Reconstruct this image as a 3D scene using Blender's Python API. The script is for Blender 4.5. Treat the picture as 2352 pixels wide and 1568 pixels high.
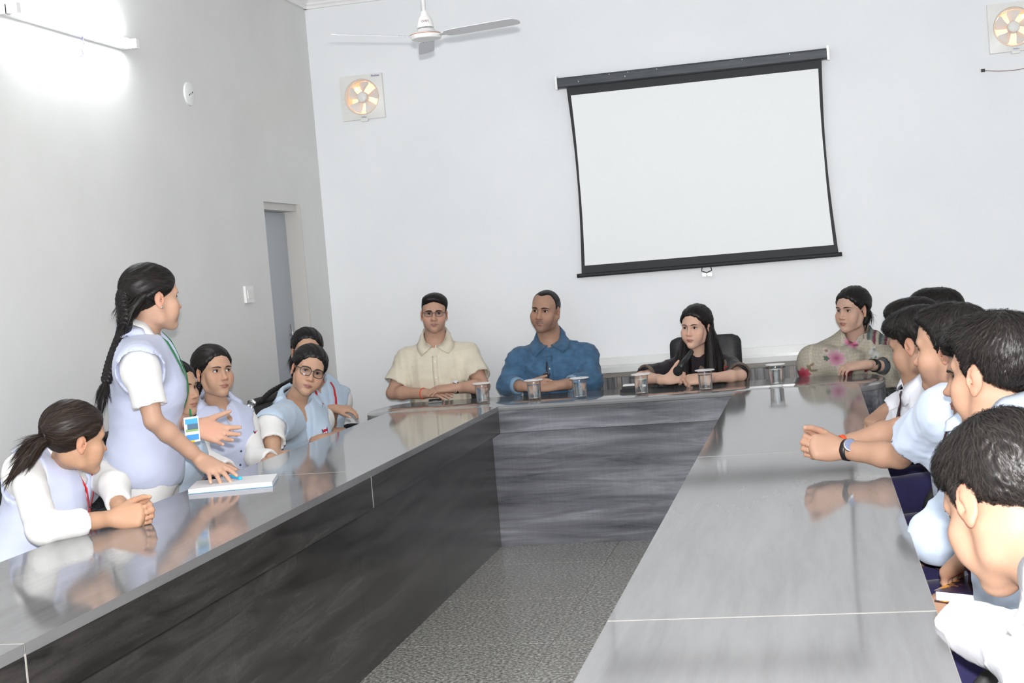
import bpy, bmesh, math, random
import numpy as np
from mathutils import Vector, Matrix

# ---------------------------------------------------------------- camera, world, lights
sc = bpy.context.scene
for o in list(bpy.data.objects):
    bpy.data.objects.remove(o)
COL = sc.collection
CAM_LOC = np.array([0.0, 0.0, 1.42])
FPX, YAW, PITCH, ROLL = 3300.0, 0.2103, -0.0467, -0.0832      # focal length in pixels of the 2352 x 1568 frame


def cam_axes():
    cy, sy, cp, sp = math.cos(YAW), math.sin(YAW), math.cos(PITCH), math.sin(PITCH)
    fwd = np.array([-sy * cp, cy * cp, sp])
    r0 = np.array([cy, sy, 0.0])
    u0 = np.cross(r0, fwd)
    r = math.cos(ROLL) * r0 + math.sin(ROLL) * u0
    u = -math.sin(ROLL) * r0 + math.cos(ROLL) * u0
    return r, u, fwd


CR, CU, CF = cam_axes()
cam = bpy.data.cameras.new('camera')
cam.sensor_fit = 'HORIZONTAL'
cam.sensor_width = 36.0
cam.lens = FPX / 2352.0 * 36.0
cam.clip_start = 0.05
cam.dof.use_dof = True
cam.dof.focus_distance = 7.0
cam.dof.aperture_fstop = 26.0
camo = bpy.data.objects.new('camera', cam)
COL.objects.link(camo)
camo.matrix_world = Matrix(((CR[0], CU[0], -CF[0], CAM_LOC[0]), (CR[1], CU[1], -CF[1], CAM_LOC[1]),
                            (CR[2], CU[2], -CF[2], CAM_LOC[2]), (0, 0, 0, 1)))
sc.camera = camo

wd = bpy.data.worlds.new('daylight')
sc.world = wd
wd.use_nodes = True
wd.node_tree.nodes['Background'].inputs[0].default_value = (0.9, 0.96, 1.0, 1)
wd.node_tree.nodes['Background'].inputs[1].default_value = 1.75

# the camera's own flash, a small lamp just above the lens
fl = bpy.data.lights.new('camera_flash', 'AREA')
fl.shape = 'RECTANGLE'
fl.size, fl.size_y = 0.07, 0.045
fl.energy = 130
fl.color = (1.0, 0.985, 0.97)
flo = bpy.data.objects.new('camera_flash', fl)
COL.objects.link(flo)
_fp = CAM_LOC + CU * 0.13 - CF * 0.02
flo.matrix_world = Matrix(((CR[0], CU[0], -CF[0], _fp[0]), (CR[1], CU[1], -CF[1], _fp[1]),
                           (CR[2], CU[2], -CF[2], _fp[2]), (0, 0, 0, 1)))

sc.view_settings.view_transform = 'Standard'
sc.view_settings.look = 'None'
sc.view_settings.gamma = 1.0
sc.view_settings.use_curve_mapping = False
sc.view_settings.exposure = 0.76


def ray(px, py):
    return CR * ((px - 1176) / FPX) - CU * ((py - 784) / FPX) + CF


def at(px, py, X=None, Y=None, Z=None):
    """the point of the room seen at a pixel of the photograph, on the plane X=, Y= or Z="""
    d = ray(px, py)
    if X is not None:
        t = (X - CAM_LOC[0]) / d[0]
    elif Y is not None:
        t = (Y - CAM_LOC[1]) / d[1]
    else:
        t = (Z - CAM_LOC[2]) / d[2]
    return CAM_LOC + d * t


# ---------------------------------------------------------------- materials
def srgb(r, g, b):
    f = lambda c: (c / 255 / 12.92) if c / 255 <= 0.04045 else ((c / 255 + 0.055) / 1.055) ** 2.4
    return (f(r), f(g), f(b), 1.0)


MATS = {}


def mat(name, col=(0.8, 0.8, 0.8, 1), rough=0.5, metal=0.0, spec=0.5, emit=None, estr=0.0, trans=0.0, coat=0.0, ior=1.45, sss=0.0):
    if name in MATS:
        return MATS[name]
    m = bpy.data.materials.new(name)
    m.use_nodes = True
    b = m.node_tree.nodes['Principled BSDF']
    b.inputs['Base Color'].default_value = col
    b.inputs['Roughness'].default_value = rough
    b.inputs['Metallic'].default_value = metal
    b.inputs['Specular IOR Level'].default_value = spec
    b.inputs['IOR'].default_value = ior
    b.inputs['Transmission Weight'].default_value = trans
    b.inputs['Coat Weight'].default_value = coat
    if sss:
        b.inputs['Subsurface Weight'].default_value = sss
        b.inputs['Subsurface Radius'].default_value = (0.012, 0.005, 0.003)
        b.inputs['Subsurface Scale'].default_value = 1.0
    if emit:
        b.inputs['Emission Color'].default_value = emit
        b.inputs['Emission Strength'].default_value = estr
    MATS[name] = m
    return m


def nodes(m):
    return m.node_tree.nodes, m.node_tree.links, m.node_tree.nodes['Principled BSDF']


def add_noise_color(m, c1, c2, scale=(5, 5, 5), detail=4, lo=0.35, hi=0.65, rough=0.55, bump=0.0, bscale=None, bdist=0.002):
    n, l, b = nodes(m)
    tc = n.new('ShaderNodeTexCoord')
    mp = n.new('ShaderNodeMapping')
    mp.inputs['Scale'].default_value = scale
    l.new(tc.outputs['Object'], mp.inputs['Vector'])
    t = n.new('ShaderNodeTexNoise')
    t.inputs['Scale'].default_value = 1.0
    t.inputs['Detail'].default_value = detail
    t.inputs['Roughness'].default_value = rough
    l.new(mp.outputs[0], t.inputs['Vector'])
    r = n.new('ShaderNodeValToRGB')
    r.color_ramp.elements[0].position, r.color_ramp.elements[1].position = lo, hi
    r.color_ramp.elements[0].color, r.color_ramp.elements[1].color = c1, c2
    l.new(t.outputs['Fac'], r.inputs['Fac'])
    l.new(r.outputs['Color'], b.inputs['Base Color'])
    if bump:
        t2 = n.new('ShaderNodeTexNoise')
        mp2 = n.new('ShaderNodeMapping')
        mp2.inputs['Scale'].default_value = bscale or scale
        l.new(tc.outputs['Object'], mp2.inputs['Vector'])
        l.new(mp2.outputs[0], t2.inputs['Vector'])
        t2.inputs['Scale'].default_value = 1.0
        t2.inputs['Detail'].default_value = 3
        bp = n.new('ShaderNodeBump')
        bp.inputs['Strength'].default_value = bump
        bp.inputs['Distance'].default_value = bdist
        l.new(t2.outputs['Fac'], bp.inputs['Height'])
        l.new(bp.outputs[0], b.inputs['Normal'])
    return r


def cloth_mat(name, col, var=0.06, weave=900, rough=0.85, bump=0.25):
    if name in MATS:
        return MATS[name]
    m = mat(name, col, rough, spec=0.2)
    c1 = tuple(max(0, c * (1 - var)) for c in col[:3]) + (1,)
    c2 = tuple(min(1, c * (1 + var)) for c in col[:3]) + (1,)
    add_noise_color(m, c1, c2, (18, 18, 18), 5, 0.3, 0.7, bump=bump, bscale=(weave, weave, weave), bdist=0.0004)
    n, l, b = nodes(m)
    b.inputs['Sheen Weight'].default_value = 0.15
    return m


def attr_mat(name, rough=0.5, sss=0.0, spec=0.4, bump=0.0, bscale=300, bdist=0.0005):
    """material that takes its colour from the mesh's own colour attribute (skin tone, printed cloth)"""
    if name in MATS:
        return MATS[name]
    m = mat(name, rough=rough, sss=sss, spec=spec)
    n, l, b = nodes(m)
    a = n.new('ShaderNodeAttribute')
    a.attribute_name = 'tone'
    l.new(a.outputs['Color'], b.inputs['Base Color'])
    if bump:
        tc = n.new('ShaderNodeTexCoord')
        t2 = n.new('ShaderNodeTexNoise')
        l.new(tc.outputs['Object'], t2.inputs['Vector'])
        t2.inputs['Scale'].default_value = bscale
        bp = n.new('ShaderNodeBump')
        bp.inputs['Strength'].default_value = bump
        bp.inputs['Distance'].default_value = bdist
        l.new(t2.outputs['Fac'], bp.inputs['Height'])
        l.new(bp.outputs[0], b.inputs['Normal'])
    return m


# ---------------------------------------------------------------- object helpers
def finish(name, me, m=None, parent=None, smooth=True):
    if m is not None:
        for q in (m if isinstance(m, (list, tuple)) else [m]):
            me.materials.append(q)
    if smooth:
        me.polygons.foreach_set('use_smooth', [True] * len(me.polygons))
    o = bpy.data.objects.new(name, me)
    COL.objects.link(o)
    if parent is not None:
        o.parent = parent
        o.matrix_parent_inverse = parent.matrix_basis.inverted()
    return o


def from_np(name, v, f, m=None, parent=None, smooth=True, tone=None, mi=None):
    me = bpy.data.meshes.new(name)
    v = np.asarray(v, dtype=np.float32)
    f = np.asarray(f, dtype=np.int32)
    k = f.shape[1]
    me.vertices.add(len(v))
    me.vertices.foreach_set('co', v.ravel())
    me.loops.add(f.size)
    me.loops.foreach_set('vertex_index', f.ravel())
    me.polygons.add(len(f))
    me.polygons.foreach_set('loop_start', np.arange(0, f.size, k, dtype=np.int32))
    me.update(calc_edges=True)
    if tone is not None:
        a = me.attributes.new('tone', 'FLOAT_COLOR', 'POINT')
        t = np.ones((len(v), 4), np.float32)
        t[:, :3] = tone
        a.data.foreach_set('color', t.ravel())
    o = finish(name, me, m, parent, smooth)
    if mi is not None:
        me.polygons.foreach_set('material_index', np.asarray(mi, np.int32))
    return o


def from_bm(name, bm, m=None, parent=None, smooth=False, bevel=0.0, seg=2, angle=40):
    if bevel:
        es = [e for e in bm.edges if len(e.link_faces) == 2 and e.calc_face_angle(0) > math.radians(angle)]
        bmesh.ops.bevel(bm, geom=es, offset=bevel, segments=seg, affect='EDGES', profile=0.5, clamp_overlap=True)
    me = bpy.data.meshes.new(name)
    bm.to_mesh(me)
    bm.free()
    o = finish(name, me, m, parent, smooth)
    if smooth:
        try:
            me.set_sharp_from_angle(angle=math.radians(38))
        except Exception:
            pass
    return o


def bm_box(bm, lo, hi):
    vs = [bm.verts.new((x, y, z)) for x in (lo[0], hi[0]) for y in (lo[1], hi[1]) for z in (lo[2], hi[2])]
    for q in ((0, 1, 3, 2), (4, 6, 7, 5), (0, 4, 5, 1), (2, 3, 7, 6), (0, 2, 6, 4), (1, 5, 7, 3)):
        bm.faces.new([vs[i] for i in q])


def box(name, lo, hi, m, parent=None, bevel=0.0, seg=2):
    bm = bmesh.new()
    bm_box(bm, lo, hi)
    return from_bm(name, bm, m, parent, bool(bevel), bevel, seg)


def prism(name, pts, z0, z1, m, parent=None, bevel=0.0):
    """horizontal polygon extruded between two heights"""
    bm = bmesh.new()
    a = [bm.verts.new((p[0], p[1], z0)) for p in pts]
    b = [bm.verts.new((p[0], p[1], z1)) for p in pts]
    bm.faces.new(a[::-1])
    bm.faces.new(b)
    n = len(pts)
    for i in range(n):
        bm.faces.new((a[i], a[(i + 1) % n], b[(i + 1) % n], b[i]))
    bmesh.ops.recalc_face_normals(bm, faces=bm.faces)
    return from_bm(name, bm, m, parent, bool(bevel), bevel)


def frame_of(d, up=(0, 0, 1)):
    d = np.asarray(d, float)
    d = d / np.linalg.norm(d)
    u = np.asarray(up, float)
    if abs(d @ u) > 0.95:
        u = np.array([1.0, 0, 0])
    x = np.cross(u, d)
    x /= np.linalg.norm(x)
    y = np.cross(d, x)
    return x, y, d


def tube_np(pts, rad, seg=10, flat=1.0, up=(0, 0, 1), caps=True):
    """swept tube; rad a number or one per point; flat squeezes the second axis. returns verts, quads"""
    pts = np.asarray(pts, float)
    n = len(pts)
    rad = np.broadcast_to(np.asarray(rad, float), (n,))
    tang = np.gradient(pts, axis=0)
    vs, fs = [], []
    px, py, _ = frame_of(tang[0], up)
    for i in range(n):
        t = tang[i] / (np.linalg.norm(tang[i]) + 1e-12)
        px = px - t * (px @ t)
        px /= np.linalg.norm(px)
        py = np.cross(t, px)
        for s in range(seg):
            a = 2 * math.pi * s / seg
            vs.append(pts[i] + rad[i] * (math.cos(a) * px + math.sin(a) * flat * py))
    for i in range(n - 1):
        for s in range(seg):
            s2 = (s + 1) % seg
            fs.append((i * seg + s, i * seg + s2, (i + 1) * seg + s2, (i + 1) * seg + s))
    if caps:
        for i, fl_ in ((0, True), (n - 1, False)):
            c = len(vs)
            vs.append(pts[i])
            for s in range(seg):
                s2 = (s + 1) % seg
                q = (i * seg + s2, i * seg + s, c, c) if fl_ else (i * seg + s, i * seg + s2, c, c)
                fs.append(q)
    return np.array(vs), np.array(fs)


def np_to_bm_mesh(name, vs, fs):
    me = bpy.data.meshes.new(name)
    me.from_pydata([tuple(v) for v in vs], [], [tuple(dict.fromkeys(f)) for f in fs])
    me.update()
    return me


def tube(name, pts, rad, m, parent=None, seg=10, flat=1.0, up=(0, 0, 1)):
    v, f = tube_np(pts, rad, seg, flat, up)
    return finish(name, np_to_bm_mesh(name, v, [list(q) for q in f.tolist()]), m, parent, True)


def spline(pts, n=24):
    """Catmull-Rom through the points"""
    p = [np.asarray(q, float) for q in pts]
    p = [2 * p[0] - p[1]] + p + [2 * p[-1] - p[-2]]
    out = []
    m = len(p) - 3
    for i in range(n):
        u = i / (n - 1) * m
        k = min(int(u), m - 1)
        t = u - k
        a, b, c, d = p[k:k + 4]
        out.append(0.5 * (2 * b + (c - a) * t + (2 * a - 5 * b + 4 * c - d) * t * t + (3 * b - 3 * c + d - a) * t ** 3))
    return np.array(out)


def lathe(name, prof, m, parent=None, seg=32, loc=(0, 0, 0), axis='Z', smooth=True, mats=None):
    """profile of (radius, height) turned round an axis"""
    bm = bmesh.new()
    rings = []
    for r, z in prof:
        if r < 1e-6:
            rings.append([bm.verts.new((0, 0, z))])
        else:
            rings.append([bm.verts.new((r * math.cos(2 * math.pi * i / seg), r * math.sin(2 * math.pi * i / seg), z)) for i in range(seg)])
    for a, b in zip(rings, rings[1:]):
        for i in range(seg):
            j = (i + 1) % seg
            if len(a) == 1 and len(b) == 1:
                continue
            if len(a) == 1:
                bm.faces.new((a[0], b[j], b[i]))
            elif len(b) == 1:
                bm.faces.new((a[i], a[j], b[0]))
            else:
                bm.faces.new((a[i], a[j], b[j], b[i]))
    bmesh.ops.recalc_face_normals(bm, faces=bm.faces)
    if axis == 'Y':
        bmesh.ops.rotate(bm, verts=bm.verts, cent=(0, 0, 0), matrix=Matrix.Rotation(math.radians(90), 3, 'X'))
    elif axis == 'X':
        bmesh.ops.rotate(bm, verts=bm.verts, cent=(0, 0, 0), matrix=Matrix.Rotation(math.radians(90), 3, 'Y'))
    bmesh.ops.translate(bm, verts=bm.verts, vec=loc)
    return from_bm(name, bm, m, parent, smooth)


def empty(name, loc, rz=0.0):
    o = bpy.data.objects.new(name, None)
    o.empty_display_size = 0.1
    COL.objects.link(o)
    o.location = loc
    o.rotation_euler = (0, 0, rz)
    return o


def tag(o, label, cat, group=None):
    o['label'] = label
    o['category'] = cat
    if group:
        o['group'] = group
    return o


def struct(o):
    o['kind'] = 'structure'
    return o


def copy_tree(o, parent=None):
    c = o.copy()
    COL.objects.link(c)
    if parent is not None:
        c.parent = parent
    for ch in list(o.children):
        copy_tree(ch, c)
    return c


def text_obj(name, body, size, m, mw, parent=None, extrude=0.0004):
    cu = bpy.data.curves.new(name, 'FONT')
    cu.body = body
    cu.size = size
    cu.extrude = extrude
    cu.align_x = 'CENTER'
    cu.align_y = 'CENTER'
    tmp = bpy.data.objects.new(name, cu)
    COL.objects.link(tmp)
    dg = bpy.context.evaluated_depsgraph_get()
    me = bpy.data.meshes.new_from_object(tmp.evaluated_get(dg))
    bpy.data.objects.remove(tmp)
    me.materials.clear()
    me.materials.append(m)
    me.transform(mw)
    o = bpy.data.objects.new(name, me)
    COL.objects.link(o)
    if parent is not None:
        o.parent = parent
        o.matrix_parent_inverse = parent.matrix_basis.inverted()
    return o
# ---------------------------------------------------------------- the room
YW, XL, XR, ZC = 8.6, -2.975, 2.9, 3.28
YN = -2.6
T = 0.75

m_wall = mat('white_enamel_wall', (0.86, 0.875, 0.89, 1), 0.5, spec=0.25)
add_noise_color(m_wall, (0.86, 0.875, 0.895, 1), (0.9, 0.912, 0.93, 1), (1.3, 1.3, 1.3), 3, bump=0.05, bscale=(5, 5, 5), bdist=0.01)
m_grey = mat('grey_wall_paint', (0.5, 0.5, 0.48, 1), 0.45, spec=0.35)
add_noise_color(m_grey, (0.73, 0.732, 0.715, 1), (0.77, 0.77, 0.755, 1), (2, 2, 2), 5, bump=0.06, bscale=(60, 60, 60), bdist=0.002)
m_ceil = mat('ceiling_paint', (0.85, 0.85, 0.85, 1), 0.7)
m_cornice = mat('cornice_paint', (0.88, 0.87, 0.87, 1), 0.5)
m_white = mat('white_plastic', (0.85, 0.85, 0.84, 1), 0.35)
m_offwhite = mat('offwhite_plastic', (0.82, 0.81, 0.78, 1), 0.4)
m_black = mat('black_plastic', (0.012, 0.012, 0.014, 1), 0.4)
m_chrome = mat('chrome', (0.8, 0.8, 0.82, 1), 0.12, metal=1.0)
m_steel = mat('brushed_steel', (0.6, 0.6, 0.6, 1), 0.3, metal=1.0)

# floor: granite tiles with narrow joints over a grout bed
m_grout = mat('tile_grout', (0.32, 0.3, 0.27, 1), 0.9)
m_gran = mat('speckled_granite', (0.3, 0.3, 0.28, 1), 0.16, spec=0.4)
_r = add_noise_color(m_gran, (0.1, 0.1, 0.096, 1), (0.7, 0.675, 0.61, 1), (75, 75, 75), 5, 0.36, 0.62, rough=0.7)
_e = _r.color_ramp.elements.new(0.5)
_e.color = (0.32, 0.315, 0.295, 1)
floor = struct(box('floor', (XL - 0.3, YN, -0.1), (XR, YW + 0.2, -0.002), m_grout))
_tx, _ty, _ts, _j = -1.08, 5.34, 0.745, 0.0022
_tm = None
for i in range(-3, 6):
    for k in range(-8, 6):
        x0, y0 = _tx + i * _ts, _ty + k * _ts
        lo = (max(XL, x0 + _j), max(YN, y0 + _j))
        hi = (min(XR, x0 + _ts - _j), min(YW, y0 + _ts - _j))
        if hi[0] - lo[0] < 0.05 or hi[1] - lo[1] < 0.05:
            continue
        box('tile', (lo[0], lo[1], -0.02), (hi[0], hi[1], 0.0), m_gran, floor)

struct(box('ceiling', (XL - 0.3, YN, ZC), (XR + 0.2, YW + 0.2, ZC + 0.15), m_ceil))

# back wall with two holes for the exhaust fans
EF = [at(834.5, 224, Y=YW), at(2327, 63, Y=YW)]
EFR = 0.118


def wall_with_holes(name, m, holes, x0, x1, z0, z1, y0, y1):
    """wall slab facing -Y with round holes cut through"""
    bm = bmesh.new()
    xs = sorted([x0, x1] + [h[0] + s * EFR for h in holes for s in (-1, 1)])
    for i in range(len(xs) - 1):
        xa, xb = xs[i], xs[i + 1]
        h = [h for h in holes if abs((xa + xb) / 2 - h[0]) < EFR * 0.5]
        if not h:
            v = [bm.verts.new(p) for p in ((xa, y0, z0), (xb, y0, z0), (xb, y0, z1), (xa, y0, z1))]
            bm.faces.new(v)
            continue
        cx, cz = h[0][0], h[0][2]
        n = 24
        ang = [math.pi + math.pi * t / n for t in range(n + 1)]
        lowr = [bm.verts.new((cx + EFR * math.cos(a), y0, cz + EFR * math.sin(a))) for a in ang]
        low = [bm.verts.new((cx + EFR * math.cos(a), y0, z0)) for a in ang]
        hir = [bm.verts.new((cx + EFR * math.cos(a), y0, cz - EFR * math.sin(a))) for a in ang]
        hig = [bm.verts.new((cx + EFR * math.cos(a), y0, z1)) for a in ang]
        for t in range(n):
            bm.faces.new((low[t], low[t + 1], lowr[t + 1], lowr[t]))
            bm.faces.new((hir[t], hir[t + 1], hig[t + 1], hig[t]))
        for a_, b_ in ((lowr, 1), (hir, -1)):
            back = [bm.verts.new((v.co.x, y1, v.co.z)) for v in a_]
            for t in range(n):
                bm.faces.new((a_[t], a_[t + 1], back[t + 1], back[t]))
    bmesh.ops.recalc_face_normals(bm, faces=bm.faces)
    return from_bm(name, bm, m)


wall_back = struct(wall_with_holes('wall_back', m_wall, EF, XL, XR, 0, ZC, YW, YW + 0.16))

# left wall with a door recess
DY0, DY1 = at(605, 463, X=XL)[1], at(688, 470, X=XL)[1]
DZ = at(645, 466, X=XL)[2]
XD = XL - 0.095
bm = bmesh.new()
bm_box(bm, (XL - 0.25, YN, 0), (XL, DY0, ZC))
bm_box(bm, (XL - 0.25, DY1, 0), (XL, YW + 0.2, ZC))
bm_box(bm, (XL - 0.25, DY0, DZ), (XL, DY1, ZC))
wall_left = struct(from_bm('wall_left', bm, m_grey))
struct(box('wall_right', (XR, YN, 0), (XR + 0.2, YW + 0.2, ZC), m_wall))
m_door = mat('grey_door_paint', srgb(176, 182, 188), 0.4)
m_jamb = mat('jamb_paint', srgb(206, 203, 199), 0.45)
door = struct(box('door_1', (XD - 0.04, DY0 - 0.02, 0), (XD, DY1 - 0.012, DZ - 0.045), m_door, bevel=0.003))
bm = bmesh.new()
bm_box(bm, (XD - 0.05, DY1 - 0.01, 0), (XL + 0.004, DY1 + 0.0, DZ))
bm_box(bm, (XD - 0.05, DY0, DZ - 0.04), (XL - 0.02, DY1 - 0.01, DZ + 0.0))
from_bm('door_frame', bm, m_jamb, door)
_p = at(668, 768, X=XD)
tube('latch', [(XD + 0.006, _p[1], _p[2] - 0.05), (XD + 0.012, _p[1], _p[2]), (XD + 0.006, _p[1], _p[2] + 0.06)], 0.005, m_steel, door, 8)
tube('latch_knob', [(XD + 0.004, _p[1] - 0.02, _p[2]), (XD + 0.03, _p[1] - 0.02, _p[2])], 0.006, m_steel, door, 8)


def cornice(name, a, b, nrm):
    """stepped plaster moulding along the wall top"""
    a, b, nrm = np.array(a), np.array(b), np.array(nrm)
    prof = [(0, 0.118), (0.018, 0.118), (0.018, 0.102), (0.026, 0.094), (0.026, 0.082), (0.05, 0.055), (0.066, 0.04), (0.066, 0.028), (0.08, 0.022), (0.08, 0.0), (0, 0.0)]
    bm = bmesh.new()
    ra = [bm.verts.new(tuple(a + nrm * d - np.array([0, 0, h]))) for d, h in prof]
    rb = [bm.verts.new(tuple(b + nrm * d - np.array([0, 0, h]))) for d, h in prof]
    for i in range(len(prof) - 1):
        bm.faces.new((ra[i], ra[i + 1], rb[i + 1], rb[i]))
    bmesh.ops.recalc_face_normals(bm, faces=bm.faces)
    return struct(from_bm(name, bm, m_cornice))


cornice('trim_1', (XL, YW, ZC), (XR, YW, ZC), (0, -1, 0))
cornice('trim_2', (XL, YW, ZC), (XL, YN, ZC), (1, 0, 0))

# ---------------------------------------------------------------- low cabinet along the back wall
m_cabframe = mat('brown_grey_laminate', (0.3, 0.27, 0.235, 1), 0.35)
add_noise_color(m_cabframe, (0.2, 0.175, 0.15, 1), (0.33, 0.3, 0.265, 1), (3, 20, 20), 4)
m_cabdoor = mat('dark_streaked_laminate', (0.15, 0.15, 0.16, 1), 0.3)
add_noise_color(m_cabdoor, (0.05, 0.05, 0.055, 1), (0.27, 0.27, 0.29, 1), (60, 10, 2.2), 5)
m_slab = mat('white_stone_slab', (0.8, 0.8, 0.8, 1), 0.2)
CY = 8.37
_zs = at(1400, 856, Y=CY)[2]
_cx0 = at(1330, 870, Y=CY)[0]
cab = empty('wall_cabinet', (0.3, 8.45, 0))
tag(cab, 'low dark wood cabinet with white stone top along the back wall', 'cabinet')
box('stone_top', (_cx0 - 0.02, CY - 0.015, _zs), (2.2, YW - 0.001, _zs + 0.032), m_slab, cab, 0.003)
box('upstand', (_cx0 - 0.02, YW - 0.03, _zs + 0.032), (2.2, YW - 0.001, _zs + 0.075), m_slab, cab, 0.003)
box('carcass', (_cx0, CY + 0.02, 0.0), (2.18, YW - 0.001, _zs - 0.001), m_cabframe, cab)
_xf = at(1423, 880, Y=CY)[0]
_dw = (at(1820, 870, Y=CY)[0] - _xf) / 2
xs = [_cx0 + 0.012] + [_xf + i * _dw for i in range(0, 7) if _xf + i * _dw < 2.1] + [2.17]
box('top_rail', (_cx0, CY, _zs - 0.028), (2.18, CY + 0.019, _zs - 0.001), m_cabframe, cab, 0.002)
for x in xs:
    box('stile', (x - 0.012, CY, 0.0), (x + 0.012, CY + 0.019, _zs - 0.029), m_cabframe, cab, 0.002)
for a, b in zip(xs, xs[1:]):
    d = box('door', (a + 0.014, CY + 0.006, 0.06), (b - 0.014, CY + 0.019, _zs - 0.031), m_cabdoor, cab, 0.002)
    box('handle', (b - 0.04, CY - 0.012, 0.5), (b - 0.03, CY + 0.005, 0.6), m_steel, d, 0.002)

# ---------------------------------------------------------------- conference tables
def wood(name, along, dark=(0.04, 0.042, 0.048, 1), mid=(0.165, 0.168, 0.19, 1), lite=(0.36, 0.365, 0.41, 1), lo=0.52, hi=0.94, rough=0.22, wave=1.0):
    m = mat(name, (0.2, 0.2, 0.2, 1), rough, spec=0.5)
    n, l, b = nodes(m)
    tc = n.new('ShaderNodeTexCoord')
    mp = n.new('ShaderNodeMapping')
    mp.inputs['Scale'].default_value = (1.6, 17, 17) if along == 'X' else (17, 1.6, 17)
    l.new(tc.outputs['Object'], mp.inputs['Vector'])
    wv = n.new('ShaderNodeTexNoise')
    wv.inputs['Scale'].default_value = 1.0
    wv.inputs['Detail'].default_value = 7
    wv.inputs['Roughness'].default_value = 0.62
    wv.inputs['Distortion'].default_value = wave
    l.new(mp.outputs[0], wv.inputs['Vector'])
    mp2 = n.new('ShaderNodeMapping')
    mp2.inputs['Scale'].default_value = (0.9, 7, 7) if along == 'X' else (7, 0.9, 7)
    l.new(tc.outputs['Object'], mp2.inputs['Vector'])
    n2 = n.new('ShaderNodeTexNoise')
    n2.inputs['Scale'].default_value = 1.0
    n2.inputs['Detail'].default_value = 5
    l.new(mp2.outputs[0], n2.inputs['Vector'])
    mp3 = n.new('ShaderNodeMapping')                                  # fine cross-cut flecks
    mp3.inputs['Scale'].default_value = (120, 9, 9) if along == 'X' else (9, 120, 9)
    l.new(tc.outputs['Object'], mp3.inputs['Vector'])
    n3 = n.new('ShaderNodeTexNoise')
    n3.inputs['Scale'].default_value = 1.0
    n3.inputs['Detail'].default_value = 3
    l.new(mp3.outputs[0], n3.inputs['Vector'])
    a1 = n.new('ShaderNodeMath')
    a1.operation = 'MULTIPLY_ADD'
    a1.inputs[1].default_value = 0.75
    l.new(wv.outputs['Fac'], a1.inputs[0])
    a0 = n.new('ShaderNodeMath')
    a0.operation = 'MULTIPLY_ADD'
    a0.inputs[1].default_value = 0.6
    l.new(n2.outputs['Fac'], a0.inputs[0])
    a3 = n.new('ShaderNodeMath')
    a3.operation = 'MULTIPLY'
    a3.inputs[1].default_value = 0.06 if wave > 0.5 else 0.03
    l.new(n3.outputs['Fac'], a3.inputs[0])
    l.new(a3.outputs[0], a0.inputs[2])
    l.new(a0.outputs[0], a1.inputs[2])
    r = n.new('ShaderNodeValToRGB')
    e = r.color_ramp.elements
    e[0].position, e[0].color = lo, dark
    e[1].position, e[1].color = hi, lite
    q = e.new((lo + hi) / 2)
    q.color = mid
    l.new(a1.outputs[0], r.inputs['Fac'])
    l.new(r.outputs['Color'], b.inputs['Base Color'])
    return m


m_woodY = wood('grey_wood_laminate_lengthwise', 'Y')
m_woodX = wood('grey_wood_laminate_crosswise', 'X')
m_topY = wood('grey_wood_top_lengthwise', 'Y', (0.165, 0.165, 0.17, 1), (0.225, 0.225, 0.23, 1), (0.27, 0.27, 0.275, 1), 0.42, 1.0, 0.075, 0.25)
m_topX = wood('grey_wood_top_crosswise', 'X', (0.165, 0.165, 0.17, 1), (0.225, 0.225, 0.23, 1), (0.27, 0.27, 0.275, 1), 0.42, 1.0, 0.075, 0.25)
m_edge = mat('pale_edge_banding', (0.42, 0.4, 0.37, 1), 0.4)
LO, LI, RI, RO = -2.235, -1.632, -0.43, 0.172
BF, BB = 7.17, 7.73
AZ = 0.612


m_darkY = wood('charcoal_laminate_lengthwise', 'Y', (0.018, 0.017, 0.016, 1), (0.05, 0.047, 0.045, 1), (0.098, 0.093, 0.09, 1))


def leg_table(y0, y1, xo, xi, label):
    """one straight run: top, inner apron, recessed panel, end panels"""
    s = 1 if xi > xo else -1
    t = empty('conference_table', ((xo + xi) / 2, (y0 + y1) / 2, 0))
    tag(t, label, 'table', 'sections of the long grey conference table')
    a, b = min(xo, xi), max(xo, xi)
    g = 0.0012
    box('tabletop', (a, y0 + g, T - 0.025), (b, y1 - g, T), m_topY, t, 0.0015, 1)
    box('edge_band', (xo - s * 0.0015, y0 + g, T - 0.024), (xo, y1 - g, T - 0.002), m_edge, t)
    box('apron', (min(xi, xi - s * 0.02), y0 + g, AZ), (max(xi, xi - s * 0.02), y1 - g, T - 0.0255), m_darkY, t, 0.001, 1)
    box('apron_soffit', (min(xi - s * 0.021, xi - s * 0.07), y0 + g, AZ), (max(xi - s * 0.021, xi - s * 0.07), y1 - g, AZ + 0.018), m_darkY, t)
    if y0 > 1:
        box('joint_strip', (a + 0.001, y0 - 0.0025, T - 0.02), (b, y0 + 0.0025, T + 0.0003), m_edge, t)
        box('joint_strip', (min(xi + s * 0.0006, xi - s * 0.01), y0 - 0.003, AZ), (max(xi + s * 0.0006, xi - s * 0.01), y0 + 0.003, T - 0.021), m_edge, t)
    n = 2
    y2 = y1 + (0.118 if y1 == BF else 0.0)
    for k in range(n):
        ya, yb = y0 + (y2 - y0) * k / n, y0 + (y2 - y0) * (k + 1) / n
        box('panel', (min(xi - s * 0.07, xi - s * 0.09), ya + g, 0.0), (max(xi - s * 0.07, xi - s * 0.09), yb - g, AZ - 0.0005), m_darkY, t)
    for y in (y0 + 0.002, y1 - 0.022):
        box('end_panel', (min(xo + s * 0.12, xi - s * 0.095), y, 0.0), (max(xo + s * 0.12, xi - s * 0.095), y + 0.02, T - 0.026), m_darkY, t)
    return t


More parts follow.
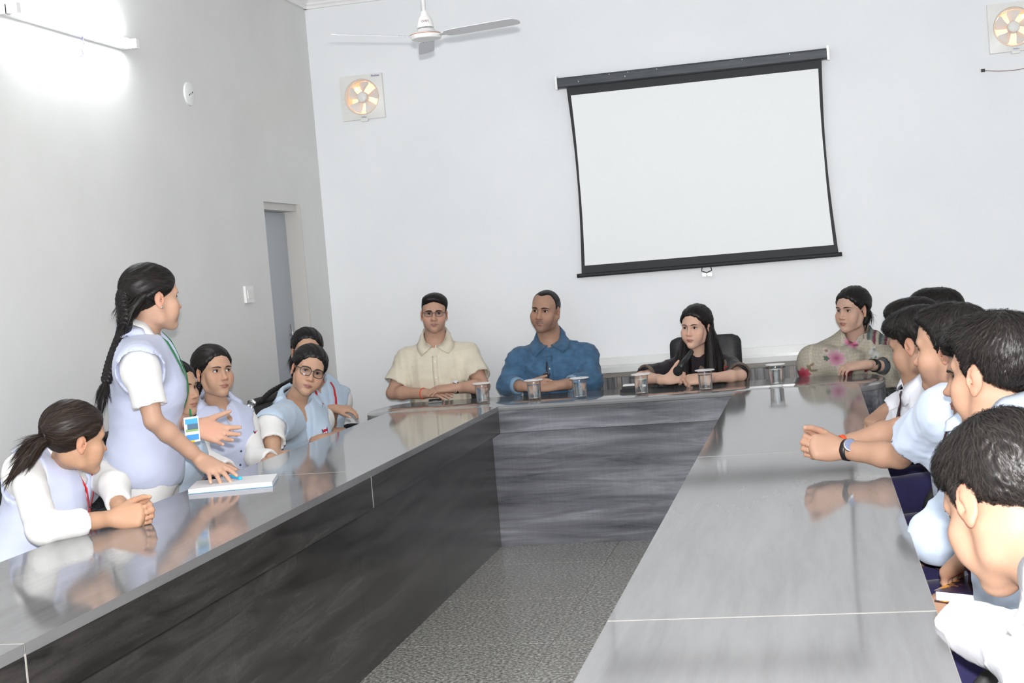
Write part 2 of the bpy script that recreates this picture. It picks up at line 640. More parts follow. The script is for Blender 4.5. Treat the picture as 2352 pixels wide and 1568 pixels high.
leg_table(0.45, 2.63, LO, LI, 'nearest section of the left table run, cut off at the lower left corner')
leg_table(2.63, 4.99, LO, LI, 'middle section of the left table run, with the person leaning on clasped hands')
leg_table(4.99, BF, LO, LI, 'far section of the left table run, joining the back table')
leg_table(0.75, 2.666, RO, RI, 'nearest section of the right table run, at the bottom of the picture')
leg_table(2.666, 4.86, RO, RI, 'middle section of the right table run, under the clasped hands and the round wristwatch')
leg_table(4.86, BF, RO, RI, 'far section of the right table run, joining the back table')

t = empty('conference_table', (-1.03, 7.45, 0))
tag(t, 'back table section with rounded ends, carrying the six covered water glasses', 'table', 'sections of the long grey conference table')


def rounded_end(cx, y0, y1, r, sgn, n=10):
    cy = (y0 + y1) / 2
    hh = (y1 - y0) / 2
    return [(cx + sgn * r * math.cos(a), cy + hh * math.sin(a)) for a in np.linspace(-math.pi / 2, math.pi / 2, n)]


pts = rounded_end(RO + 0.001, BF - 0.18, BB, 0.135, 1) + [(LO, BB)] + [(p[0], p[1]) for p in reversed(rounded_end(LO - 0.001, BF - 0.1, BB, 0.14, -1))]
pts = [p for p in pts]
# notch: the two runs butt against the front edge
pts = pts + [(LO - 0.0005, BF + 0.0012), (RO + 0.0005, BF + 0.0012)]
prism('tabletop', pts, T - 0.025, T, m_topX, t, 0.0015)
g = 0.0012
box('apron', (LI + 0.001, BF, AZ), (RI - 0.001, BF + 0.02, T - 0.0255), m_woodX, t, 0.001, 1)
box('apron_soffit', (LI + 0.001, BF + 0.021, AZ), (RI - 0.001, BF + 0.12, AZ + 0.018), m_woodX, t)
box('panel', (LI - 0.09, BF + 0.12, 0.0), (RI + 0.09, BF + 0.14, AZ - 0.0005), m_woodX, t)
# curved aprons under the round ends
for cx, y0, sgn, r in ((RO, BF - 0.18, 1, 0.135), (LO, BF - 0.1, -1, 0.14)):
    p = rounded_end(cx + sgn * 0.001, y0, BB, r, sgn, 16)
    q = rounded_end(cx + sgn * 0.001, y0 + 0.02, BB - 0.02, r - 0.02, sgn, 16)
    bm = bmesh.new()
    ring = []
    for (x, y), (u, v) in zip(p, q):
        ring.append([bm.verts.new(c) for c in ((x, y, AZ), (x, y, T - 0.0255), (u, v, T - 0.0255), (u, v, AZ))])
    for a, b in zip(ring, ring[1:]):
        for i in range(4):
            bm.faces.new((a[i], a[(i + 1) % 4], b[(i + 1) % 4], b[i]))
    bm.faces.new(ring[0])
    bm.faces.new(ring[-1][::-1])
    bmesh.ops.recalc_face_normals(bm, faces=bm.faces)
    from_bm('apron', bm, m_woodX, t)
    box('end_panel', (cx - 0.01, BF + 0.16, 0), (cx + 0.01, BB - 0.06, T - 0.026), m_woodX, t)

# ---------------------------------------------------------------- projection screen
SY = YW - 0.035
scr = empty('projection_screen', (-0.6, SY, 1.33))
tag(scr, 'pull-down white projection screen with black border and dark case on the back wall', 'projection screen')
m_case = mat('dark_screen_case', srgb(62, 66, 72), 0.35)
add_noise_color(m_case, srgb(52, 56, 62), srgb(70, 74, 80), (4, 4, 60), 4)
m_fab = mat('screen_fabric', (0.93, 0.95, 0.96, 1), 0.7, spec=0.3)
m_bord = mat('screen_black_border', (0.02, 0.022, 0.024, 1), 0.6)
zt, zb = at(1280, 181, Y=SY)[2], at(1325, 636, Y=SY)[2]
zt = (zt + at(1900, 110, Y=SY)[2]) / 2
zb = (zb + at(1935, 584, Y=SY)[2]) / 2
xl, xr = at(1281, 190, Y=SY)[0], at(1899, 120, Y=SY)[0]
ch = 0.062
bm = bmesh.new()
sec = [(0.0, 0.0), (-0.045, 0.0), (-0.058, -0.012), (-0.058, -ch + 0.008), (-0.045, -ch), (0.0, -ch)]
ra = [bm.verts.new((xl, SY + 0.034 + y, zt + z)) for y, z in sec]
rb = [bm.verts.new((xr, SY + 0.034 + y, zt + z)) for y, z in sec]
for i in range(6):
    bm.faces.new((ra[i], ra[(i + 1) % 6], rb[(i + 1) % 6], rb[i]))
bm.faces.new(ra)
bm.faces.new(rb[::-1])
bmesh.ops.recalc_face_normals(bm, faces=bm.faces)
case = from_bm('case', bm, m_case, scr)
for x in (xl - 0.012, xr):
    box('end_bracket', (x, SY - 0.028, zt - ch - 0.006), (x + 0.012, SY + 0.034, zt + 0.012), m_steel, scr, 0.002)
random.seed(4)
for i in range(7):
    x = random.uniform(xl + 0.1, xr - 0.1)
    zz = zt - random.choice([0.002, 0.003, 0.03])
    box('paint_chip', (x, SY - 0.0246, zz - 0.008), (x + 0.004, SY - 0.0235, zz - 0.001 if zz < zt - 0.01 else zz - 0.013), m_offwhite, case)
# fabric: waisted outline
fx0, fx1 = at(1301, 202, Y=SY)[0], at(1887, 138, Y=SY)[0]
gx0, gx1 = at(1336, 628, Y=SY)[0], at(1926, 580, Y=SY)[0]
n = 24


def side(i, s):
    t_ = i / n
    bow = 0.02 * math.sin(math.pi * t_)
    x = (fx0 * (1 - t_) + gx0 * t_ + bow) if s < 0 else (fx1 * (1 - t_) + gx1 * t_ - bow)
    return x, zt - ch - 0.001 + (zb + 0.016 - zt + ch) * t_


v, f, mi = [], [], []
bw = 0.021
for i in range(n + 1):
    (xa, z), (xb, _) = side(i, -1), side(i, 1)
    w = bw * (0.62 + 0.38 * abs(2 * i / n - 1))
    for x in (xa, xa + w, xb - w, xb):
        v.append((x, SY, z))
for i in range(n):
    for k in range(3):
        f.append((4 * i + k, 4 * i + k + 4, 4 * i + k + 5, 4 * i + k + 1))
        mi.append(1 if k != 1 or i == 0 or i == n - 1 else 0)
fab = from_np('fabric', v, f, [m_fab, m_bord], scr, False, mi=mi)
bx0, bx1 = at(1326, 636, Y=SY)[0], at(1934, 584, Y=SY)[0]
tube('bottom_bar', [(bx0, SY, zb + 0.004), (bx0 + 0.03, SY, zb + 0.004), (bx1 - 0.03, SY, zb + 0.004), (bx1, SY, zb + 0.004)], 0.0125, m_bord, scr, 12)
hx = at(1623, 620, Y=SY)[0]
hnd = tube('pull_handle', [(hx - 0.024, SY, zb - 0.002), (hx - 0.03, SY, zb - 0.028), (hx - 0.008, SY, zb - 0.036), (hx, SY, zb - 0.04), (hx + 0.008, SY, zb - 0.036), (hx + 0.03, SY, zb - 0.028), (hx + 0.024, SY, zb - 0.002)], 0.003, m_bord, scr, 8)
box('hook_plate', (hx - 0.028, SY + 0.006, zb - 0.06), (hx + 0.028, SY + 0.012, zb - 0.042), m_steel, scr, 0.002)
tube('hook', [(hx, SY + 0.01, zb - 0.058), (hx, SY - 0.012, zb - 0.058), (hx, SY - 0.014, zb - 0.042)], 0.003, m_steel, scr, 8)

# ---------------------------------------------------------------- exhaust fans in the back wall
m_bezel = mat('fan_bezel', (0.86, 0.85, 0.82, 1), 0.35)
m_peach = mat('copper_toned_duct', (0.95, 0.72, 0.54, 1), 0.35, metal=0.1)
m_blade = mat('fan_blade_plastic', (0.84, 0.83, 0.81, 1), 0.4)
m_shut = bpy.data.materials.new('translucent_shutter')
m_shut.use_nodes = True
_n, _l = m_shut.node_tree.nodes, m_shut.node_tree.links
_n.remove(_n['Principled BSDF'])
_t = _n.new('ShaderNodeBsdfTranslucent')
_t.inputs[0].default_value = (0.97, 0.74, 0.56, 1)
_l.new(_t.outputs[0], _n['Material Output'].inputs[0])
m_blue = mat('blue_print', srgb(70, 80, 170), 0.5)


def exhaust_fan(c, label):
    t = empty('exhaust_fan', (c[0], YW - 0.02, c[2]))
    tag(t, label, 'exhaust fan', 'square exhaust fans on the back wall')
    h = 0.136
    bm = bmesh.new()
    n = 48
    rim, out, inn = [], [], []
    for i in range(n):
        a = 2 * math.pi * i / n
        ca, sa = math.cos(a), math.sin(a)
        k = h / max(abs(ca), abs(sa))
        out.append(bm.verts.new((c[0] + k * ca, YW - 0.028, c[2] + k * sa)))
        rim.append(bm.verts.new((c[0] + 0.112 * ca, YW - 0.036, c[2] + 0.112 * sa)))
        inn.append(bm.verts.new((c[0] + 0.104 * ca, YW - 0.02, c[2] + 0.104 * sa)))
    bk = [bm.verts.new((v.co.x, YW - 0.001, v.co.z)) for v in out]
    bi = [bm.verts.new((v.co.x, YW + 0.02, v.co.z)) for v in inn]
    for i in range(n):
        j = (i + 1) % n
        bm.faces.new((out[i], out[j], rim[j], rim[i]))
        bm.faces.new((rim[i], rim[j], inn[j], inn[i]))
        bm.faces.new((inn[i], inn[j], bi[j], bi[i]))
        bm.faces.new((bk[i], bk[j], out[j], out[i]))
    bmesh.ops.recalc_face_normals(bm, faces=bm.faces)
    bz = from_bm('bezel', bm, m_bezel, t, True)
    rpts = [(c[0] + 0.105 * math.cos(a), YW - 0.022, c[2] + 0.105 * math.sin(a)) for a in np.linspace(0, 2 * math.pi, 49)]
    tube('trim_ring', rpts, 0.0035, m_peach, t, 8)
    lathe('duct', [(0.103, 0.0), (0.103, -0.1)], m_peach, t, 40, (c[0], YW + 0.02, c[2]), 'Y')
    for k in range(5):
        z0 = c[2] - 0.1 + k * 0.04
        hw = math.sqrt(max(0.0004, 0.101 ** 2 - (abs(z0 + 0.02 - c[2])) ** 2))
        box('shutter_slat', (c[0] - hw, YW + 0.1, z0 + 0.0005), (c[0] + hw, YW + 0.102, z0 + 0.0395), m_shut, t)
    lathe('hub', [(0.0, 0.034), (0.02, 0.032), (0.03, 0.026), (0.034, 0.015), (0.034, -0.02)], m_bezel, t, 28, (c[0], YW - 0.006, c[2]), 'Y')
    for k in range(5):
        a0 = math.radians(92 + 72 * k)
        vs, fs = [], []
        nr, na = 6, 7
        for i in range(nr):
            r = 0.03 + 0.069 * i / (nr - 1)
            half = math.radians(17 + 9 * i / (nr - 1)) * (1 if i < nr - 1 else 0.8)
            for q in range(na):
                u = q / (na - 1) * 2 - 1
                a = a0 + half * u - math.radians(9) * i / (nr - 1)
                vs.append((c[0] + r * math.cos(a), YW + 0.008 + 0.02 * u, c[2] + r * math.sin(a)))
        nn = len(vs)
        vs += [(x, y + 0.002, z) for x, y, z in vs]
        for i in range(nr - 1):
            for q in range(na - 1):
                b0 = i * na + q
                fs.append((b0, b0 + 1, b0 + na + 1, b0 + na))
                fs.append((nn + b0, nn + b0 + na, nn + b0 + na + 1, nn + b0 + 1))
        from_np('blade', vs, fs, m_blade, t)
    box('shutter_tab', (c[0] - 0.02, YW - 0.03, c[2] - h - 0.012), (c[0] + 0.025, YW - 0.004, c[2] - h + 0.0), m_bezel, t, 0.002)
    mw = Matrix.Translation((c[0] + 0.098, YW - 0.0368, c[2] + h - 0.014)) @ Matrix.Rotation(math.radians(90), 4, 'X')
    text_obj('lettering', 'Finolex', 0.0185, m_blue, mw, bz)
    mw = Matrix.Translation((c[0] + 0.005, YW - 0.0368, c[2] - h + 0.012)) @ Matrix.Rotation(math.radians(90), 4, 'X')
    text_obj('lettering', 'FinFans', 0.011, m_blue, mw, bz)
    return t


exhaust_fan(EF[0], 'square white exhaust fan near the grey wall, below the ceiling fan')
exhaust_fan(EF[1], 'square white exhaust fan cut off by the top right corner of the picture')

# loose cable ends on the back wall
m_cable = mat('thin_brown_cable', srgb(150, 120, 120), 0.5)
a_, b_ = at(2262, 162, Y=YW - 0.006), at(2352, 157, Y=YW - 0.006)
cb = tube('cable', spline([a_, at(2300, 163, Y=YW - 0.006), b_, at(2420, 130, Y=YW - 0.006)], 16), 0.0022, m_cable, None, 6)
tag(cb, 'thin loose cable with a dark end clip under the cut-off exhaust fan', 'cable')
p = at(2257, 162, Y=YW - 0.006)
box('cable_clip', (p[0] - 0.008, YW - 0.014, p[2] - 0.008), (p[0] + 0.012, YW - 0.0005, p[2] + 0.008), m_black, cb, 0.002)

# ---------------------------------------------------------------- things on the left wall
p0, p1 = at(22, 16, X=XL + 0.05), at(306, 108, X=XL + 0.05)
tl = empty('tube_light', (XL, (p0[1] + p1[1]) / 2, p0[2]))
tag(tl, 'lit white tube light batten high on the grey wall', 'tube light')
zt_ = (p0[2] + p1[2]) / 2
m_tube = mat('lit_tube', (1, 1, 1, 1), 0.4, emit=(0.93, 0.97, 1.0, 1), estr=34.0)
tube('glass_tube', [(XL + 0.062, p0[1] + 0.05, zt_ + 0.005), (XL + 0.062, p1[1] - 0.03, zt_ + 0.005)], 0.0145, m_tube, tl, 14)
box('batten', (XL + 0.001, p0[1], zt_ - 0.016), (XL + 0.034, p1[1], zt_ + 0.02), m_white, tl, 0.004)
for y in (p0[1], p1[1] - 0.03):
    box('end_cap', (XL + 0.03, y, zt_ - 0.016), (XL + 0.08, y + 0.03, zt_ + 0.024), m_white, tl, 0.004)
pw = at(184, 78, X=XL + 0.012)
tube('dangling_wire', spline([(XL + 0.02, pw[1], zt_ - 0.014), (XL + 0.022, pw[1] + 0.006, zt_ - 0.045), at(190, 100, X=XL + 0.01), at(187, 112, X=XL + 0.02), at(191, 124, X=XL + 0.01), at(185, 130, X=XL + 0.01)], 20), 0.0018, mat('violet_wire', srgb(90, 90, 170), 0.5), tl, 6)

pr = at(433, 216, X=XL)
rp = lathe('ceiling_rose', [(0.0, 0.012), (0.05, 0.012), (0.058, 0.008), (0.06, 0.0)], m_white, None, 32, (0, 0, 0), 'X')
rp.location = (XL, pr[1], pr[2])
tag(rp, 'round white cover plate with small screws on the grey wall', 'cover plate')
for dy in (-0.018, 0.0, 0.02):
    lathe('screw', [(0.0, 0.0025), (0.004, 0.0015), (0.004, 0.0)], m_black, rp, 10, (XL + 0.012, pr[1] + dy, pr[2] + dy * 0.4), 'X')

ps = at(569, 676, X=XL)
sw = empty('switch_plate', (XL, ps[1], ps[2]))
tag(sw, 'white wall switch plate with four rockers beside the door', 'switch')
box('plate', (XL + 0.0005, ps[1] - 0.055, ps[2] - 0.045), (XL + 0.014, ps[1] + 0.055, ps[2] + 0.045), m_white, sw, 0.004)
for k in range(4):
    y = ps[1] - 0.028 + k * 0.019
    box('rocker', (XL + 0.0145, y - 0.0085, ps[2] - 0.022), (XL + 0.019, y + 0.0085, ps[2] + 0.022), m_offwhite, sw, 0.002)

# ---------------------------------------------------------------- ceiling fan
FY = 6.4
fc = at(979, 84, Y=FY)
fan = empty('ceiling_fan', (fc[0], fc[1], fc[2]))
tag(fan, 'white three-blade ceiling fan on a down rod', 'ceiling fan')
m_fanw = mat('fan_white_enamel', (0.83, 0.82, 0.82, 1), 0.3)
m_fanb = mat('fan_blade_enamel', (0.72, 0.72, 0.755, 1), 0.35)
m_brass = mat('brass_ring', (0.62, 0.3, 0.2, 1), 0.3, metal=0.6)
tube('down_rod', [(fc[0], fc[1], fc[2] + 0.1), (fc[0], fc[1], ZC - 0.04)], 0.0085, m_fanw, fan, 14)
lathe('ceiling_cup', [(0.0, 0.0), (0.05, 0.0), (0.045, -0.03), (0.02, -0.055), (0.011, -0.06)], m_fanw, fan, 28, (fc[0], fc[1], ZC))
cup = lathe('bell_cup', [(0.0077, 0.1155), (0.0140, 0.1141), (0.0182, 0.0980), (0.0238, 0.0910), (0.0315, 0.0784), (0.0364, 0.0595), (0.0371, 0.0504), (0.0392, 0.0462), (0.0392, 0.0406), (0.0280, 0.0392)], m_fanw, fan, 36, tuple(fc))
lathe('stem', [(0.0098, 0.0525), (0.0098, 0.0210)], m_chrome, fan, 20, tuple(fc))
lathe('motor_housing', [(0.0098, 0.0385), (0.0280, 0.0371), (0.0406, 0.0315), (0.0462, 0.0231), (0.0574, 0.0168), (0.0686, 0.0126), (0.0714, 0.0070), (0.0714, -0.0028), (0.0665, -0.0112), (0.0420, -0.0168), (0.0000, -0.0182)], m_fanw, fan, 40, tuple(fc))
rr = [(fc[0] + 0.0718 * math.cos(a), fc[1] + 0.0718 * math.sin(a), fc[2] + 0.0084) for a in np.linspace(0, 2 * math.pi, 49)]
tube('brass_band', rr, 0.002, m_brass, fan, 6)
for k, deg in enumerate((-15, 105, 225)):
    a = math.radians(deg)
    d, s_ = np.array([math.cos(a), math.sin(a), 0]), np.array([-math.sin(a), math.cos(a), 0])
    tilt = math.radians(-12)
    sv = s_ * math.cos(tilt) + np.array([0, 0, 1]) * math.sin(tilt)
    nv = np.cross(d, sv)
    prof = [(0.068, 0.012), (0.095, 0.014), (0.108, 0.032), (0.16, 0.038), (0.32, 0.039), (0.42, 0.039), (0.458, 0.036), (0.47, 0.022), (0.475, 0.0)]
    top = [(r, w) for r, w in prof] + [(r, -w) for r, w in reversed(prof[:-1])]
    bm = bmesh.new()
    A = [bm.verts.new(tuple(fc + d * r + sv * w + nv * 0.0016)) for r, w in top]
    B = [bm.verts.new(tuple(fc + d * r + sv * w - nv * 0.0016)) for r, w in top]
    bm.faces.new(A)
    bm.faces.new(B[::-1])
    for i in range(len(top)):
        j = (i + 1) % len(top)
        bm.faces.new((A[i], B[i], B[j], A[j]))
    bmesh.ops.recalc_face_normals(bm, faces=bm.faces)
    bl = from_bm('blade', bm, m_fanb, fan)
    for r, w in ((0.09, 0.0), (0.12, 0.014), (0.12, -0.014), (0.14, 0.0)):
        c = fc + d * r + sv * w
        tube('screw', [c - nv * 0.003, c + nv * 0.003], 0.003, m_chrome, bl, 8)
# brand lettering wrapped on the bell cup, facing the camera
vd = np.array([CAM_LOC[0] - fc[0], CAM_LOC[1] - fc[1], 0.0])
vd /= np.linalg.norm(vd)
rx = np.cross([0, 0, 1], vd)
m_bronze = mat('bronze_print', srgb(120, 90, 85), 0.4)
mw = Matrix(((rx[0], 0, vd[0], fc[0] + vd[0] * 0.0362), (rx[1], 0, vd[1], fc[1] + vd[1] * 0.0362), (rx[2], 1, vd[2], fc[2] + 0.0655), (0, 0, 0, 1)))
text_obj('lettering', 'onn', 0.022, m_bronze, mw, cup)
# ---------------------------------------------------------------- implicit-surface modelling for bodies, clothes and hair
F32 = np.float32


def nrm(v):
    v = np.asarray(v, float)
    return v / (np.linalg.norm(v) + 1e-12)


class Field:
    """a signed-distance grid; pieces are blended in, then skinned with surface nets"""

    def __init__(s, lo, hi, h):
        s.lo = np.asarray(lo, float)
        s.h = h
        s.n = np.ceil((np.asarray(hi, float) - s.lo) / h).astype(int) + 1
        s.f = np.full(tuple(s.n), 0.2, F32)

    def blk(s, lo, hi):
        a = np.clip(np.floor((np.asarray(lo) - s.lo) / s.h).astype(int), 0, s.n)
        b = np.clip(np.ceil((np.asarray(hi) - s.lo) / s.h).astype(int) + 1, 0, s.n)
        if np.any(b <= a):
            return None
        sl = tuple(slice(i, j) for i, j in zip(a, b))
        ax = [(s.lo[i] + s.h * np.arange(a[i], b[i])).astype(F32) for i in range(3)]
        return sl, ax[0][:, None, None], ax[1][None, :, None], ax[2][None, None, :]

    def whole(s):
        return s.blk(s.lo, s.lo + s.h * s.n)

    def put(s, d, sl, op, k):
        a = s.f[sl]
        if op == 'u':
            hh = np.maximum(k - np.abs(a - d), 0) / k
            s.f[sl] = np.minimum(a, d) - hh * hh * (k * 0.25)
        elif op == 's':
            d = -d
            hh = np.maximum(k - np.abs(a - d), 0) / k
            s.f[sl] = np.maximum(a, d) + hh * hh * (k * 0.25)
        elif op == 'i':
            hh = np.maximum(k - np.abs(a - d), 0) / k
            s.f[sl] = np.maximum(a, d) + hh * hh * (k * 0.25)

    def cap(s, a, b, ra, rb=None, k=0.01, op='u', grow=0.0):
        rb = ra if rb is None else rb
        a, b = np.asarray(a, float), np.asarray(b, float)
        ra, rb = ra + grow, rb + grow
        m = max(ra, rb) + k + 2 * s.h + 0.012
        q = s.blk(np.minimum(a, b) - m, np.maximum(a, b) + m)
        if q is None:
            return
        sl, X, Y, Z = q
        ba = b - a
        l2 = float(ba @ ba) + 1e-12
        dx, dy, dz = X - F32(a[0]), Y - F32(a[1]), Z - F32(a[2])
        t = np.clip((dx * F32(ba[0]) + dy * F32(ba[1]) + dz * F32(ba[2])) / F32(l2), 0, 1)
        d = np.sqrt((dx - t * F32(ba[0])) ** 2 + (dy - t * F32(ba[1])) ** 2 + (dz - t * F32(ba[2])) ** 2) - (F32(ra) + F32(rb - ra) * t)
        s.put(d, sl, op, k)

    def ell(s, c, r, R=None, k=0.01, op='u', grow=0.0):
        """R: rows are the ellipsoid's own axes"""
        c, r = np.asarray(c, float), np.asarray(r, float) + grow
        m = (max(r) if R is not None else r) + k + 2 * s.h + 0.012
        q = s.blk(c - m, c + m)
        if q is None:
            return
        sl, X, Y, Z = q
        dx, dy, dz = X - F32(c[0]), Y - F32(c[1]), Z - F32(c[2])
        if R is not None:
            R = np.asarray(R, float)
            dx, dy, dz = [dx * F32(R[i][0]) + dy * F32(R[i][1]) + dz * F32(R[i][2]) for i in range(3)]
        k0 = np.sqrt((dx / F32(r[0])) ** 2 + (dy / F32(r[1])) ** 2 + (dz / F32(r[2])) ** 2) + F32(1e-6)
        k1 = np.sqrt((dx / F32(r[0] ** 2)) ** 2 + (dy / F32(r[1] ** 2)) ** 2 + (dz / F32(r[2] ** 2)) ** 2) + F32(1e-6)
        s.put(k0 * (k0 - 1) / k1, sl, op, k)

    def plane(s, p, n, k=0.004):
        """keep the side the normal points away from"""
        sl, X, Y, Z = s.whole()
        n = nrm(n)
        d = (X - F32(p[0])) * F32(n[0]) + (Y - F32(p[1])) * F32(n[1]) + (Z - F32(p[2])) * F32(n[2])
        s.put(d + np.zeros(s.f.shape, F32), sl, 'i', k)

    def ripple(s, amp, wl, seed, aniso=(1, 1, 1)):
        """soft cloth folds: warped sine ridges added to the distance"""
        rg = np.random.RandomState(seed)
        sl, X, Y, Z = s.whole()
        near = np.abs(s.f) < 0.03
        d = np.zeros(s.f.shape, F32)
        for o in range(3):
            kx, ky, kz = rg.normal(size=3) * np.asarray(aniso)
            kk = np.array([kx, ky, kz])
            kk = kk / np.linalg.norm(kk) * 2 * math.pi / (wl * (1, 0.6, 1.7)[o])
            k2 = rg.normal(size=3)
            k2 = k2 / np.linalg.norm(k2) * 2 * math.pi / (wl * 2.3)
            ph = (X * F32(kk[0]) + Y * F32(kk[1]) + Z * F32(kk[2]))
            w = F32(1.6) * np.sin(X * F32(k2[0]) + Y * F32(k2[1]) + Z * F32(k2[2]) + F32(rg.rand() * 6))
            v = np.sin(ph + w + F32(rg.rand() * 6))
            d += F32((1, 0.5, 0.8)[o] * amp) * (1 - np.abs(v)) ** 2
        s.f -= np.where(near, d, 0)

    def sample(s, P):
        q = (np.asarray(P, float) - s.lo) / s.h
        i = np.clip(np.floor(q).astype(int), 0, s.n - 2)
        t = np.clip(q - i, 0, 1)
        out = 0
        for dx in (0, 1):
            for dy in (0, 1):
                for dz in (0, 1):
                    w = np.where(dx, t[:, 0], 1 - t[:, 0]) * np.where(dy, t[:, 1], 1 - t[:, 1]) * np.where(dz, t[:, 2], 1 - t[:, 2])
                    out = out + w * s.f[i[:, 0] + dx, i[:, 1] + dy, i[:, 2] + dz]
        return out

    def grad(s, P):
        e = s.h
        g = np.stack([s.sample(P + np.eye(3)[i] * e) - s.sample(P - np.eye(3)[i] * e) for i in range(3)], 1)
        return g / (np.linalg.norm(g, axis=1, keepdims=True) + 1e-9)

    def snap(s, P, off=0.0, it=8):
        P = np.array(P, float)
        for _ in range(it):
            P = P - np.clip(s.sample(P) - off, -0.03, 0.03)[:, None] * s.grad(P)
        return P, s.grad(P)

    def mesh(s, relax=1):
        f = s.f
        n0, n1, n2 = f.shape
        f[0], f[-1], f[:, 0], f[:, -1], f[:, :, 0], f[:, :, -1] = 0.1, 0.1, 0.1, 0.1, 0.1, 0.1
        neg = f < 0
        c = neg[:-1, :-1, :-1].astype(np.int8)
        tot = c.copy()
        offs = [(0, 0, 0), (1, 0, 0), (0, 1, 0), (1, 1, 0), (0, 0, 1), (1, 0, 1), (0, 1, 1), (1, 1, 1)]
        for o in offs[1:]:
            tot += neg[o[0]:n0 - 1 + o[0], o[1]:n1 - 1 + o[1], o[2]:n2 - 1 + o[2]]
        act = (tot > 0) & (tot < 8)
        I = np.argwhere(act)
        idx = np.full(act.shape, -1, np.int32)
        idx[act] = np.arange(len(I), dtype=np.int32)
        V = [f[I[:, 0] + o[0], I[:, 1] + o[1], I[:, 2] + o[2]] for o in offs]
        acc = np.zeros((len(I), 3))
        cnt = np.zeros(len(I))
        for a in range(8):
            for ax in range(3):
                b = a | (1 << ax)
                if b == a:
                    continue
                cr = (V[a] < 0) != (V[b] < 0)
                t = np.where(cr, V[a] / (V[a] - V[b] + 1e-12), 0)
                p = np.array(offs[a], float)[None, :] + t[:, None] * np.eye(3)[ax][None, :]
                acc += np.where(cr[:, None], p, 0)
                cnt += cr
        P = (I + acc / cnt[:, None]) * s.h + s.lo
        faces = []
        for ax in range(3):
            sh = [n0, n1, n2]
            A = neg.take(range(0, sh[ax] - 1), axis=ax)
            B = neg.take(range(1, sh[ax]), axis=ax)
            E = np.argwhere(A != B)
            u, v = [(1, 2), (2, 0), (0, 1)][ax]
            E = E[(E[:, u] > 0) & (E[:, v] > 0)]
            q = []
            for du, dv in ((-1, -1), (0, -1), (0, 0), (-1, 0)):
                e = E.copy()
                e[:, u] += du
                e[:, v] += dv
                q.append(idx[e[:, 0], e[:, 1], e[:, 2]])
            q = np.stack(q, 1)
            fl_ = neg[E[:, 0], E[:, 1], E[:, 2]]
            q = np.where(fl_[:, None], q, q[:, ::-1])
            faces.append(q)
        Fq = np.concatenate(faces).astype(np.int32)
        for _ in range(relax):
            acc = np.zeros_like(P)
            cnt = np.zeros(len(P))
            for a in range(4):
                for b in ((a + 1) % 4, (a + 3) % 4):
                    np.add.at(acc, Fq[:, a], P[Fq[:, b]]) if False else None
            e = np.concatenate([Fq[:, [0, 1]], Fq[:, [1, 2]], Fq[:, [2, 3]], Fq[:, [3, 0]]])
            for k in range(3):
                acc[:, k] = np.bincount(e[:, 0], P[e[:, 1], k], len(P)) + np.bincount(e[:, 1], P[e[:, 0], k], len(P))
            cnt = np.bincount(e[:, 0], minlength=len(P)) + np.bincount(e[:, 1], minlength=len(P))
            P = 0.5 * P + 0.5 * acc / cnt[:, None]
        return P, Fq


def merge(parts):
    """join several (verts, quads, tone) islands into one mesh"""
    vs, fs, ts, o = [], [], [], 0
    for v, f, t in parts:
        vs.append(v)
        fs.append(f + o)
        ts.append(np.broadcast_to(t, (len(v), 3)))
        o += len(v)
    return np.concatenate(vs), np.concatenate(fs), np.concatenate(ts)


# ---------------------------------------------------------------- materials of people
m_skin = attr_mat('skin', 0.52, 0.12, 0.35, 0.12, 500, 0.0003)
m_eyew = mat('eye_white', (0.6, 0.57, 0.55, 1), 0.15)
m_iris = mat('brown_iris', (0.03, 0.014, 0.008, 1), 0.1)
m_pupil = mat('pupil', (0.003, 0.003, 0.003, 1), 0.08)
m_lash = mat('lash', (0.012, 0.009, 0.008, 1), 0.6)


def hair_mat(name, col, col2, rough=0.42):
    m = mat(name, col, rough, spec=0.3)
    n, l, b = nodes(m)
    a = n.new('ShaderNodeAttribute')
    a.attribute_name = 'tone'
    mx = n.new('ShaderNodeMix')
    mx.data_type = 'RGBA'
    mx.inputs[6].default_value = col
    mx.inputs[7].default_value = col2
    sp = n.new('ShaderNodeSeparateColor')
    l.new(a.outputs['Color'], sp.inputs[0])
    l.new(sp.outputs[0], mx.inputs[0])
    l.new(mx.outputs[2], b.inputs['Base Color'])
    b.inputs['Anisotropic'].default_value = 0.4
    return m


m_hair = hair_mat('black_hair', (0.007, 0.006, 0.006, 1), (0.03, 0.024, 0.021, 1))
m_hairb = hair_mat('dark_brown_hair', (0.014, 0.009, 0.007, 1), (0.055, 0.036, 0.028, 1))
m_brow = mat('eyebrow_hair', (0.016, 0.011, 0.009, 1), 0.7)


# ---------------------------------------------------------------- head
class Head:
    def __init__(s, c, look, roll=0.0, size=1.0, up=(0, 0, 1)):
        """c: centre of the head at eye level; look: where the nose points"""
        f = nrm(look)
        x = nrm(np.cross(f, up))
        z = np.cross(x, f)
        cr, sr = math.cos(math.radians(roll)), math.sin(math.radians(roll))
        x, z = x * cr - z * sr, z * cr + x * sr
        s.c, s.s = np.asarray(c, float), size
        s.M = np.stack([x, f, z], 1)          # columns: right, forward, up

    def w(s, p):
        return np.asarray(p, float) * s.s @ s.M.T + s.c

    def l(s, p):
        return ((np.asarray(p, float) - s.c) @ s.M) / s.s

    def wd(s, d):
        return np.asarray(d, float) @ s.M.T


def lerp(a, b, t):
    return a + (b - a) * t


def sstep(a, b, x):
    t = np.clip((x - a) / (b - a), 0, 1)
    return t * t * (3 - 2 * t)


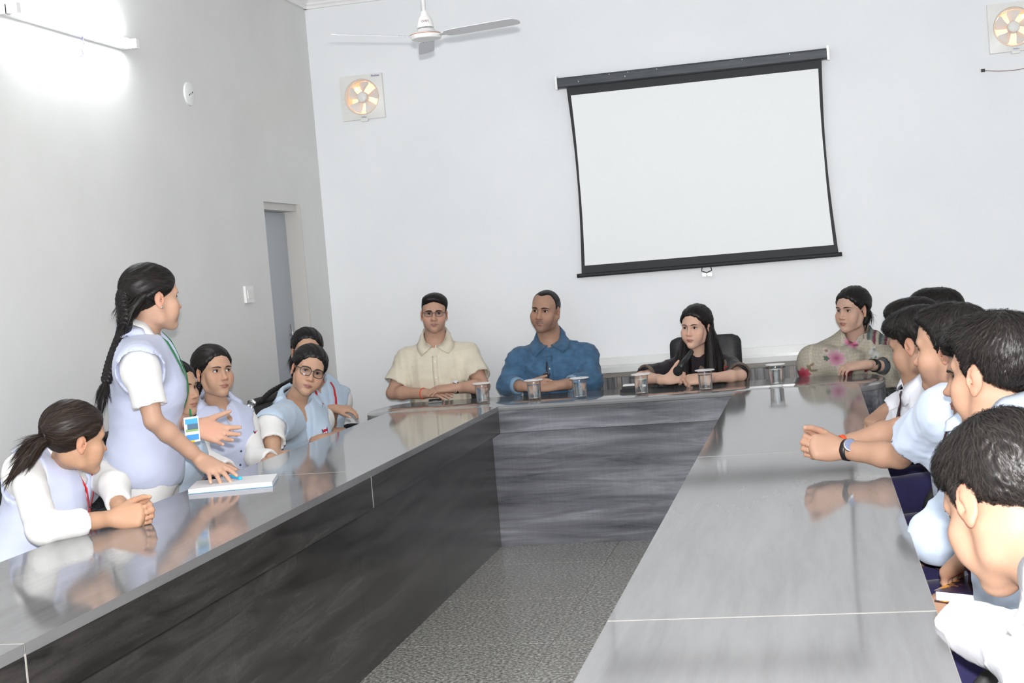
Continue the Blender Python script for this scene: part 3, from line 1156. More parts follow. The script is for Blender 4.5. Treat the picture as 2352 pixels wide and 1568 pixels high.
def build_head(H, neck, sternum, sk, male=True, h=0.0035, jaw=1.0, nose=1.0, lips=1.0, stubble=0.0, eyes=True, wide=1.0,
               lipc=(0.42, 0.16, 0.14), smile=0.0, old=0.0, slim=1.0, eyeopen=1.0):
    """returns (verts, quads, tone) in the room, and the local field for snapping brows, glasses, lashes"""
    nl, sl_ = H.l(neck), H.l(sternum)
    lo = np.minimum(np.array([-0.115, -0.135, -0.19]), np.minimum(nl - 0.05, sl_ - 0.05))
    hi = np.maximum(np.array([0.115, 0.14, 0.14]), np.maximum(nl + 0.05, sl_ + 0.05))
    F = Field(lo, hi, h / H.s)
    jw, wd = jaw, wide
    F.ell((0, -0.018, 0.034), (0.073 * wd, 0.093, 0.08), k=0.02)
    F.ell((0, 0.028, 0.036), (0.060 * wd, 0.056, 0.058), k=0.03)
    F.ell((0, 0.024, -0.03), (0.054 * jw, 0.062, 0.07), k=0.03)
    F.ell((0, 0.046, -0.078), (0.038 * jw, 0.036, 0.034), k=0.03)
    for x in (-1, 1):
        F.cap((x * 0.049 * jw, -0.004, -0.045), (x * 0.040 * jw, 0.008, -0.077), 0.016, 0.014, 0.03)
        F.cap((x * 0.040 * jw, 0.008, -0.077), (x * 0.010 * jw, 0.066, -0.106), 0.014, 0.013, 0.024)
        F.ell((x * 0.043 * wd, 0.056, -0.027), (0.024, 0.021, 0.019), k=0.028)
        F.ell((x * 0.036, 0.058, -0.055), (0.022, 0.02, 0.024), k=0.03)
        F.cap((x * 0.012, 0.086, 0.018), (x * 0.045, 0.07, 0.02), 0.008 if male else 0.006, 0.007, 0.02)
    F.ell((0, 0.078, -0.1), (0.019, 0.014, 0.015) if male else (0.015, 0.013, 0.014), k=0.02)
    # eye sockets
    for x in (-1, 1):
        F.ell((x * 0.031, 0.092, -0.001), (0.021, 0.013, 0.013), k=0.016, op='s')
    # nose
    F.cap((0, 0.078, 0.01), (0, 0.098, -0.034), 0.0075 * nose, 0.0095 * nose, 0.012)
    F.ell((0, 0.1015, -0.037), (0.0115 * nose, 0.0115 * nose, 0.0095 * nose), k=0.008)
    for x in (-1, 1):
        F.ell((x * 0.0125 * nose, 0.0895, -0.0405), (0.0085, 0.011, 0.0075), k=0.007)
        F.ell((x * 0.006 * nose, 0.0965, -0.049), (0.0036, 0.006, 0.003), k=0.003, op='s')
    # mouth
    F.ell((0, 0.074, -0.068), (0.026, 0.018, 0.018), k=0.016)
    up = smile * 0.004
    for x in (-1, 1):
        F.cap((0, 0.0925, -0.0655), (x * 0.021, 0.081, -0.0705 + up), 0.0052 * lips, 0.0022, 0.005)
        F.cap((0, 0.0905, -0.0775), (x * 0.018, 0.081, -0.0725 + up), 0.0062 * lips, 0.0022, 0.005)
        F.cap((x * 0.003, 0.0985, -0.0713), (x * 0.024, 0.086, -0.0715 + up), 0.0022, 0.0016, 0.004, op='s')
    F.cap((0, 0.0955, -0.05), (0, 0.0965, -0.06), 0.002, 0.003, 0.005, op='s')
    F.cap((-0.008, 0.0925, -0.088), (0.008, 0.0925, -0.088), 0.005, 0.005, 0.01, op='s')
    # lids: a thin shell over the eyeball with an almond opening
    if eyes:
        for x in (-1, 1):
            e = np.array([x * 0.031, 0.0655, -0.001])
            F.ell(e, (0.0152, 0.0152, 0.0148), k=0.004)
            th = math.radians(-7 * x)
            R = np.array([[math.cos(th), 0, math.sin(th)], [0, 1, 0], [-math.sin(th), 0, math.cos(th)]])
            F.ell(e + np.array([0, 0.0145, 0.0]), (0.0142, 0.011, 0.0055 * eyeopen), R, k=0.002, op='s')
            F.ell(e, (0.0121, 0.0121, 0.0121), k=0.001, op='s')
    # ears
    for x in (-1, 1):
        th = math.radians(18)
        R = np.array([[math.cos(th), -x * math.sin(th), 0], [x * math.sin(th), math.cos(th), 0], [0, 0, 1]])
        c = np.array([x * 0.0765 * wd, -0.013, -0.008])
        F.ell(c, (0.0062, 0.0185, 0.030), R, k=0.007)
        F.ell(c + np.array([x * 0.0075, 0.003, 0.006]), (0.0065, 0.0125, 0.0205), R, k=0.003, op='s')
        F.ell(c + np.array([x * 0.0035, -0.001, 0.004]), (0.0042, 0.0075, 0.017), R, k=0.004)
        F.ell(c + np.array([x * 0.007, 0.0065, -0.004]), (0.0075, 0.0062, 0.0095), R, k=0.003, op='s')
        F.ell(c + np.array([x * 0.001, 0.003, -0.0265]), (0.005, 0.0085, 0.0095), k=0.005)
        F.ell(c + np.array([x * 0.002, 0.0145, -0.004]), (0.0045, 0.0045, 0.0065), k=0.004)
    # neck and the top of the chest
    r = (0.051 if male else 0.0425) * slim
    F.cap((0, -0.018, -0.055), lerp(np.array([0, -0.018, -0.055]), nl, 0.75), r, r, 0.03)
    F.cap(lerp(np.array([0, -0.018, -0.055]), nl, 0.6), nl, r, r * 1.12, 0.03)
    F.cap(nl, sl_, r * 1.05, r * 0.9, 0.04)
    if male:
        F.ell(lerp(np.array([0, 0.0, -0.08]), nl, 0.55) + np.array([0, r * 0.72, 0]), (0.012, 0.012, 0.016), k=0.02)
    P, Q = F.mesh(1)
    # colour
    sk = np.asarray(sk, float)
    rg = np.random.RandomState(int(abs(P[:50]).sum() * 1e4) % 10000)
    x, y, z = P.T
    ax = np.abs(x)
    tone = np.tile(sk, (len(P), 1))

    def mixc(m, c, a=1.0):
        tone[:] = tone + (np.asarray(c) - tone) * (np.clip(m, 0, 1) * a)[:, None]
    lipz = -0.0715 + up * np.clip(ax / 0.02, 0, 1) ** 2
    lm = (1 - sstep(0.75, 1.05, np.sqrt((x / 0.0235) ** 2 + ((z - lipz) / np.where(z > lipz, 0.0095, 0.0115)) ** 2))) * (y > 0.06)
    mixc(lm, lipc, 0.85)
    mixc((np.abs(z - lipz) < 0.0016) * (ax < 0.024) * (y > 0.07), sk * 0.28, 0.8)
    blush = np.exp(-(((ax - 0.042) / 0.02) ** 2 + ((z + 0.035) / 0.02) ** 2)) * (y > 0.02)
    mixc(blush, sk * np.array([1.12, 0.88, 0.85]), 0.5)
    mixc(np.exp(-(((x) / 0.016) ** 2 + ((z + 0.04) / 0.014) ** 2)) * (y > 0.08), sk * np.array([1.1, 0.85, 0.82]), 0.5)
    mixc((ax > 0.074 * wd) * (np.abs(y + 0.012) < 0.03) * (np.abs(z + 0.01) < 0.045), sk * np.array([1.08, 0.8, 0.78]), 0.6)
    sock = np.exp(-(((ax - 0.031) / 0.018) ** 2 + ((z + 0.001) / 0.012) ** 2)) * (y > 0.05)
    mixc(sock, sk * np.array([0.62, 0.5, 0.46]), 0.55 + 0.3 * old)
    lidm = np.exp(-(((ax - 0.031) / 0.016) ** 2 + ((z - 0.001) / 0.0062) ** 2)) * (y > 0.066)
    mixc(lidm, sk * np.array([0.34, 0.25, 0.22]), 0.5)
    if stubble:
        beard = sstep(-0.035, -0.062, z) * sstep(-0.03, 0.02, y) * sstep(-0.145, -0.115, z)
        must = np.exp(-((z + 0.0585 + 0.12 * np.maximum(ax - 0.006, 0)) / 0.0042) ** 2) * (1 - sstep(0.018, 0.027, ax)) * (y > 0.07) * 0.8
        g = sk * np.array([0.34, 0.33, 0.36])
        mixc(np.clip(beard * 0.75, 0, 1) * (1 - lm), g, stubble)
        mixc(must, g * 0.55, min(1.0, stubble * 1.5))
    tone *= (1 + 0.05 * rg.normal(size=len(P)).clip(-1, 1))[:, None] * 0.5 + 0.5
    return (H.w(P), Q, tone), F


def add_eyes(person, H, gaze, F, lash=True):
    """eyeballs turned towards the gaze point, with iris and pupil"""
    for x in (-1, 1):
        e = np.array([x * 0.031, 0.0655, -0.001])
        g = nrm(H.l(gaze) - e)
        # the eye can only turn so far
        g = nrm(np.array([np.clip(g[0], -0.5, 0.5), max(g[1], 0.5), np.clip(g[2], -0.3, 0.3)]))
        a, b, d = frame_of(g)
        vs, fs, mi = [], [], []
        rings = [0.0, 13, 29.5, 31, 50, 75, 105, 135, 160, 180]
        seg = 18
        for q in rings:
            th = math.radians(q)
            r = 0.0122 + (0.0006 if q < 30 else 0)
            for s_ in range(seg):
                ph = 2 * math.pi * s_ / seg
                vs.append(e + r * (math.cos(th) * d + math.sin(th) * (math.cos(ph) * a + math.sin(ph) * b)))
        for i in range(len(rings) - 1):
            for s_ in range(seg):
                s2 = (s_ + 1) % seg
                fs.append((i * seg + s_, (i + 1) * seg + s_, (i + 1) * seg + s2, i * seg + s2))
                mi.append(2 if i == 0 else 1 if i == 1 else 0)
        from_np('eye', H.w(np.array(vs)), fs, [m_eyew, m_iris, m_pupil], person, mi=mi)
        if lash:
            th = math.radians(-7 * x)
            pts = []
            for t in np.linspace(-1, 1, 9):
                px = 0.0142 * t
                pz = 0.0054 * math.sqrt(max(0, 1 - t * t)) + 0.0006
                qx, qz = px * math.cos(th) - pz * math.sin(th), px * math.sin(th) + pz * math.cos(th)
                yy = math.sqrt(max(0, 0.0157 ** 2 - qx * qx - qz * qz))
                pts.append(e + np.array([qx, yy, qz]))
            tube('eyelash', H.w(np.array(pts)), np.array([0.0006] + [0.0014] * 7 + [0.0009]) * H.s, m_lash, person, 6)


def add_brows(person, H, F, thick=1.0, arch=0.004, mm=None, tilt=0.0):
    for x in (-1, 1):
        ts = np.linspace(0, 1, 9)
        P = np.stack([x * (0.012 + 0.038 * ts), 0.092 - 0.02 * ts ** 2, 0.0165 + arch * np.sin(ts * 2.2) - 0.003 * ts + tilt * (1 - ts)], 1)
        P, N = F.snap(P, 0.0006)
        r = np.array([0.0022, 0.003, 0.0034, 0.0034, 0.0031, 0.0027, 0.0022, 0.0016, 0.0008]) * thick
        v, f = tube_np(H.w(P), r * H.s, 8, 0.45, up=H.wd(N[0]))
        finish('eyebrow', np_to_bm_mesh('eyebrow', v, f.tolist()), mm or m_brow, person)


def strands(V, Nn, flow, n, length, width, seed, lift=0.002, seg=5, curl=0.0, F=None, jitter=0.15):
    """thin tapering hair ribbons lying on a hair surface. V, Nn: points and normals; flow(P)->direction"""
    rg = np.random.RandomState(seed)
    i = rg.randint(0, len(V), n)
    P = V[i].copy()
    Nn = Nn[i].copy()
    L = length * (0.6 + 0.8 * rg.rand(n))
    w = width * (0.6 + 0.8 * rg.rand(n))
    lf = lift * (0.15 + 1.0 * rg.rand(n) ** 2)
    pts = []
    jit = rg.normal(size=(n, 3)) * jitter
    for k in range(seg + 1):
        d = flow(P) + jit
        d = d - Nn * np.sum(d * Nn, 1, keepdims=True)
        d /= np.linalg.norm(d, axis=1, keepdims=True) + 1e-9
        t = k / seg
        pts.append((P + Nn * (lf * math.sin(math.pi * (0.08 + 0.8 * t)))[:, None], d.copy(), Nn.copy()))
        P = P + d * (L / seg)[:, None]
        if F is not None:
            P, Nn = F.snap(P, 0.0, 2)
        jit = jit + rg.normal(size=(n, 3)) * curl
    vs = np.zeros((n, (seg + 1) * 2, 3))
    for k, (p, d, nn_) in enumerate(pts):
        sd = np.cross(d, nn_)
        ww = w * (1 - (k / seg) ** 2 * 0.85) * (0.5 if k == 0 else 1)
        vs[:, 2 * k] = p - sd * ww[:, None]
        vs[:, 2 * k + 1] = p + sd * ww[:, None]
    base = np.arange(n)[:, None] * (seg + 1) * 2
    fs = np.concatenate([base + np.array([[2 * k, 2 * k + 1, 2 * k + 3, 2 * k + 2]]) for k in range(seg)])
    tone = np.repeat(rg.rand(n) ** 2, (seg + 1) * 2)[:, None] * np.ones(3)
    return vs.reshape(-1, 3), fs.astype(np.int32), tone


def vnormals(V, Q):
    a = V[Q[:, 2]] - V[Q[:, 0]]
    b = V[Q[:, 3]] - V[Q[:, 1]]
    n = np.cross(a, b)
    out = np.zeros_like(V)
    for k in range(3):
        for c in range(4):
            out[:, k] += np.bincount(Q[:, c], n[:, k], len(V))
    return out / (np.linalg.norm(out, axis=1, keepdims=True) + 1e-12)


def build_hair(person, H, style, seed=0, h=0.0039, m=None, nstr=900, vol=0.0, slen=0.05, swid=0.0011, wide=1.0, part=0.0, tail=None, hl=0.0, rough=1.0):
    """style: 'tied' women's pulled-back hair, 'short' neat men's, 'buzz' receding, 'mop' fuller boys', 'long' loose"""
    m = m or m_hair
    lo, hi = np.array([-0.125, -0.16, -0.17]), np.array([0.125, 0.14, 0.165])
    if style == 'long':
        lo = np.array([-0.15, -0.17, -0.19])
    F = Field(lo, hi, h / H.s)
    wd = wide
    g = {'tied': 0.010, 'short': 0.0055, 'buzz': 0.0035, 'mop': 0.008, 'long': 0.012}[style]
    F.ell((0, -0.018, 0.034), (0.073 * wd, 0.093, 0.08), k=0.02, grow=g)
    F.ell((0, 0.028, 0.036), (0.060 * wd, 0.056, 0.058), k=0.03, grow=g * 0.8)
    if style in ('short', 'mop'):
        v = (0.010 if style == 'short' else 0.016) + vol
        F.ell((part * 0.01, -0.008, 0.07), (0.062 * wd, 0.084, 0.044), k=0.03, grow=v)
        if style == 'mop':
            F.ell((0, 0.05, 0.078), (0.048, 0.04, 0.03), k=0.03, grow=v * 0.8)
            F.ell((0, -0.055, 0.055), (0.052, 0.045, 0.042), k=0.03, grow=v * 0.7)
        else:
            F.ell((-part * 0.02, 0.045, 0.085), (0.042, 0.035, 0.022), k=0.03, grow=v * 0.6)
    if style in ('tied', 'long'):
        F.ell((0, -0.03, 0.045), (0.070 * wd, 0.085, 0.072), k=0.03, grow=0.012 + vol)
    sl, X, Y, Z = F.whole()
    ax = np.abs(X)
    if style in ('tied', 'long'):
        thr = np.minimum(0.012 + 0.70 * (Y - 0.02), 0.012 + 1.05 * (Y - 0.02)) - 4.0 * np.maximum(ax - 0.015, 0) ** 2
        thr = thr + 0.02 * sstep(0.05, 0.1, Y)
    elif style == 'short':
        thr = np.minimum(0.02 + 0.62 * Y, 0.02 + 1.15 * Y)
        thr = thr + 0.004 * np.cos(X * 60)
    elif style == 'buzz':
        thr = np.minimum(0.022 + 0.95 * Y, 0.02 + 1.15 * Y) + 0.026 * np.exp(-((ax - 0.042) / 0.02) ** 2) * sstep(0.0, 0.05, Y)
        thr = thr - 0.008 * np.exp(-(X / 0.015) ** 2)
    else:
        thr = np.minimum(0.016 + 0.46 * Y, 0.02 + 1.1 * Y) + 0.004 * np.sin(X * 120)
    if style in ('short', 'mop', 'buzz'):                      # sideburns in front of the ears
        thr = thr - 0.04 * np.exp(-((Y - 0.013) / 0.011) ** 2) * sstep(0.05, 0.06, ax)
    thr = thr + hl * sstep(0.0, 0.06, Y)
    thr = thr + np.zeros(F.f.shape, F32)
    F.f += (F32(0.7 * g) * (1 - sstep(0.0, 0.03, Z - thr))).astype(F32)        # hair thins out towards the hairline
    F.put((thr - Z).astype(F32) * F32(0.75), sl, 'i', 0.012 if style != 'buzz' else 0.006)
    # clear the ears
    for x in (-1, 1):
        F.ell((x * 0.08 * wd, -0.012, -0.008), (0.016, 0.024, 0.034), k=0.006, op='s')
    if style == 'long':
        for x in (-1, 1):
            F.cap((x * 0.062, -0.04, 0.03), (x * 0.078, -0.035, -0.08), 0.026, 0.03, 0.02)
            F.cap((x * 0.078, -0.035, -0.08), (x * 0.07, -0.03, -0.17), 0.03, 0.03, 0.02)
        F.cap((-0.05, -0.07, -0.06), (0.05, -0.07, -0.06), 0.035, 0.035, 0.03)
        F.cap((-0.05, -0.07, -0.14), (0.05, -0.07, -0.14), 0.035, 0.035, 0.03)
    # combed relief
    near = np.abs(F.f) < 0.02
    rg = np.random.RandomState(seed)
    if style in ('tied', 'long'):
        ang = np.arctan2(X - part * 0.03, Z + 0.05 + 0 * Y)
        rel = np.sin(ang * 46 + 9 * np.sin(Y * 22)) * 0.0009 + np.sin(ang * 23 + 4 + 5 * np.sin(Y * 15)) * 0.0012
    elif style == 'mop':
        a1 = X * 210 + 26 * np.sin(Y * 33 + 2 * np.sin(Z * 41)) + seed
        a2 = X * 120 + Y * 90 + 14 * np.sin(Z * 50 + Y * 30) + seed * 2
        a3 = X * 75 + 9 * np.sin(Y * 61 + 3 * np.sin(X * 80 + seed)) + 8 * np.sin(Z * 47 + seed)
        rel = (np.sin(a1) * 0.0004 + np.sin(a2) * 0.0007 + np.sin(a3) * 0.0014) * rough
    else:
        a1 = X * 260 + 8 * np.sin(Y * 40 + seed)
        rel = np.sin(a1) * 0.0006 * (1 if style == 'short' else 0.3)
    F.f += np.where(near, rel, 0).astype(F32)
    P, Q = F.mesh(1)
    N = vnormals(P, Q)
    parts = [(P, Q, np.zeros(3) + 0.12)]

    if style in ('tied', 'long'):
        tl_ = np.array([0, -0.11, -0.02]) if tail is None else H.l(tail[0])

        def flow(p):
            d = tl_ - p
            d[:, 2] += 0.03
            if style == 'long':
                d = np.stack([0.25 * np.sign(p[:, 0]) * np.ones(len(p)), -0.35 * np.ones(len(p)), -0.9 * np.ones(len(p))], 1)
            return d / (np.linalg.norm(d, axis=1, keepdims=True) + 1e-9)
    elif style == 'mop':
        sx = rg.choice([-1, 1])
        crown = np.array([0.012 * sx, -0.035, 0.12])

        def flow(p):                                  # hair lies outwards from the crown, swept a little to one side
            d = p - crown
            d = d / (np.linalg.norm(d, axis=1, keepdims=True) + 1e-6)
            sw = np.stack([0.45 * sx * np.ones(len(p)), 0.15 * np.ones(len(p)), np.zeros(len(p))], 1) * (p[:, 2:3] > 0.06)
            wv_ = 0.25 * np.stack([np.sin(p[:, 1] * 70 + seed), np.sin(p[:, 0] * 60 + seed), np.zeros(len(p))], 1)
            return d + sw + wv_
    else:
        def flow(p):
            return np.stack([part * 0.7 + p[:, 0] * 6, -0.35 * np.ones(len(p)), -0.6 - 8 * np.maximum(0.04 - p[:, 2], 0)], 1)
    if nstr:
        ok = (P[:, 2] > -0.08)
        parts.append(strands(P[ok], N[ok], flow, nstr, slen, swid, seed + 5, {'mop': 0.0045, 'buzz': 0.0008}.get(style, 0.0016), 5, 0.0 if style != 'mop' else 0.025, F, 0.12 if style == 'mop' else 0.06))
    V, Qm, tn = merge(parts)
    o = from_np('hair', H.w(V), Qm, m, person, True, tone=tn)
    return o


def braid(name, person, pts, r0, r1, m, seed=0, plaits=16, tuft=0.0):
    """three-strand plait along a path, then a loose tuft"""
    c = spline(pts, 120)
    d = np.gradient(c, axis=0)
    d /= np.linalg.norm(d, axis=1, keepdims=True)
    px, _, _ = frame_of(d[0])
    fr = []
    for i in range(len(c)):
        px = px - d[i] * (px @ d[i])
        px /= np.linalg.norm(px)
        fr.append((px.copy(), np.cross(d[i], px)))
    parts = []
    t = np.linspace(0, 1, len(c))
    for k in range(3):
        ph = 2 * math.pi * plaits / 2 * t + 2 * math.pi * k / 3
        rr = r0 + (r1 - r0) * t
        off = np.stack([np.sin(ph), 0.55 * np.sin(2 * ph)], 1) * rr[:, None] * 0.55
        q = c + np.array([off[i, 0] * fr[i][0] + off[i, 1] * fr[i][1] for i in range(len(c))])
        v, f = tube_np(q, rr * 0.62, 8)
        parts.append((v, f, np.zeros(3) + 0.15))
    V, Qm, tn = merge(parts)
    o = from_np(name, V, Qm, m, person, True, tone=tn)
    return o


def tail_mesh(name, person, pts, rad, m, seed=0, n=500, wid=0.0012):
    """loose pony tail: a tapered lock with strands over it"""
    c = spline(pts, 40)
    rr = np.interp(np.linspace(0, 1, 40), np.linspace(0, 1, len(rad)), rad)
    v, f = tube_np(c, rr, 14, 0.8)
    rg = np.random.RandomState(seed)
    tg = np.gradient(c, axis=0)
    parts = [(v, f, np.zeros(3) + 0.12)]
    N = vnormals(v, f)
    kk = np.arange(14 * 5, 14 * 38)
    from_c = lambda p: tg[np.argmin(((p[:, None, :] - c[None, :, :]) ** 2).sum(2), 1)] / (np.linalg.norm(tg, axis=1).mean() + 1e-9)
    if n:
        parts.append(strands(v[kk], N[kk], from_c, n, 0.06, wid, seed, 0.004, 5, 0.04, None, 0.08))
    V, Qm, tn = merge(parts)
    return from_np(name, V, Qm, m, person, True, tone=tn)
# ---------------------------------------------------------------- bodies and clothes
HOLL = []


def hollow_out(F):
    """cut the sleeve mouths once the folds are in"""
    for f, a, b, r in HOLL:
        if f is F and r > 0.01:
            F.cap(a, b, r, None, 0.003, 's')
    HOLL.clear()


def cone_open(F, a, b, ra, rb, k=0.02, grow=0.0, hollow=0.006):
    """sleeve: a tapered tube with a flat open end at b"""
    a, b = np.asarray(a, float), np.asarray(b, float)
    L = np.linalg.norm(b - a)
    d = (b - a) / L
    m = max(ra, rb) + grow + k + 0.03
    q = F.blk(np.minimum(a, b) - m, np.maximum(a, b) + m)
    if q is None:
        return
    sl, X, Y, Z = q
    dx, dy, dz = X - F32(a[0]), Y - F32(a[1]), Z - F32(a[2])
    s = dx * F32(d[0]) + dy * F32(d[1]) + dz * F32(d[2])
    t = np.clip(s, 0, None)
    r = ra + grow + (rb - ra) * np.clip(t / L, 0, 1)
    rad = np.sqrt((dx - t * F32(d[0])) ** 2 + (dy - t * F32(d[1])) ** 2 + (dz - t * F32(d[2])) ** 2)
    dd = np.maximum(rad - r, s - L)
    F.put(dd.astype(F32), sl, 'u', k)
    if hollow:
        HOLL.append((F, b - d * 0.004, b + d * 0.004, rb + grow - 0.0125))


class Hand:
    """palm, five jointed fingers; dir: wrist to knuckles, back: out of the back of the hand"""

    def __init__(s, wrist, dr, back, side, size=1.0, curl=(20, 25, 28, 32), pip=None, spread=1.0, thumb=(35, 10, 20), tips=None):
        s.w = np.asarray(wrist, float)
        s.y = nrm(dr)
        bk = np.asarray(back, float)
        s.z = nrm(bk - s.y * (bk @ s.y))
        s.x = np.cross(s.y, s.z) * (-1 if side == 'R' else 1)      # towards the thumb
        s.k = size
        s.curl, s.pip, s.spread, s.thumb = curl, pip or tuple(c * 1.3 for c in curl), spread, thumb
        s.tipl = []

    def p(s, x, y, z):
        return s.w + s.k * (x * s.x + y * s.y + z * s.z)

    def add(s, F):
        k = s.k
        spec = [(0.027, 0.089, 0.068, 0.0095, 7), (0.0085, 0.093, 0.075, 0.0097, 1), (-0.0105, 0.089, 0.069, 0.0092, -5), (-0.028, 0.081, 0.054, 0.0082, -13)]
        F.ell(s.p(0, 0.048, 0), (0.040 * k, 0.054 * k, 0.0165 * k), np.stack([s.x, s.y, s.z]), 0.012)
        F.cap(s.p(0.0, -0.03, 0), s.p(0, 0.02, 0), 0.022 * k, 0.02 * k, 0.02)
        for i, (x, y, L, r, sp) in enumerate(spec):
            F.cap(s.p(x * 0.6, 0.015, 0), s.p(x, y, 0.002), 0.0135 * k, 0.012 * k, 0.014)
            a = s.p(x, y, 0.001)
            th = math.radians(sp * s.spread)
            base = math.sin(th) * s.x + math.cos(th) * s.y
            ang = 0.0
            for q, (fr, add) in enumerate(((0.44, s.curl[i]), (0.31, s.pip[i]), (0.25, s.pip[i] * 0.65))):
                ang += math.radians(add)
                d = math.cos(ang) * base - math.sin(ang) * s.z
                b = a + d * L * fr * k
                ra, rb = r * (1.06 - 0.1 * q) * k, r * (0.98 - 0.11 * q) * k
                F.cap(a, b, ra, rb, 0.003 if q else 0.006)
                a = b
            s.tipl.append((a, math.cos(ang) * s.z + math.sin(ang) * base))
        # thumb: leaves the side of the palm near its base
        o, f, c = [math.radians(v) for v in s.thumb]
        a = s.p(0.022, 0.022, -0.004)
        d = nrm(math.sin(o) * s.x + math.cos(o) * s.y - math.sin(f) * s.z)
        b = a + d * 0.045 * k
        F.cap(a, b, 0.0145 * k, 0.0115 * k, 0.012)
        ax = nrm(np.cross(d, s.z))
        d2 = nrm(d * math.cos(c * 0.5) + nrm(s.y - s.x * 0.3 - s.z * 0.4) * math.sin(c * 0.5))
        b2 = b + d2 * 0.034 * k
        F.cap(b, b2, 0.0105 * k, 0.0095 * k, 0.004)
        d3 = nrm(d2 * math.cos(c * 0.5) + nrm(s.y - s.x * 0.5 - s.z * 0.5) * math.sin(c * 0.5))
        b3 = b2 + d3 * 0.025 * k
        F.cap(b2, b3, 0.0092 * k, 0.0075 * k, 0.003)
        s.tipl.append((b3, nrm(s.z + s.x)))

    def bounds(s):
        return s.w + 0.1 * s.k * s.y - 0.13 * s.k, s.w + 0.1 * s.k * s.y + 0.13 * s.k


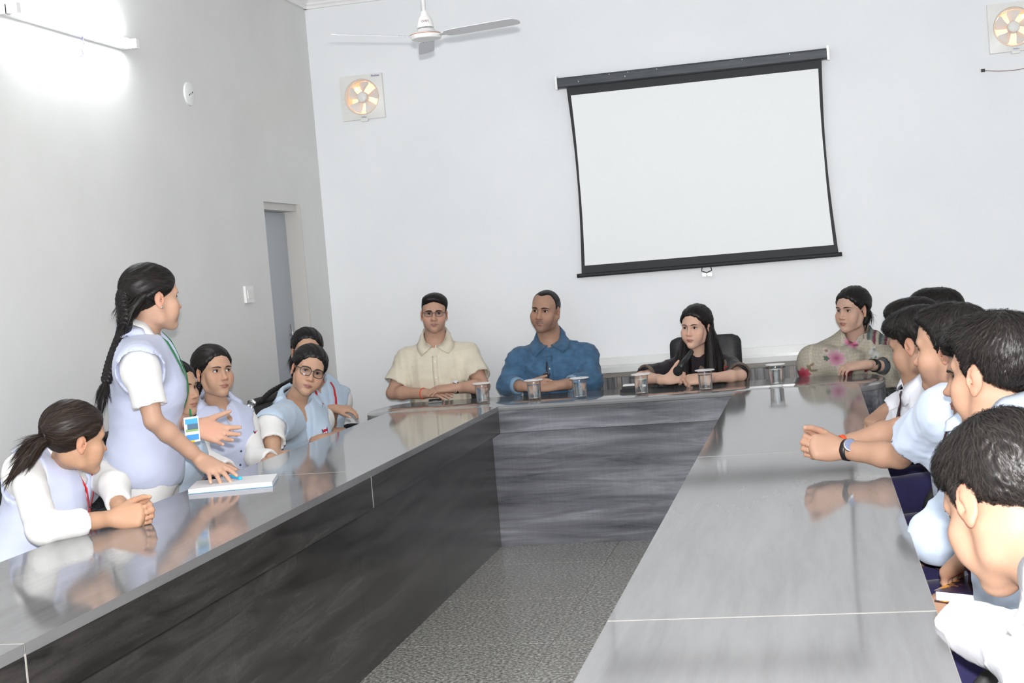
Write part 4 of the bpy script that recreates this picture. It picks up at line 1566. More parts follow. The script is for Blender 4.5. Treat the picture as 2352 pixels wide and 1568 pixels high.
class Person:
    def __init__(s, label, head, neck, pelvis, face, skin, male, sw=None, size=1.0, girth=1.0, group=None):
        """face: horizontal direction the chest points"""
        s.label, s.H, s.N, s.P = label, head, np.asarray(neck, float), np.asarray(pelvis, float)
        s.U = nrm(s.N - s.P)
        f = np.array([face[0], face[1], 0.0 if len(face) < 3 else face[2]], float)
        s.Fv = nrm(f - s.U * (f @ s.U))
        s.Rv = np.cross(s.Fv, s.U)
        s.male, s.k, s.g = male, size, girth
        s.sw = (sw or (0.185 if male else 0.158)) * size
        s.sk = np.asarray(skin, float)
        s.S = {'R': s.N + s.Rv * s.sw - s.U * 0.095 * size, 'L': s.N - s.Rv * s.sw - s.U * 0.095 * size}
        s.arm, s.hand = {}, {}
        s.coarse = set()                     # arms out of sight, meshed coarsely
        s.group = group
        s.body = None

    def shoulder(s, side, p):
        s.S[side] = np.asarray(p, float)

    def reach(s, side, elbow, wrist, hand=None):
        s.arm[side] = (np.asarray(elbow, float), np.asarray(wrist, float))
        s.hand[side] = hand

    def torso(s, F, g=0.0, k=0.05, neck=True):
        L = np.linalg.norm(s.N - s.P)
        kz, gi = s.k, s.g
        R = np.stack([s.Rv, s.Fv, s.U])
        m = s.male
        at_ = lambda u, f=0.0: s.P + s.U * L * u + s.Fv * f
        F.ell(at_(0.0), np.array([0.165 if m else 0.17, 0.115, 0.12]) * kz * np.array([gi, gi, 1]), R, k, grow=g)
        F.ell(at_(0.28, 0.01 * gi), np.array([0.148 if m else 0.13, 0.108 if m else 0.098, 0.16]) * kz * np.array([gi, gi, 1]), R, k, grow=g)
        F.ell(at_(0.64, 0.008), np.array([0.158 if m else 0.137, 0.112 if m else 0.1, 0.168]) * kz * np.array([gi, gi ** 0.7, 1]), R, k, grow=g)
        if not m:
            for x in (-1, 1):
                F.ell(at_(0.6, 0.075 * kz) + s.Rv * x * 0.062 * kz, np.array([0.06, 0.048, 0.06]) * kz, R, 0.05, grow=g)
        for q in 'RL':
            F.cap(s.N - s.U * (0.022 if neck else 0.052), s.S[q], 0.04 * kz, 0.047 * kz, k, grow=g)
            F.cap(at_(0.76), s.S[q] - s.U * 0.03, 0.075 * kz, 0.048 * kz, k, grow=g)
        if neck:
            F.cap(s.N - s.U * 0.06, s.N + s.U * 0.0, 0.06 * kz, 0.052 * kz, 0.03, grow=g)
        else:
            F.cap(s.N - s.U * 0.085, s.N - s.U * 0.055, 0.06 * kz, 0.056 * kz, 0.03, grow=g)

    def box(s, extra=(), pad=0.09, arms=1.0):
        pts = [s.P, s.N, s.S['R'], s.S['L'], s.P + s.Rv * 0.19 * s.g, s.P - s.Rv * 0.19 * s.g, s.P + s.Fv * 0.14 * s.g, s.P - s.Fv * 0.14 * s.g,
               s.N + s.Fv * 0.08, s.P - s.U * 0.08] + list(extra)
        for q in s.arm:
            e, w = s.arm[q]
            pts += [lerp(s.S[q], e, min(1, arms)), lerp(e, w, max(0, arms - 1))]
        pts = np.array(pts)
        return pts.min(0) - pad, pts.max(0) + pad

    def make_body(s, head, ha=0.0048):
        """one body mesh: head and neck, torso, both arms with hands"""
        parts = [head]
        lo, hi = s.box(pad=0.06, arms=0.3)
        F = Field(lo, hi, 0.014)
        s.torso(F, -0.012)
        v, q = F.mesh(0)
        parts.append((v, q, s.sk))
        m, kz = s.male, s.k
        for sd in s.arm:
            e, w = s.arm[sd]
            S = s.S[sd]
            hd = s.hand[sd]
            lo, hi = np.minimum(np.minimum(S, e), w) - 0.065, np.maximum(np.maximum(S, e), w) + 0.065
            if hd is not None:
                a, b = hd.bounds()
                lo, hi = np.minimum(lo, a), np.maximum(hi, b)
            F = Field(lo, hi, 0.0075 if sd in s.coarse else ha)
            ru, re, rw = (0.048, 0.039, 0.0265) if m else (0.041, 0.0335, 0.0225)
            gq = s.g ** 0.5
            ru, re, rw = ru * kz * gq, re * kz * gq, rw * kz
            F.cap(S, lerp(S, e, 0.55), ru, ru * 0.95, 0.01)
            F.cap(lerp(S, e, 0.5), e, ru * 0.95, re * 0.9, 0.012)
            dv = nrm(w - e)
            F.cap(e, lerp(e, w, 0.3), re * 0.88, re * 0.98, 0.014)
            F.cap(lerp(e, w, 0.28), lerp(e, w, 0.78), re * 0.98, rw * 1.08, 0.012)
            F.cap(lerp(e, w, 0.74), w, rw * 1.1, rw * 0.98, 0.012)
            if hd is not None:
                hd.add(F)
            v, q = F.mesh(1)
            tone = np.tile(s.sk, (len(v), 1))
            if hd is not None:
                dpalm = np.exp(-(((v - (hd.w + hd.y * 0.06 * hd.k - hd.z * 0.02)) ** 2).sum(1)) / 0.05 ** 2)
                side_ = np.clip(-(vnormals(v, q) @ hd.z), 0, 1)
                tone += (s.sk * np.array([1.12, 0.98, 0.98]) - tone) * (dpalm * side_)[:, None]
                for tp, nn_ in hd.tipl:
                    d = np.linalg.norm(v - (tp + nn_ * 0.005), axis=1)
                    mk = np.clip(1 - d / 0.0095, 0, 1)[:, None]
                    tone += (np.minimum(s.sk * np.array([1.35, 1.35, 1.35]), 0.85) - tone) * np.minimum(1, mk * 1.6)
            dk = np.exp(-((v - e) ** 2).sum(1) / 0.035 ** 2)[:, None]
            tone = tone * (1 - 0.12 * dk)
            parts.append((v, q, tone))
        V, Q, tn = merge(parts)
        o = from_np('person', V, Q, m_skin, None, True, tone=tn)
        tag(o, s.label, 'person', s.group)
        s.body = o
        return o

    def shirt(s, name, m, g=0.010, sleeve=0.55, hem=-0.05, neckr=None, vdepth=0.06, vwide=0.02, vr=0.7, h=0.0085, amp=0.004, wl=0.09, seed=1, loose=0.016, tonef=None, openf=0.0, sr=None):
        """sleeve: 0..1 along the upper arm, 1..2 along the forearm"""
        lo, hi = s.box(arms=sleeve + 0.1, pad=0.085)
        F = Field(lo, hi, h)
        s.torso(F, g, neck=False)
        kz = s.k
        ru, re, rw = (0.05, 0.042, 0.03) if s.male else (0.043, 0.037, 0.026)
        if sr:
            ru, re, rw = sr
        ru, re, rw = ru * kz * s.g ** 0.5, re * kz * s.g ** 0.5, rw * kz
        for sd in s.arm:
            e, w = s.arm[sd]
            S = s.S[sd]
            if sleeve <= 0.02:
                continue
            if sleeve <= 1:
                cone_open(F, S, lerp(S, e, sleeve), ru + loose * 0.6, lerp(ru, re, sleeve) + loose, 0.03)
            else:
                F.cap(S, e, ru + loose * 0.7, re + loose * 0.7, 0.03)
                cone_open(F, e, lerp(e, w, sleeve - 1), re + loose * 0.6, lerp(re, rw, sleeve - 1) + loose * 0.7, 0.02)
        if amp:
            F.ripple(amp, wl, seed)
        hollow_out(F)
        # neck opening and front slit
        d = nrm(nrm(s.H.w((0, -0.02, -0.07)) - s.N) + s.U * 0.9)
        nr = neckr or ((0.076 if s.male else 0.066) * kz)
        F.cap(s.N + d * (nr - 0.018), s.N + d * 0.16, nr, nr * 1.5, 0.008, 's')
        if vdepth:
            a = s.N + d * 0.06 + s.Fv * 0.07
            b = s.N + s.Fv * 0.125 - s.U * vdepth
            F.cap(a, b, nr * vr * 0.8, vwide * 0.3, 0.006, 's')
        F.plane(s.P + s.U * hem, -s.U, 0.006)
        v, q = F.mesh(1)
        s.cloth = F
        tone = None
        if tonef is not None:
            tone = tonef(v)
        return from_np(name, v, q, m, s.body, True, tone=tone)

    def vest(s, name, m, g=0.02, hem=-0.08, vdepth=0.16, h=0.0078, amp=0.003, wl=0.13, seed=2, arm=0.076):
        lo, hi = s.box(arms=0.2, pad=0.085)
        F = Field(lo, hi, h)
        s.torso(F, g, neck=False)
        F.ripple(amp, wl, seed)
        kz = s.k
        for sd in s.arm:
            e, _ = s.arm[sd]
            S = s.S[sd]
            out = nrm((S - s.N) - s.U * ((S - s.N) @ s.U))
            d = nrm(nrm(e - S) + out * 0.9)
            F.cap(S + out * 0.012 - s.U * 0.02, S + d * 0.2, arm * kz, arm * 1.15 * kz, 0.014, 's')
        d = nrm(nrm(s.H.w((0, -0.02, -0.07)) - s.N) + s.U * 0.9)
        nr = 0.074 * kz
        F.cap(s.N + d * (nr - 0.014), s.N + d * 0.16, nr, nr * 1.5, 0.008, 's')
        if vdepth:
            F.cap(s.N + d * 0.05 + s.Fv * 0.08, s.N + s.Fv * 0.15 - s.U * vdepth, nr * 0.75, 0.004, 0.006, 's')
        F.plane(s.P + s.U * hem, -s.U, 0.006)
        v, q = F.mesh(1)
        s.cloth = F
        return from_np(name, v, q, m, s.body, True)

    def collar(s, name, m, rs=1.12, h=1.35, tip=0.05, vz=0.02, gap=0.12, tipa=0.6, off=0.008, lift=0.004):
        """folded collar round the neck, open at the front: stand, fold edge, leaf with two points"""
        k = s.k * (1.0 if s.male else 0.95) * rs
        d = nrm(nrm(s.H.w((0, -0.02, -0.07)) - s.N) + s.U * 0.9)
        f = nrm(s.Fv - d * (s.Fv @ d))
        x = np.cross(f, d)
        n = 25
        rows = [[], [], [], []]
        for sg in (-1, 1):
            ts = np.linspace(1, 0, n) if sg < 0 else np.linspace(0, 1, n)[1:]
            for t in ts:
                ss = sstep(0.5, 1.0, t)
                pt, pb = math.pi - t * (math.pi - gap), math.pi - t * (math.pi - tipa)
                zt = (0.05 * h - 0.006 * math.sin(math.pi * t) - (0.045 * h + vz) * ss) + lift
                zb = 0.004 - 0.014 * t - tip * ss + lift
                rt, rb = 0.0605 + 0.014 * ss, 0.08 + 0.026 * ss
                dt = math.cos(pt) * f + sg * math.sin(pt) * x
                db = math.cos(pb) * f + sg * math.sin(pb) * x
                T_ = s.N + dt * rt * k + d * zt * k
                B_ = s.N + db * rb * k + d * zb * k
                rows[0].append(s.N + dt * (rt - 0.004) * k + d * (zt - 0.03) * k)
                rows[1].append(T_)
                rows[2].append((T_ + B_) / 2 + (dt + db) * 0.005 * k)
                rows[3].append(B_)
        V = np.array(rows)
        n = V.shape[1]
        for rw, of in ((1, off), (2, off * 1.6), (3, off)):
            dd = s.cloth.sample(V[rw])
            Pn, _ = s.cloth.snap(V[rw], of, 14)
            mv = np.linalg.norm(Pn - V[rw], axis=1)
            V[rw] = np.where(((dd < of) & (mv < 0.05))[:, None], Pn, V[rw])
        for _ in range(1):
            V[1:, 1:-1] = 0.5 * V[1:, 1:-1] + 0.25 * (V[1:, :-2] + V[1:, 2:])
        V = V.reshape(-1, 3)
        fs = [(a * n + i, a * n + i + 1, (a + 1) * n + i + 1, (a + 1) * n + i) for a in range(3) for i in range(n - 1)]
        o = from_np(name, V, fs, m, s.body, True)
        md = o.modifiers.new('thickness', 'SOLIDIFY')
        md.thickness = 0.004
        md.offset = 1
        return o

    def strip(s, name, pts, m, w=0.007, flat=0.15, off=0.002, snap=True, n=30, taper=None):
        """ribbon lying on the clothes (lanyard, tie, placket)"""
        p = spline(pts, n)
        if snap:
            p, N = s.cloth.snap(p, off)
            up = N[0]
        else:
            up = s.Fv
        r = np.full(n, w) if taper is None else np.interp(np.linspace(0, 1, n), np.linspace(0, 1, len(taper)), taper)
        # flat ribbon oriented by the cloth normal
        tg = np.gradient(p, axis=0)
        tg /= np.linalg.norm(tg, axis=1, keepdims=True) + 1e-9
        nn_ = N if snap else np.tile(up, (n, 1))
        sd = np.cross(tg, nn_)
        sd /= np.linalg.norm(sd, axis=1, keepdims=True) + 1e-9
        nn_ = np.cross(sd, tg)
        th = max(0.0006, w * flat)
        V = np.concatenate([p - sd * r[:, None] - nn_ * th, p + sd * r[:, None] - nn_ * th, p + sd * r[:, None] + nn_ * th, p - sd * r[:, None] + nn_ * th])
        fs = []
        for i in range(n - 1):
            for a in range(4):
                b = (a + 1) % 4
                fs.append((a * n + i, b * n + i, b * n + i + 1, a * n + i + 1))
        fs += [(0, n, 2 * n, 3 * n), (n - 1, 4 * n - 1, 3 * n - 1, 2 * n - 1)]
        return from_np(name, V, fs, m, s.body, False)

    def front(s, u, x=0.0, out=0.16):
        """a point in front of the chest: u along the spine (1 = neck), x to the person's right"""
        L = np.linalg.norm(s.N - s.P)
        return s.P + s.U * L * u + s.Fv * out * 0.8 + s.Rv * x

    SEATS = []

    def legs(s, m, knee=None, foot=None, h=0.02, shoe=None, kz=None, spread=0.09, thigh=0.42, shin=0.40, g=0.0, fdir=None):
        kz = kz or s.k
        fd = nrm(np.array([s.Fv[0], s.Fv[1], 0])) if fdir is None else nrm(fdir)
        rt = np.cross(fd, [0, 0, 1])
        if foot is None:
            Person.SEATS.append((s.P.copy(), nrm(np.array([s.Fv[0], s.Fv[1], 0])), s.label))
        kn, ft = {}, {}
        for sd, sg in (('R', 1), ('L', -1)):
            hp = s.P + rt * sg * 0.085 * kz
            kn[sd] = knee[sd] if knee else np.array([*(hp + fd * thigh * kz + rt * sg * (spread - 0.06))[:2], s.P[2] + 0.0])
            ft[sd] = foot[sd] if foot else np.array([*(kn[sd] - fd * 0.03)[:2], 0.08])
        pts = np.array([s.P] + list(kn.values()) + list(ft.values()))
        F = Field(pts.min(0) - 0.16, pts.max(0) + 0.16, h)
        R = np.stack([s.Rv, s.Fv, s.U])
        F.ell(s.P, np.array([0.165, 0.12, 0.11]) * kz, R, 0.04, grow=g + 0.006)
        for sd, sg in (('R', 1), ('L', -1)):
            hp = s.P + rt * sg * 0.085 * kz
            F.cap(hp, kn[sd], 0.085 * kz, 0.06 * kz, 0.04, grow=g)
            cone_open(F, kn[sd], ft[sd], 0.06 * kz, 0.055 * kz, 0.03, grow=g, hollow=0)
        F.ripple(0.003, 0.12, 5)
        v, q = F.mesh(1)
        o = from_np('trousers', v, q, m, s.body)
        for sd, sg in (('R', 1), ('L', -1)):
            a = ft[sd]
            Fs = Field(np.array([*a[:2], 0]) - 0.24, np.array([*a[:2], 0]) + 0.24, 0.015)
            a0 = np.array([a[0], a[1], 0.05])
            Fs.cap(a0 - fd * 0.03, a0 + fd * 0.06, 0.042, 0.045, 0.02)
            Fs.ell(a0 + fd * 0.11 - np.array([0, 0, 0.008]), (0.05, 0.05, 0.03), None, 0.03)
            Fs.cap(a0, a + np.array([0, 0, 0.04]), 0.036, 0.036, 0.02)
            Fs.plane((a[0], a[1], 0.006), (0, 0, -1), 0.004)
            v, q = Fs.mesh(1)
            from_np('shoe', v, q, shoe or m_black, s.body)
        return o


def ring_band(name, person, c, axis, r, w, th, m, flat=1.0, up=(0, 0, 1), seg=36):
    """bracelet or watch strap round a wrist"""
    a, b, d = frame_of(axis, up)
    prof = [(-w, 0), (-w, th), (w, th), (w, 0)]
    vs, fs = [], []
    for i in range(seg):
        an = 2 * math.pi * i / seg
        dr = math.cos(an) * a + math.sin(an) * b * flat
        for u, t in prof:
            vs.append(np.asarray(c) + dr * (r + t) + d * u)
    for i in range(seg):
        j = (i + 1) % seg
        for k in range(4):
            l = (k + 1) % 4
            fs.append((i * 4 + k, j * 4 + k, j * 4 + l, i * 4 + l))
    return from_np(name, vs, fs, m, person, False)


def disc(name, parent, c, n, r, th, m, seg=24, m2=None, flat=1.0):
    a, b, d = frame_of(n)
    rings = [(0, 0), (r, 0), (r, th), (r * 0.86, th * 1.15), (0, th * 1.15)]
    vs, fs, mi = [], [], []
    for rr, hh in rings:
        for i in range(seg):
            an = 2 * math.pi * i / seg
            vs.append(np.asarray(c) + d * hh + rr * (math.cos(an) * a + flat * math.sin(an) * b))
    for k in range(4):
        for i in range(seg):
            j = (i + 1) % seg
            fs.append((k * seg + i, k * seg + j, (k + 1) * seg + j, (k + 1) * seg + i))
            mi.append(1 if k == 3 and m2 else 0)
    return from_np(name, vs, fs, [m, m2] if m2 else m, parent, False, mi=mi)


m_lens = None


def glasses(person, H, F, m, w=0.0275, hgt=0.019, y=0.094, thick=0.0014, z=-0.003):
    """spectacles: two rims with lenses, bridge and temples"""
    global m_lens
    if m_lens is None:
        m_lens = bpy.data.materials.new('spectacle_lens')
        m_lens.use_nodes = True
        n, l = m_lens.node_tree.nodes, m_lens.node_tree.links
        n.remove(n['Principled BSDF'])
        tr, gl, mx, fz = n.new('ShaderNodeBsdfTransparent'), n.new('ShaderNodeBsdfGlossy'), n.new('ShaderNodeMixShader'), n.new('ShaderNodeLayerWeight')
        tr.inputs[0].default_value = (0.9, 0.9, 0.91, 1)
        gl.inputs['Roughness'].default_value = 0.05
        fz.inputs[0].default_value = 0.22
        l.new(fz.outputs[0], mx.inputs[0])
        l.new(tr.outputs[0], mx.inputs[1])
        l.new(gl.outputs[0], mx.inputs[2])
        l.new(mx.outputs[0], n['Material Output'].inputs[0])
    g = None
    rim = []
    for x in (-1, 1):
        pts = []
        for a in np.linspace(0, 2 * math.pi, 29):
            ca, sa = math.cos(a), math.sin(a)
            px = x * 0.0325 + w * 0.95 * math.copysign(abs(ca) ** 0.75, ca)
            pz = z + hgt * math.copysign(abs(sa) ** 0.8, sa)
            pts.append((px, y - 3.0 * px * px, pz))
        rim.append(np.array(pts))
    bridge = np.array([(-0.0075, y + 0.0, z + 0.006), (0, y + 0.004, z + 0.008), (0.0075, y + 0.0, z + 0.006)])
    parts = []
    for q in rim + [bridge]:
        parts.append(tube_np(H.w(q), thick * H.s, 8, caps=False) + (np.zeros(3),))
    for x in (-1, 1):
        q = spline([(x * 0.0595, y - 0.011, z + 0.008), (x * 0.073, 0.05, z + 0.009), (x * 0.0765, 0.0, z + 0.008), (x * 0.074, -0.03, z - 0.012)], 14)
        parts.append(tube_np(H.w(q), thick * 1.1 * H.s, 8, caps=False) + (np.zeros(3),))
    V, Q, _ = merge(parts)
    g = from_np('spectacles', V, Q, m, person)
    for q in rim:
        c = q[:-1].mean(0)
        vs = np.concatenate([q[:-1], [c]])
        n = len(q) - 1
        fs = [(i, (i + 1) % n, n, n) for i in range(n)]
        me = np_to_bm_mesh('lens', H.w(vs), fs)
        finish('lens', me, m_lens, g, True)
    return g


def snug(person, side, t, r0=0.0):
    """centre, direction and radius of the forearm at fraction t from elbow to wrist"""
    e, w = person.arm[side]
    rw = (0.0265 if person.male else 0.0225) * person.k
    re = (0.039 if person.male else 0.0335) * person.k * person.g ** 0.5
    return lerp(e, w, t), nrm(w - e), (lerp(re * 1.0, rw * 1.12, np.clip((t - 0.3) / 0.5, 0, 1)) if t < 0.8 else rw * 1.08) + r0
# ---------------------------------------------------------------- people
def PX(px, Y, Z):
    """the point at depth Y and height Z that shows in picture column px"""
    k = (px - 1176) / FPX
    d0 = np.array([0.0, Y, Z]) - CAM_LOC
    a = CR - k * CF
    return np.array([-(d0 @ a - 0.0) / a[0], Y, Z]) if abs(a[0]) > 1e-9 else d0


def V3(*a):
    return np.array(a, float)


STAND_HEAD = at(352, 684, X=-2.36)

m_cream = cloth_mat('cream_cotton', (0.72, 0.655, 0.53, 1), 0.05)
m_denim = cloth_mat('blue_denim', (0.058, 0.128, 0.225, 1), 0.28, 1400, bump=0.5)
m_denimin = cloth_mat('pale_denim_cuff', (0.2, 0.32, 0.45, 1), 0.12)
m_black_cloth = cloth_mat('black_printed_cotton', (0.022, 0.017, 0.022, 1), 0.2)
m_lav = cloth_mat('lavender_vest_cloth', (0.56, 0.6, 0.77, 1), 0.03)
m_pblue = cloth_mat('pale_blue_vest_cloth', (0.5, 0.61, 0.74, 1), 0.03)
m_whitec = cloth_mat('white_cotton', (0.8, 0.79, 0.78, 1), 0.02)
m_bshirt = cloth_mat('pale_blue_shirt', (0.54, 0.62, 0.76, 1), 0.03)
m_wshirt = cloth_mat('white_school_shirt', (0.66, 0.67, 0.73, 1), 0.03)
m_navy = cloth_mat('navy_trousers', (0.016, 0.014, 0.055, 1), 0.15)
m_dtrou = cloth_mat('dark_trousers', (0.03, 0.03, 0.035, 1), 0.15)
m_red = cloth_mat('red_ribbon', (0.6, 0.02, 0.03, 1), 0.05)
m_green = cloth_mat('green_ribbon', (0.015, 0.19, 0.06, 1), 0.05)
m_maroon = cloth_mat('dark_maroon_tie', (0.025, 0.006, 0.012, 1), 0.2)
m_button = mat('pale_button', (0.75, 0.75, 0.74, 1), 0.3)
m_gold = mat('gold', (0.8, 0.55, 0.2, 1), 0.25, metal=1.0)
m_silver = mat('silver', (0.75, 0.75, 0.76, 1), 0.2, metal=1.0)
m_orange = mat('orange_thread', (0.85, 0.09, 0.02, 1), 0.7)
m_bred = mat('badge_red', srgb(190, 30, 60), 0.6)
m_bblue = mat('badge_navy', srgb(40, 45, 95), 0.6)
m_bwhite = mat('badge_white', srgb(225, 228, 235), 0.6)

SK_M1, SK_M2, SK_W3, SK_W4 = (0.52, 0.31, 0.225), (0.40, 0.235, 0.165), (0.66, 0.42, 0.32), (0.56, 0.36, 0.275)
SK_G = (0.52, 0.315, 0.215)
SK_B = (0.40, 0.235, 0.16)


def buttons(p, us, x=0.0, m=None, r=0.005, out=0.17):
    for u in us:
        q, n = p.cloth.snap(np.array([p.front(u, x, out)]), 0.001)
        disc('button', p.body, q[0], n[0], r, 0.002, m or m_button, 12)


def badge(p, u, x, hgt=0.055):
    """small school crest: white shield with red head and navy foot"""
    c, n = p.cloth.snap(np.array([p.front(u, x)]), 0.002)
    c, n = c[0], n[0]
    up = nrm(p.U - n * (p.U @ n))
    rt = np.cross(up, n)
    root = None
    for nm, m, pts, o in (('badge', m_bwhite, [(-0.4, 0.5), (-0.2, 0.44), (0, 0.5), (0.2, 0.44), (0.4, 0.5), (0.36, -0.1), (0.2, -0.38), (0, -0.55), (-0.2, -0.38), (-0.36, -0.1)], 0.0),
                          ('crest_band', m_bred, [(-0.3, 0.4), (0.3, 0.4), (0.3, 0.16), (-0.3, 0.16)], 0.0012),
                          ('crest_dot', m_bred, [(0.13 * math.cos(a), -0.02 + 0.1 * math.sin(a)) for a in np.linspace(0, 6.0, 12)], 0.0012),
                          ('crest_foot', m_bblue, [(-0.25, -0.16), (0.25, -0.16), (0.14, -0.36), (0, -0.46), (-0.14, -0.36)], 0.0012),
                          ('crest_edge', m_bblue, [(-0.42, 0.5), (-0.34, 0.5), (-0.3, -0.1), (-0.36, -0.1)], 0.0014),
                          ('crest_edge', m_bblue, [(0.42, 0.5), (0.34, 0.5), (0.3, -0.1), (0.36, -0.1)], 0.0014)):
        P = np.array([c + (rt * a * 0.8 + up * b) * hgt for a, b in pts])
        P, N = p.cloth.snap(P, 0.0025 + o)
        k = len(P)
        vs = np.concatenate([P, P - N * 0.0022])
        fs = [list(range(k)), list(range(2 * k - 1, k - 1, -1))] + [[i, k + i, k + (i + 1) % k, (i + 1) % k] for i in range(k)]
        ob = finish(nm, np_to_bm_mesh(nm, vs, fs), m, root or p.body, False)
        if root is None:
            root = ob


def lanyard(p, m, u_end=0.35, x_end=0.0, w=0.006, back=True, xs=0.055):
    for sg in (-1, 1):
        a = p.N + p.Rv * sg * xs + p.U * 0.02 - p.Fv * 0.01
        pts = [a - p.Fv * 0.045, a + p.Fv * 0.02, p.front(0.86, sg * 0.055, 0.13), p.front(0.66, sg * 0.035 + x_end * 0.4, 0.17), p.front(u_end, x_end + sg * 0.006, 0.18)]
        p.strip('lanyard', pts, m, w, 0.12, 0.0035)


def finish_head(p, H, F, gaze, brow=1.0, arch=0.004, eyes=True, tilt=0.0):
    if eyes:
        add_eyes(p.body, H, gaze, F)
    add_brows(p.body, H, F, brow, arch, tilt=tilt)


def seat(N, back=0.06, face=(1, 0), z=0.56):
    f = nrm(V3(face[0], face[1], 0))
    return V3(N[0] - f[0] * back, N[1] - f[1] * back, z)


# ================================================================= back row
# --- man in the cream short-sleeved shirt
H = Head(at(997, 719, Y=7.93), V3(0.24, -0.97, 0.0), -3.5, 0.9)
N = at(1001, 783, Y=7.99)
p = Person('person in cream short-sleeved shirt and spectacles, hands folded behind a phone', H, N, seat(N, 0.03, (0.1, -1), 0.56), (0.14, -1), SK_M1, True, 0.168, 1.0, 1.1)
p.reach('R', at(902, 902, Y=7.9), PX(978, 7.80, 0.79), Hand(PX(978, 7.80, 0.79), (1, -0.25, -0.03), (0.05, -0.35, 1), 'R', 0.98, (8, 10, 12, 14), (14, 16, 18, 20), 0.4, (22, 10, 20)))
p.reach('L', at(1110, 886, Y=7.9), PX(1042, 7.78, 0.812), Hand(PX(1042, 7.78, 0.812), (-1, -0.2, 0.0), (0, -0.3, 1), 'L', 0.98, (12, 14, 16, 18), (16, 18, 20, 22), 0.4, (20, 5, 15)))
hd, F = build_head(H, N, N + p.Fv * 0.05 - p.U * 0.05, SK_M1, True, stubble=0.22, jaw=1.06, wide=1.04, lips=1.05, nose=1.1, lipc=(0.33, 0.15, 0.13), slim=1.12)
p.make_body(hd)
finish_head(p, H, F, CAM_LOC + V3(0.4, 0, 0), 1.25, 0.003)
build_hair(p.body, H, 'short', 11, part=-1, nstr=700, vol=0.003)
p.shirt('shirt', m_cream, 0.014, 0.72, -0.02, vdepth=0.04, amp=0.0055, wl=0.12, seed=3, loose=0.028)
p.collar('collar', m_cream)
p.strip('placket', [p.front(0.86, 0, 0.15), p.front(0.6, 0, 0.18), p.front(0.3, 0, 0.19)], m_cream, 0.016, 0.05, 0.0015)
buttons(p, (0.8, 0.62, 0.44, 0.28), m=m_offwhite)
q, n_ = p.cloth.snap(np.array([p.front(0.66, -0.085)]), 0.001)
glasses(p.body, H, F, mat('dark_spectacle_frame', (0.04, 0.035, 0.03, 1), 0.3), 0.027, 0.0165, thick=0.0013)
c, d, r = snug(p, 'R', 0.93)
ring_band('thread_bracelet', p.body, c, d, r + 0.001, 0.0025, 0.003, m_orange)
c, d, r = snug(p, 'L', 0.9)
w_ = ring_band('wristwatch', p.body, c, d, r + 0.001, 0.009, 0.003, m_silver)
disc('watch_dial', w_, c + V3(0, -0.3, 1) / 1.044 * (r + 0.003), V3(0, -0.3, 1), 0.017, 0.007, m_silver, 24, m_white)
p.legs(m_dtrou, thigh=0.40)

# --- man in the denim shirt
H = Head(at(1253, 713, Y=7.93), V3(-0.2, -0.97, 0.02), -6.0, 0.985)
N = at(1265, 783, Y=8.0)
p = Person('person in blue denim shirt with rolled cuffs, sitting behind two water glasses', H, N, seat(N, 0.03, (0, -1), 0.56), (0.05, -1), SK_M2, True, 0.186, 1.0, 1.12)
p.reach('R', at(1166, 884, Y=7.9), PX(1206, 7.77, 0.795), Hand(PX(1206, 7.77, 0.795), (0.9, -0.35, 0.12), (-0.2, -0.7, 0.7), 'R', 1.0, (12, 18, 22, 26), None, 0.5, (30, 5, 20)))
p.reach('L', at(1360, 874, Y=7.9), PX(1280, 7.75, 0.79), Hand(PX(1280, 7.75, 0.79), (-1, -0.15, 0.0), (0, -0.6, 0.8), 'L', 1.0, (14, 16, 20, 22), (20, 22, 24, 26), 0.4, (22, 0, 15)))
hd, F = build_head(H, N, N + p.Fv * 0.05 - p.U * 0.05, SK_M2, True, stubble=0.55, jaw=1.1, lips=1.1, nose=1.18, old=1, lipc=(0.27, 0.13, 0.11), slim=1.15, eyeopen=0.8)
p.make_body(hd)
finish_head(p, H, F, H.w((0.6, 4, -0.2)), 1.35, 0.003)
build_hair(p.body, H, 'buzz', 12, part=0.2, nstr=500, slen=0.015)
p.shirt('shirt', m_denim, 0.014, 1.55, -0.02, vdepth=0.05, amp=0.006, wl=0.1, seed=5, loose=0.02)
p.collar('collar', m_denim)
p.strip('placket', [p.front(0.84, 0, 0.15), p.front(0.6, 0, 0.18), p.front(0.3, 0, 0.19)], m_denim, 0.017, 0.06, 0.0015)
buttons(p, (0.7, 0.52, 0.36), m=m_steel)
for sd in 'RL':
    e, w = p.arm[sd]
    a, b = lerp(e, w, 0.42), lerp(e, w, 0.66)
    F2 = Field(np.minimum(a, b) - 0.08, np.maximum(a, b) + 0.08, 0.005)
    cone_open(F2, a, b, 0.052, 0.047, 0.004, 0.0, 0.008)
    hollow_out(F2)
    F2.plane(a, -(b - a), 0.003)
    v, q = F2.mesh(1)
    from_np('cuff', v, q, m_denimin, p.body)
# dark folded spectacles hooked in the shirt front
a = p.front(0.78, 0.012, 0.15)
sp = p.strip('hanging_spectacles', [a, p.front(0.7, 0.016, 0.17), p.front(0.6, 0.01, 0.18)], m_black, 0.004, 0.5, 0.006)
for u, x in ((0.64, 0.022), (0.53, 0.0)):
    q, n_ = p.cloth.snap(np.array([p.front(u, x)]), 0.006)
    disc('dark_lens', sp, q[0], n_[0], 0.02, 0.003, m_black, 20, mat('smoked_lens', (0.03, 0.035, 0.05, 1), 0.05), 0.75)
p.legs(m_dtrou, thigh=0.40)

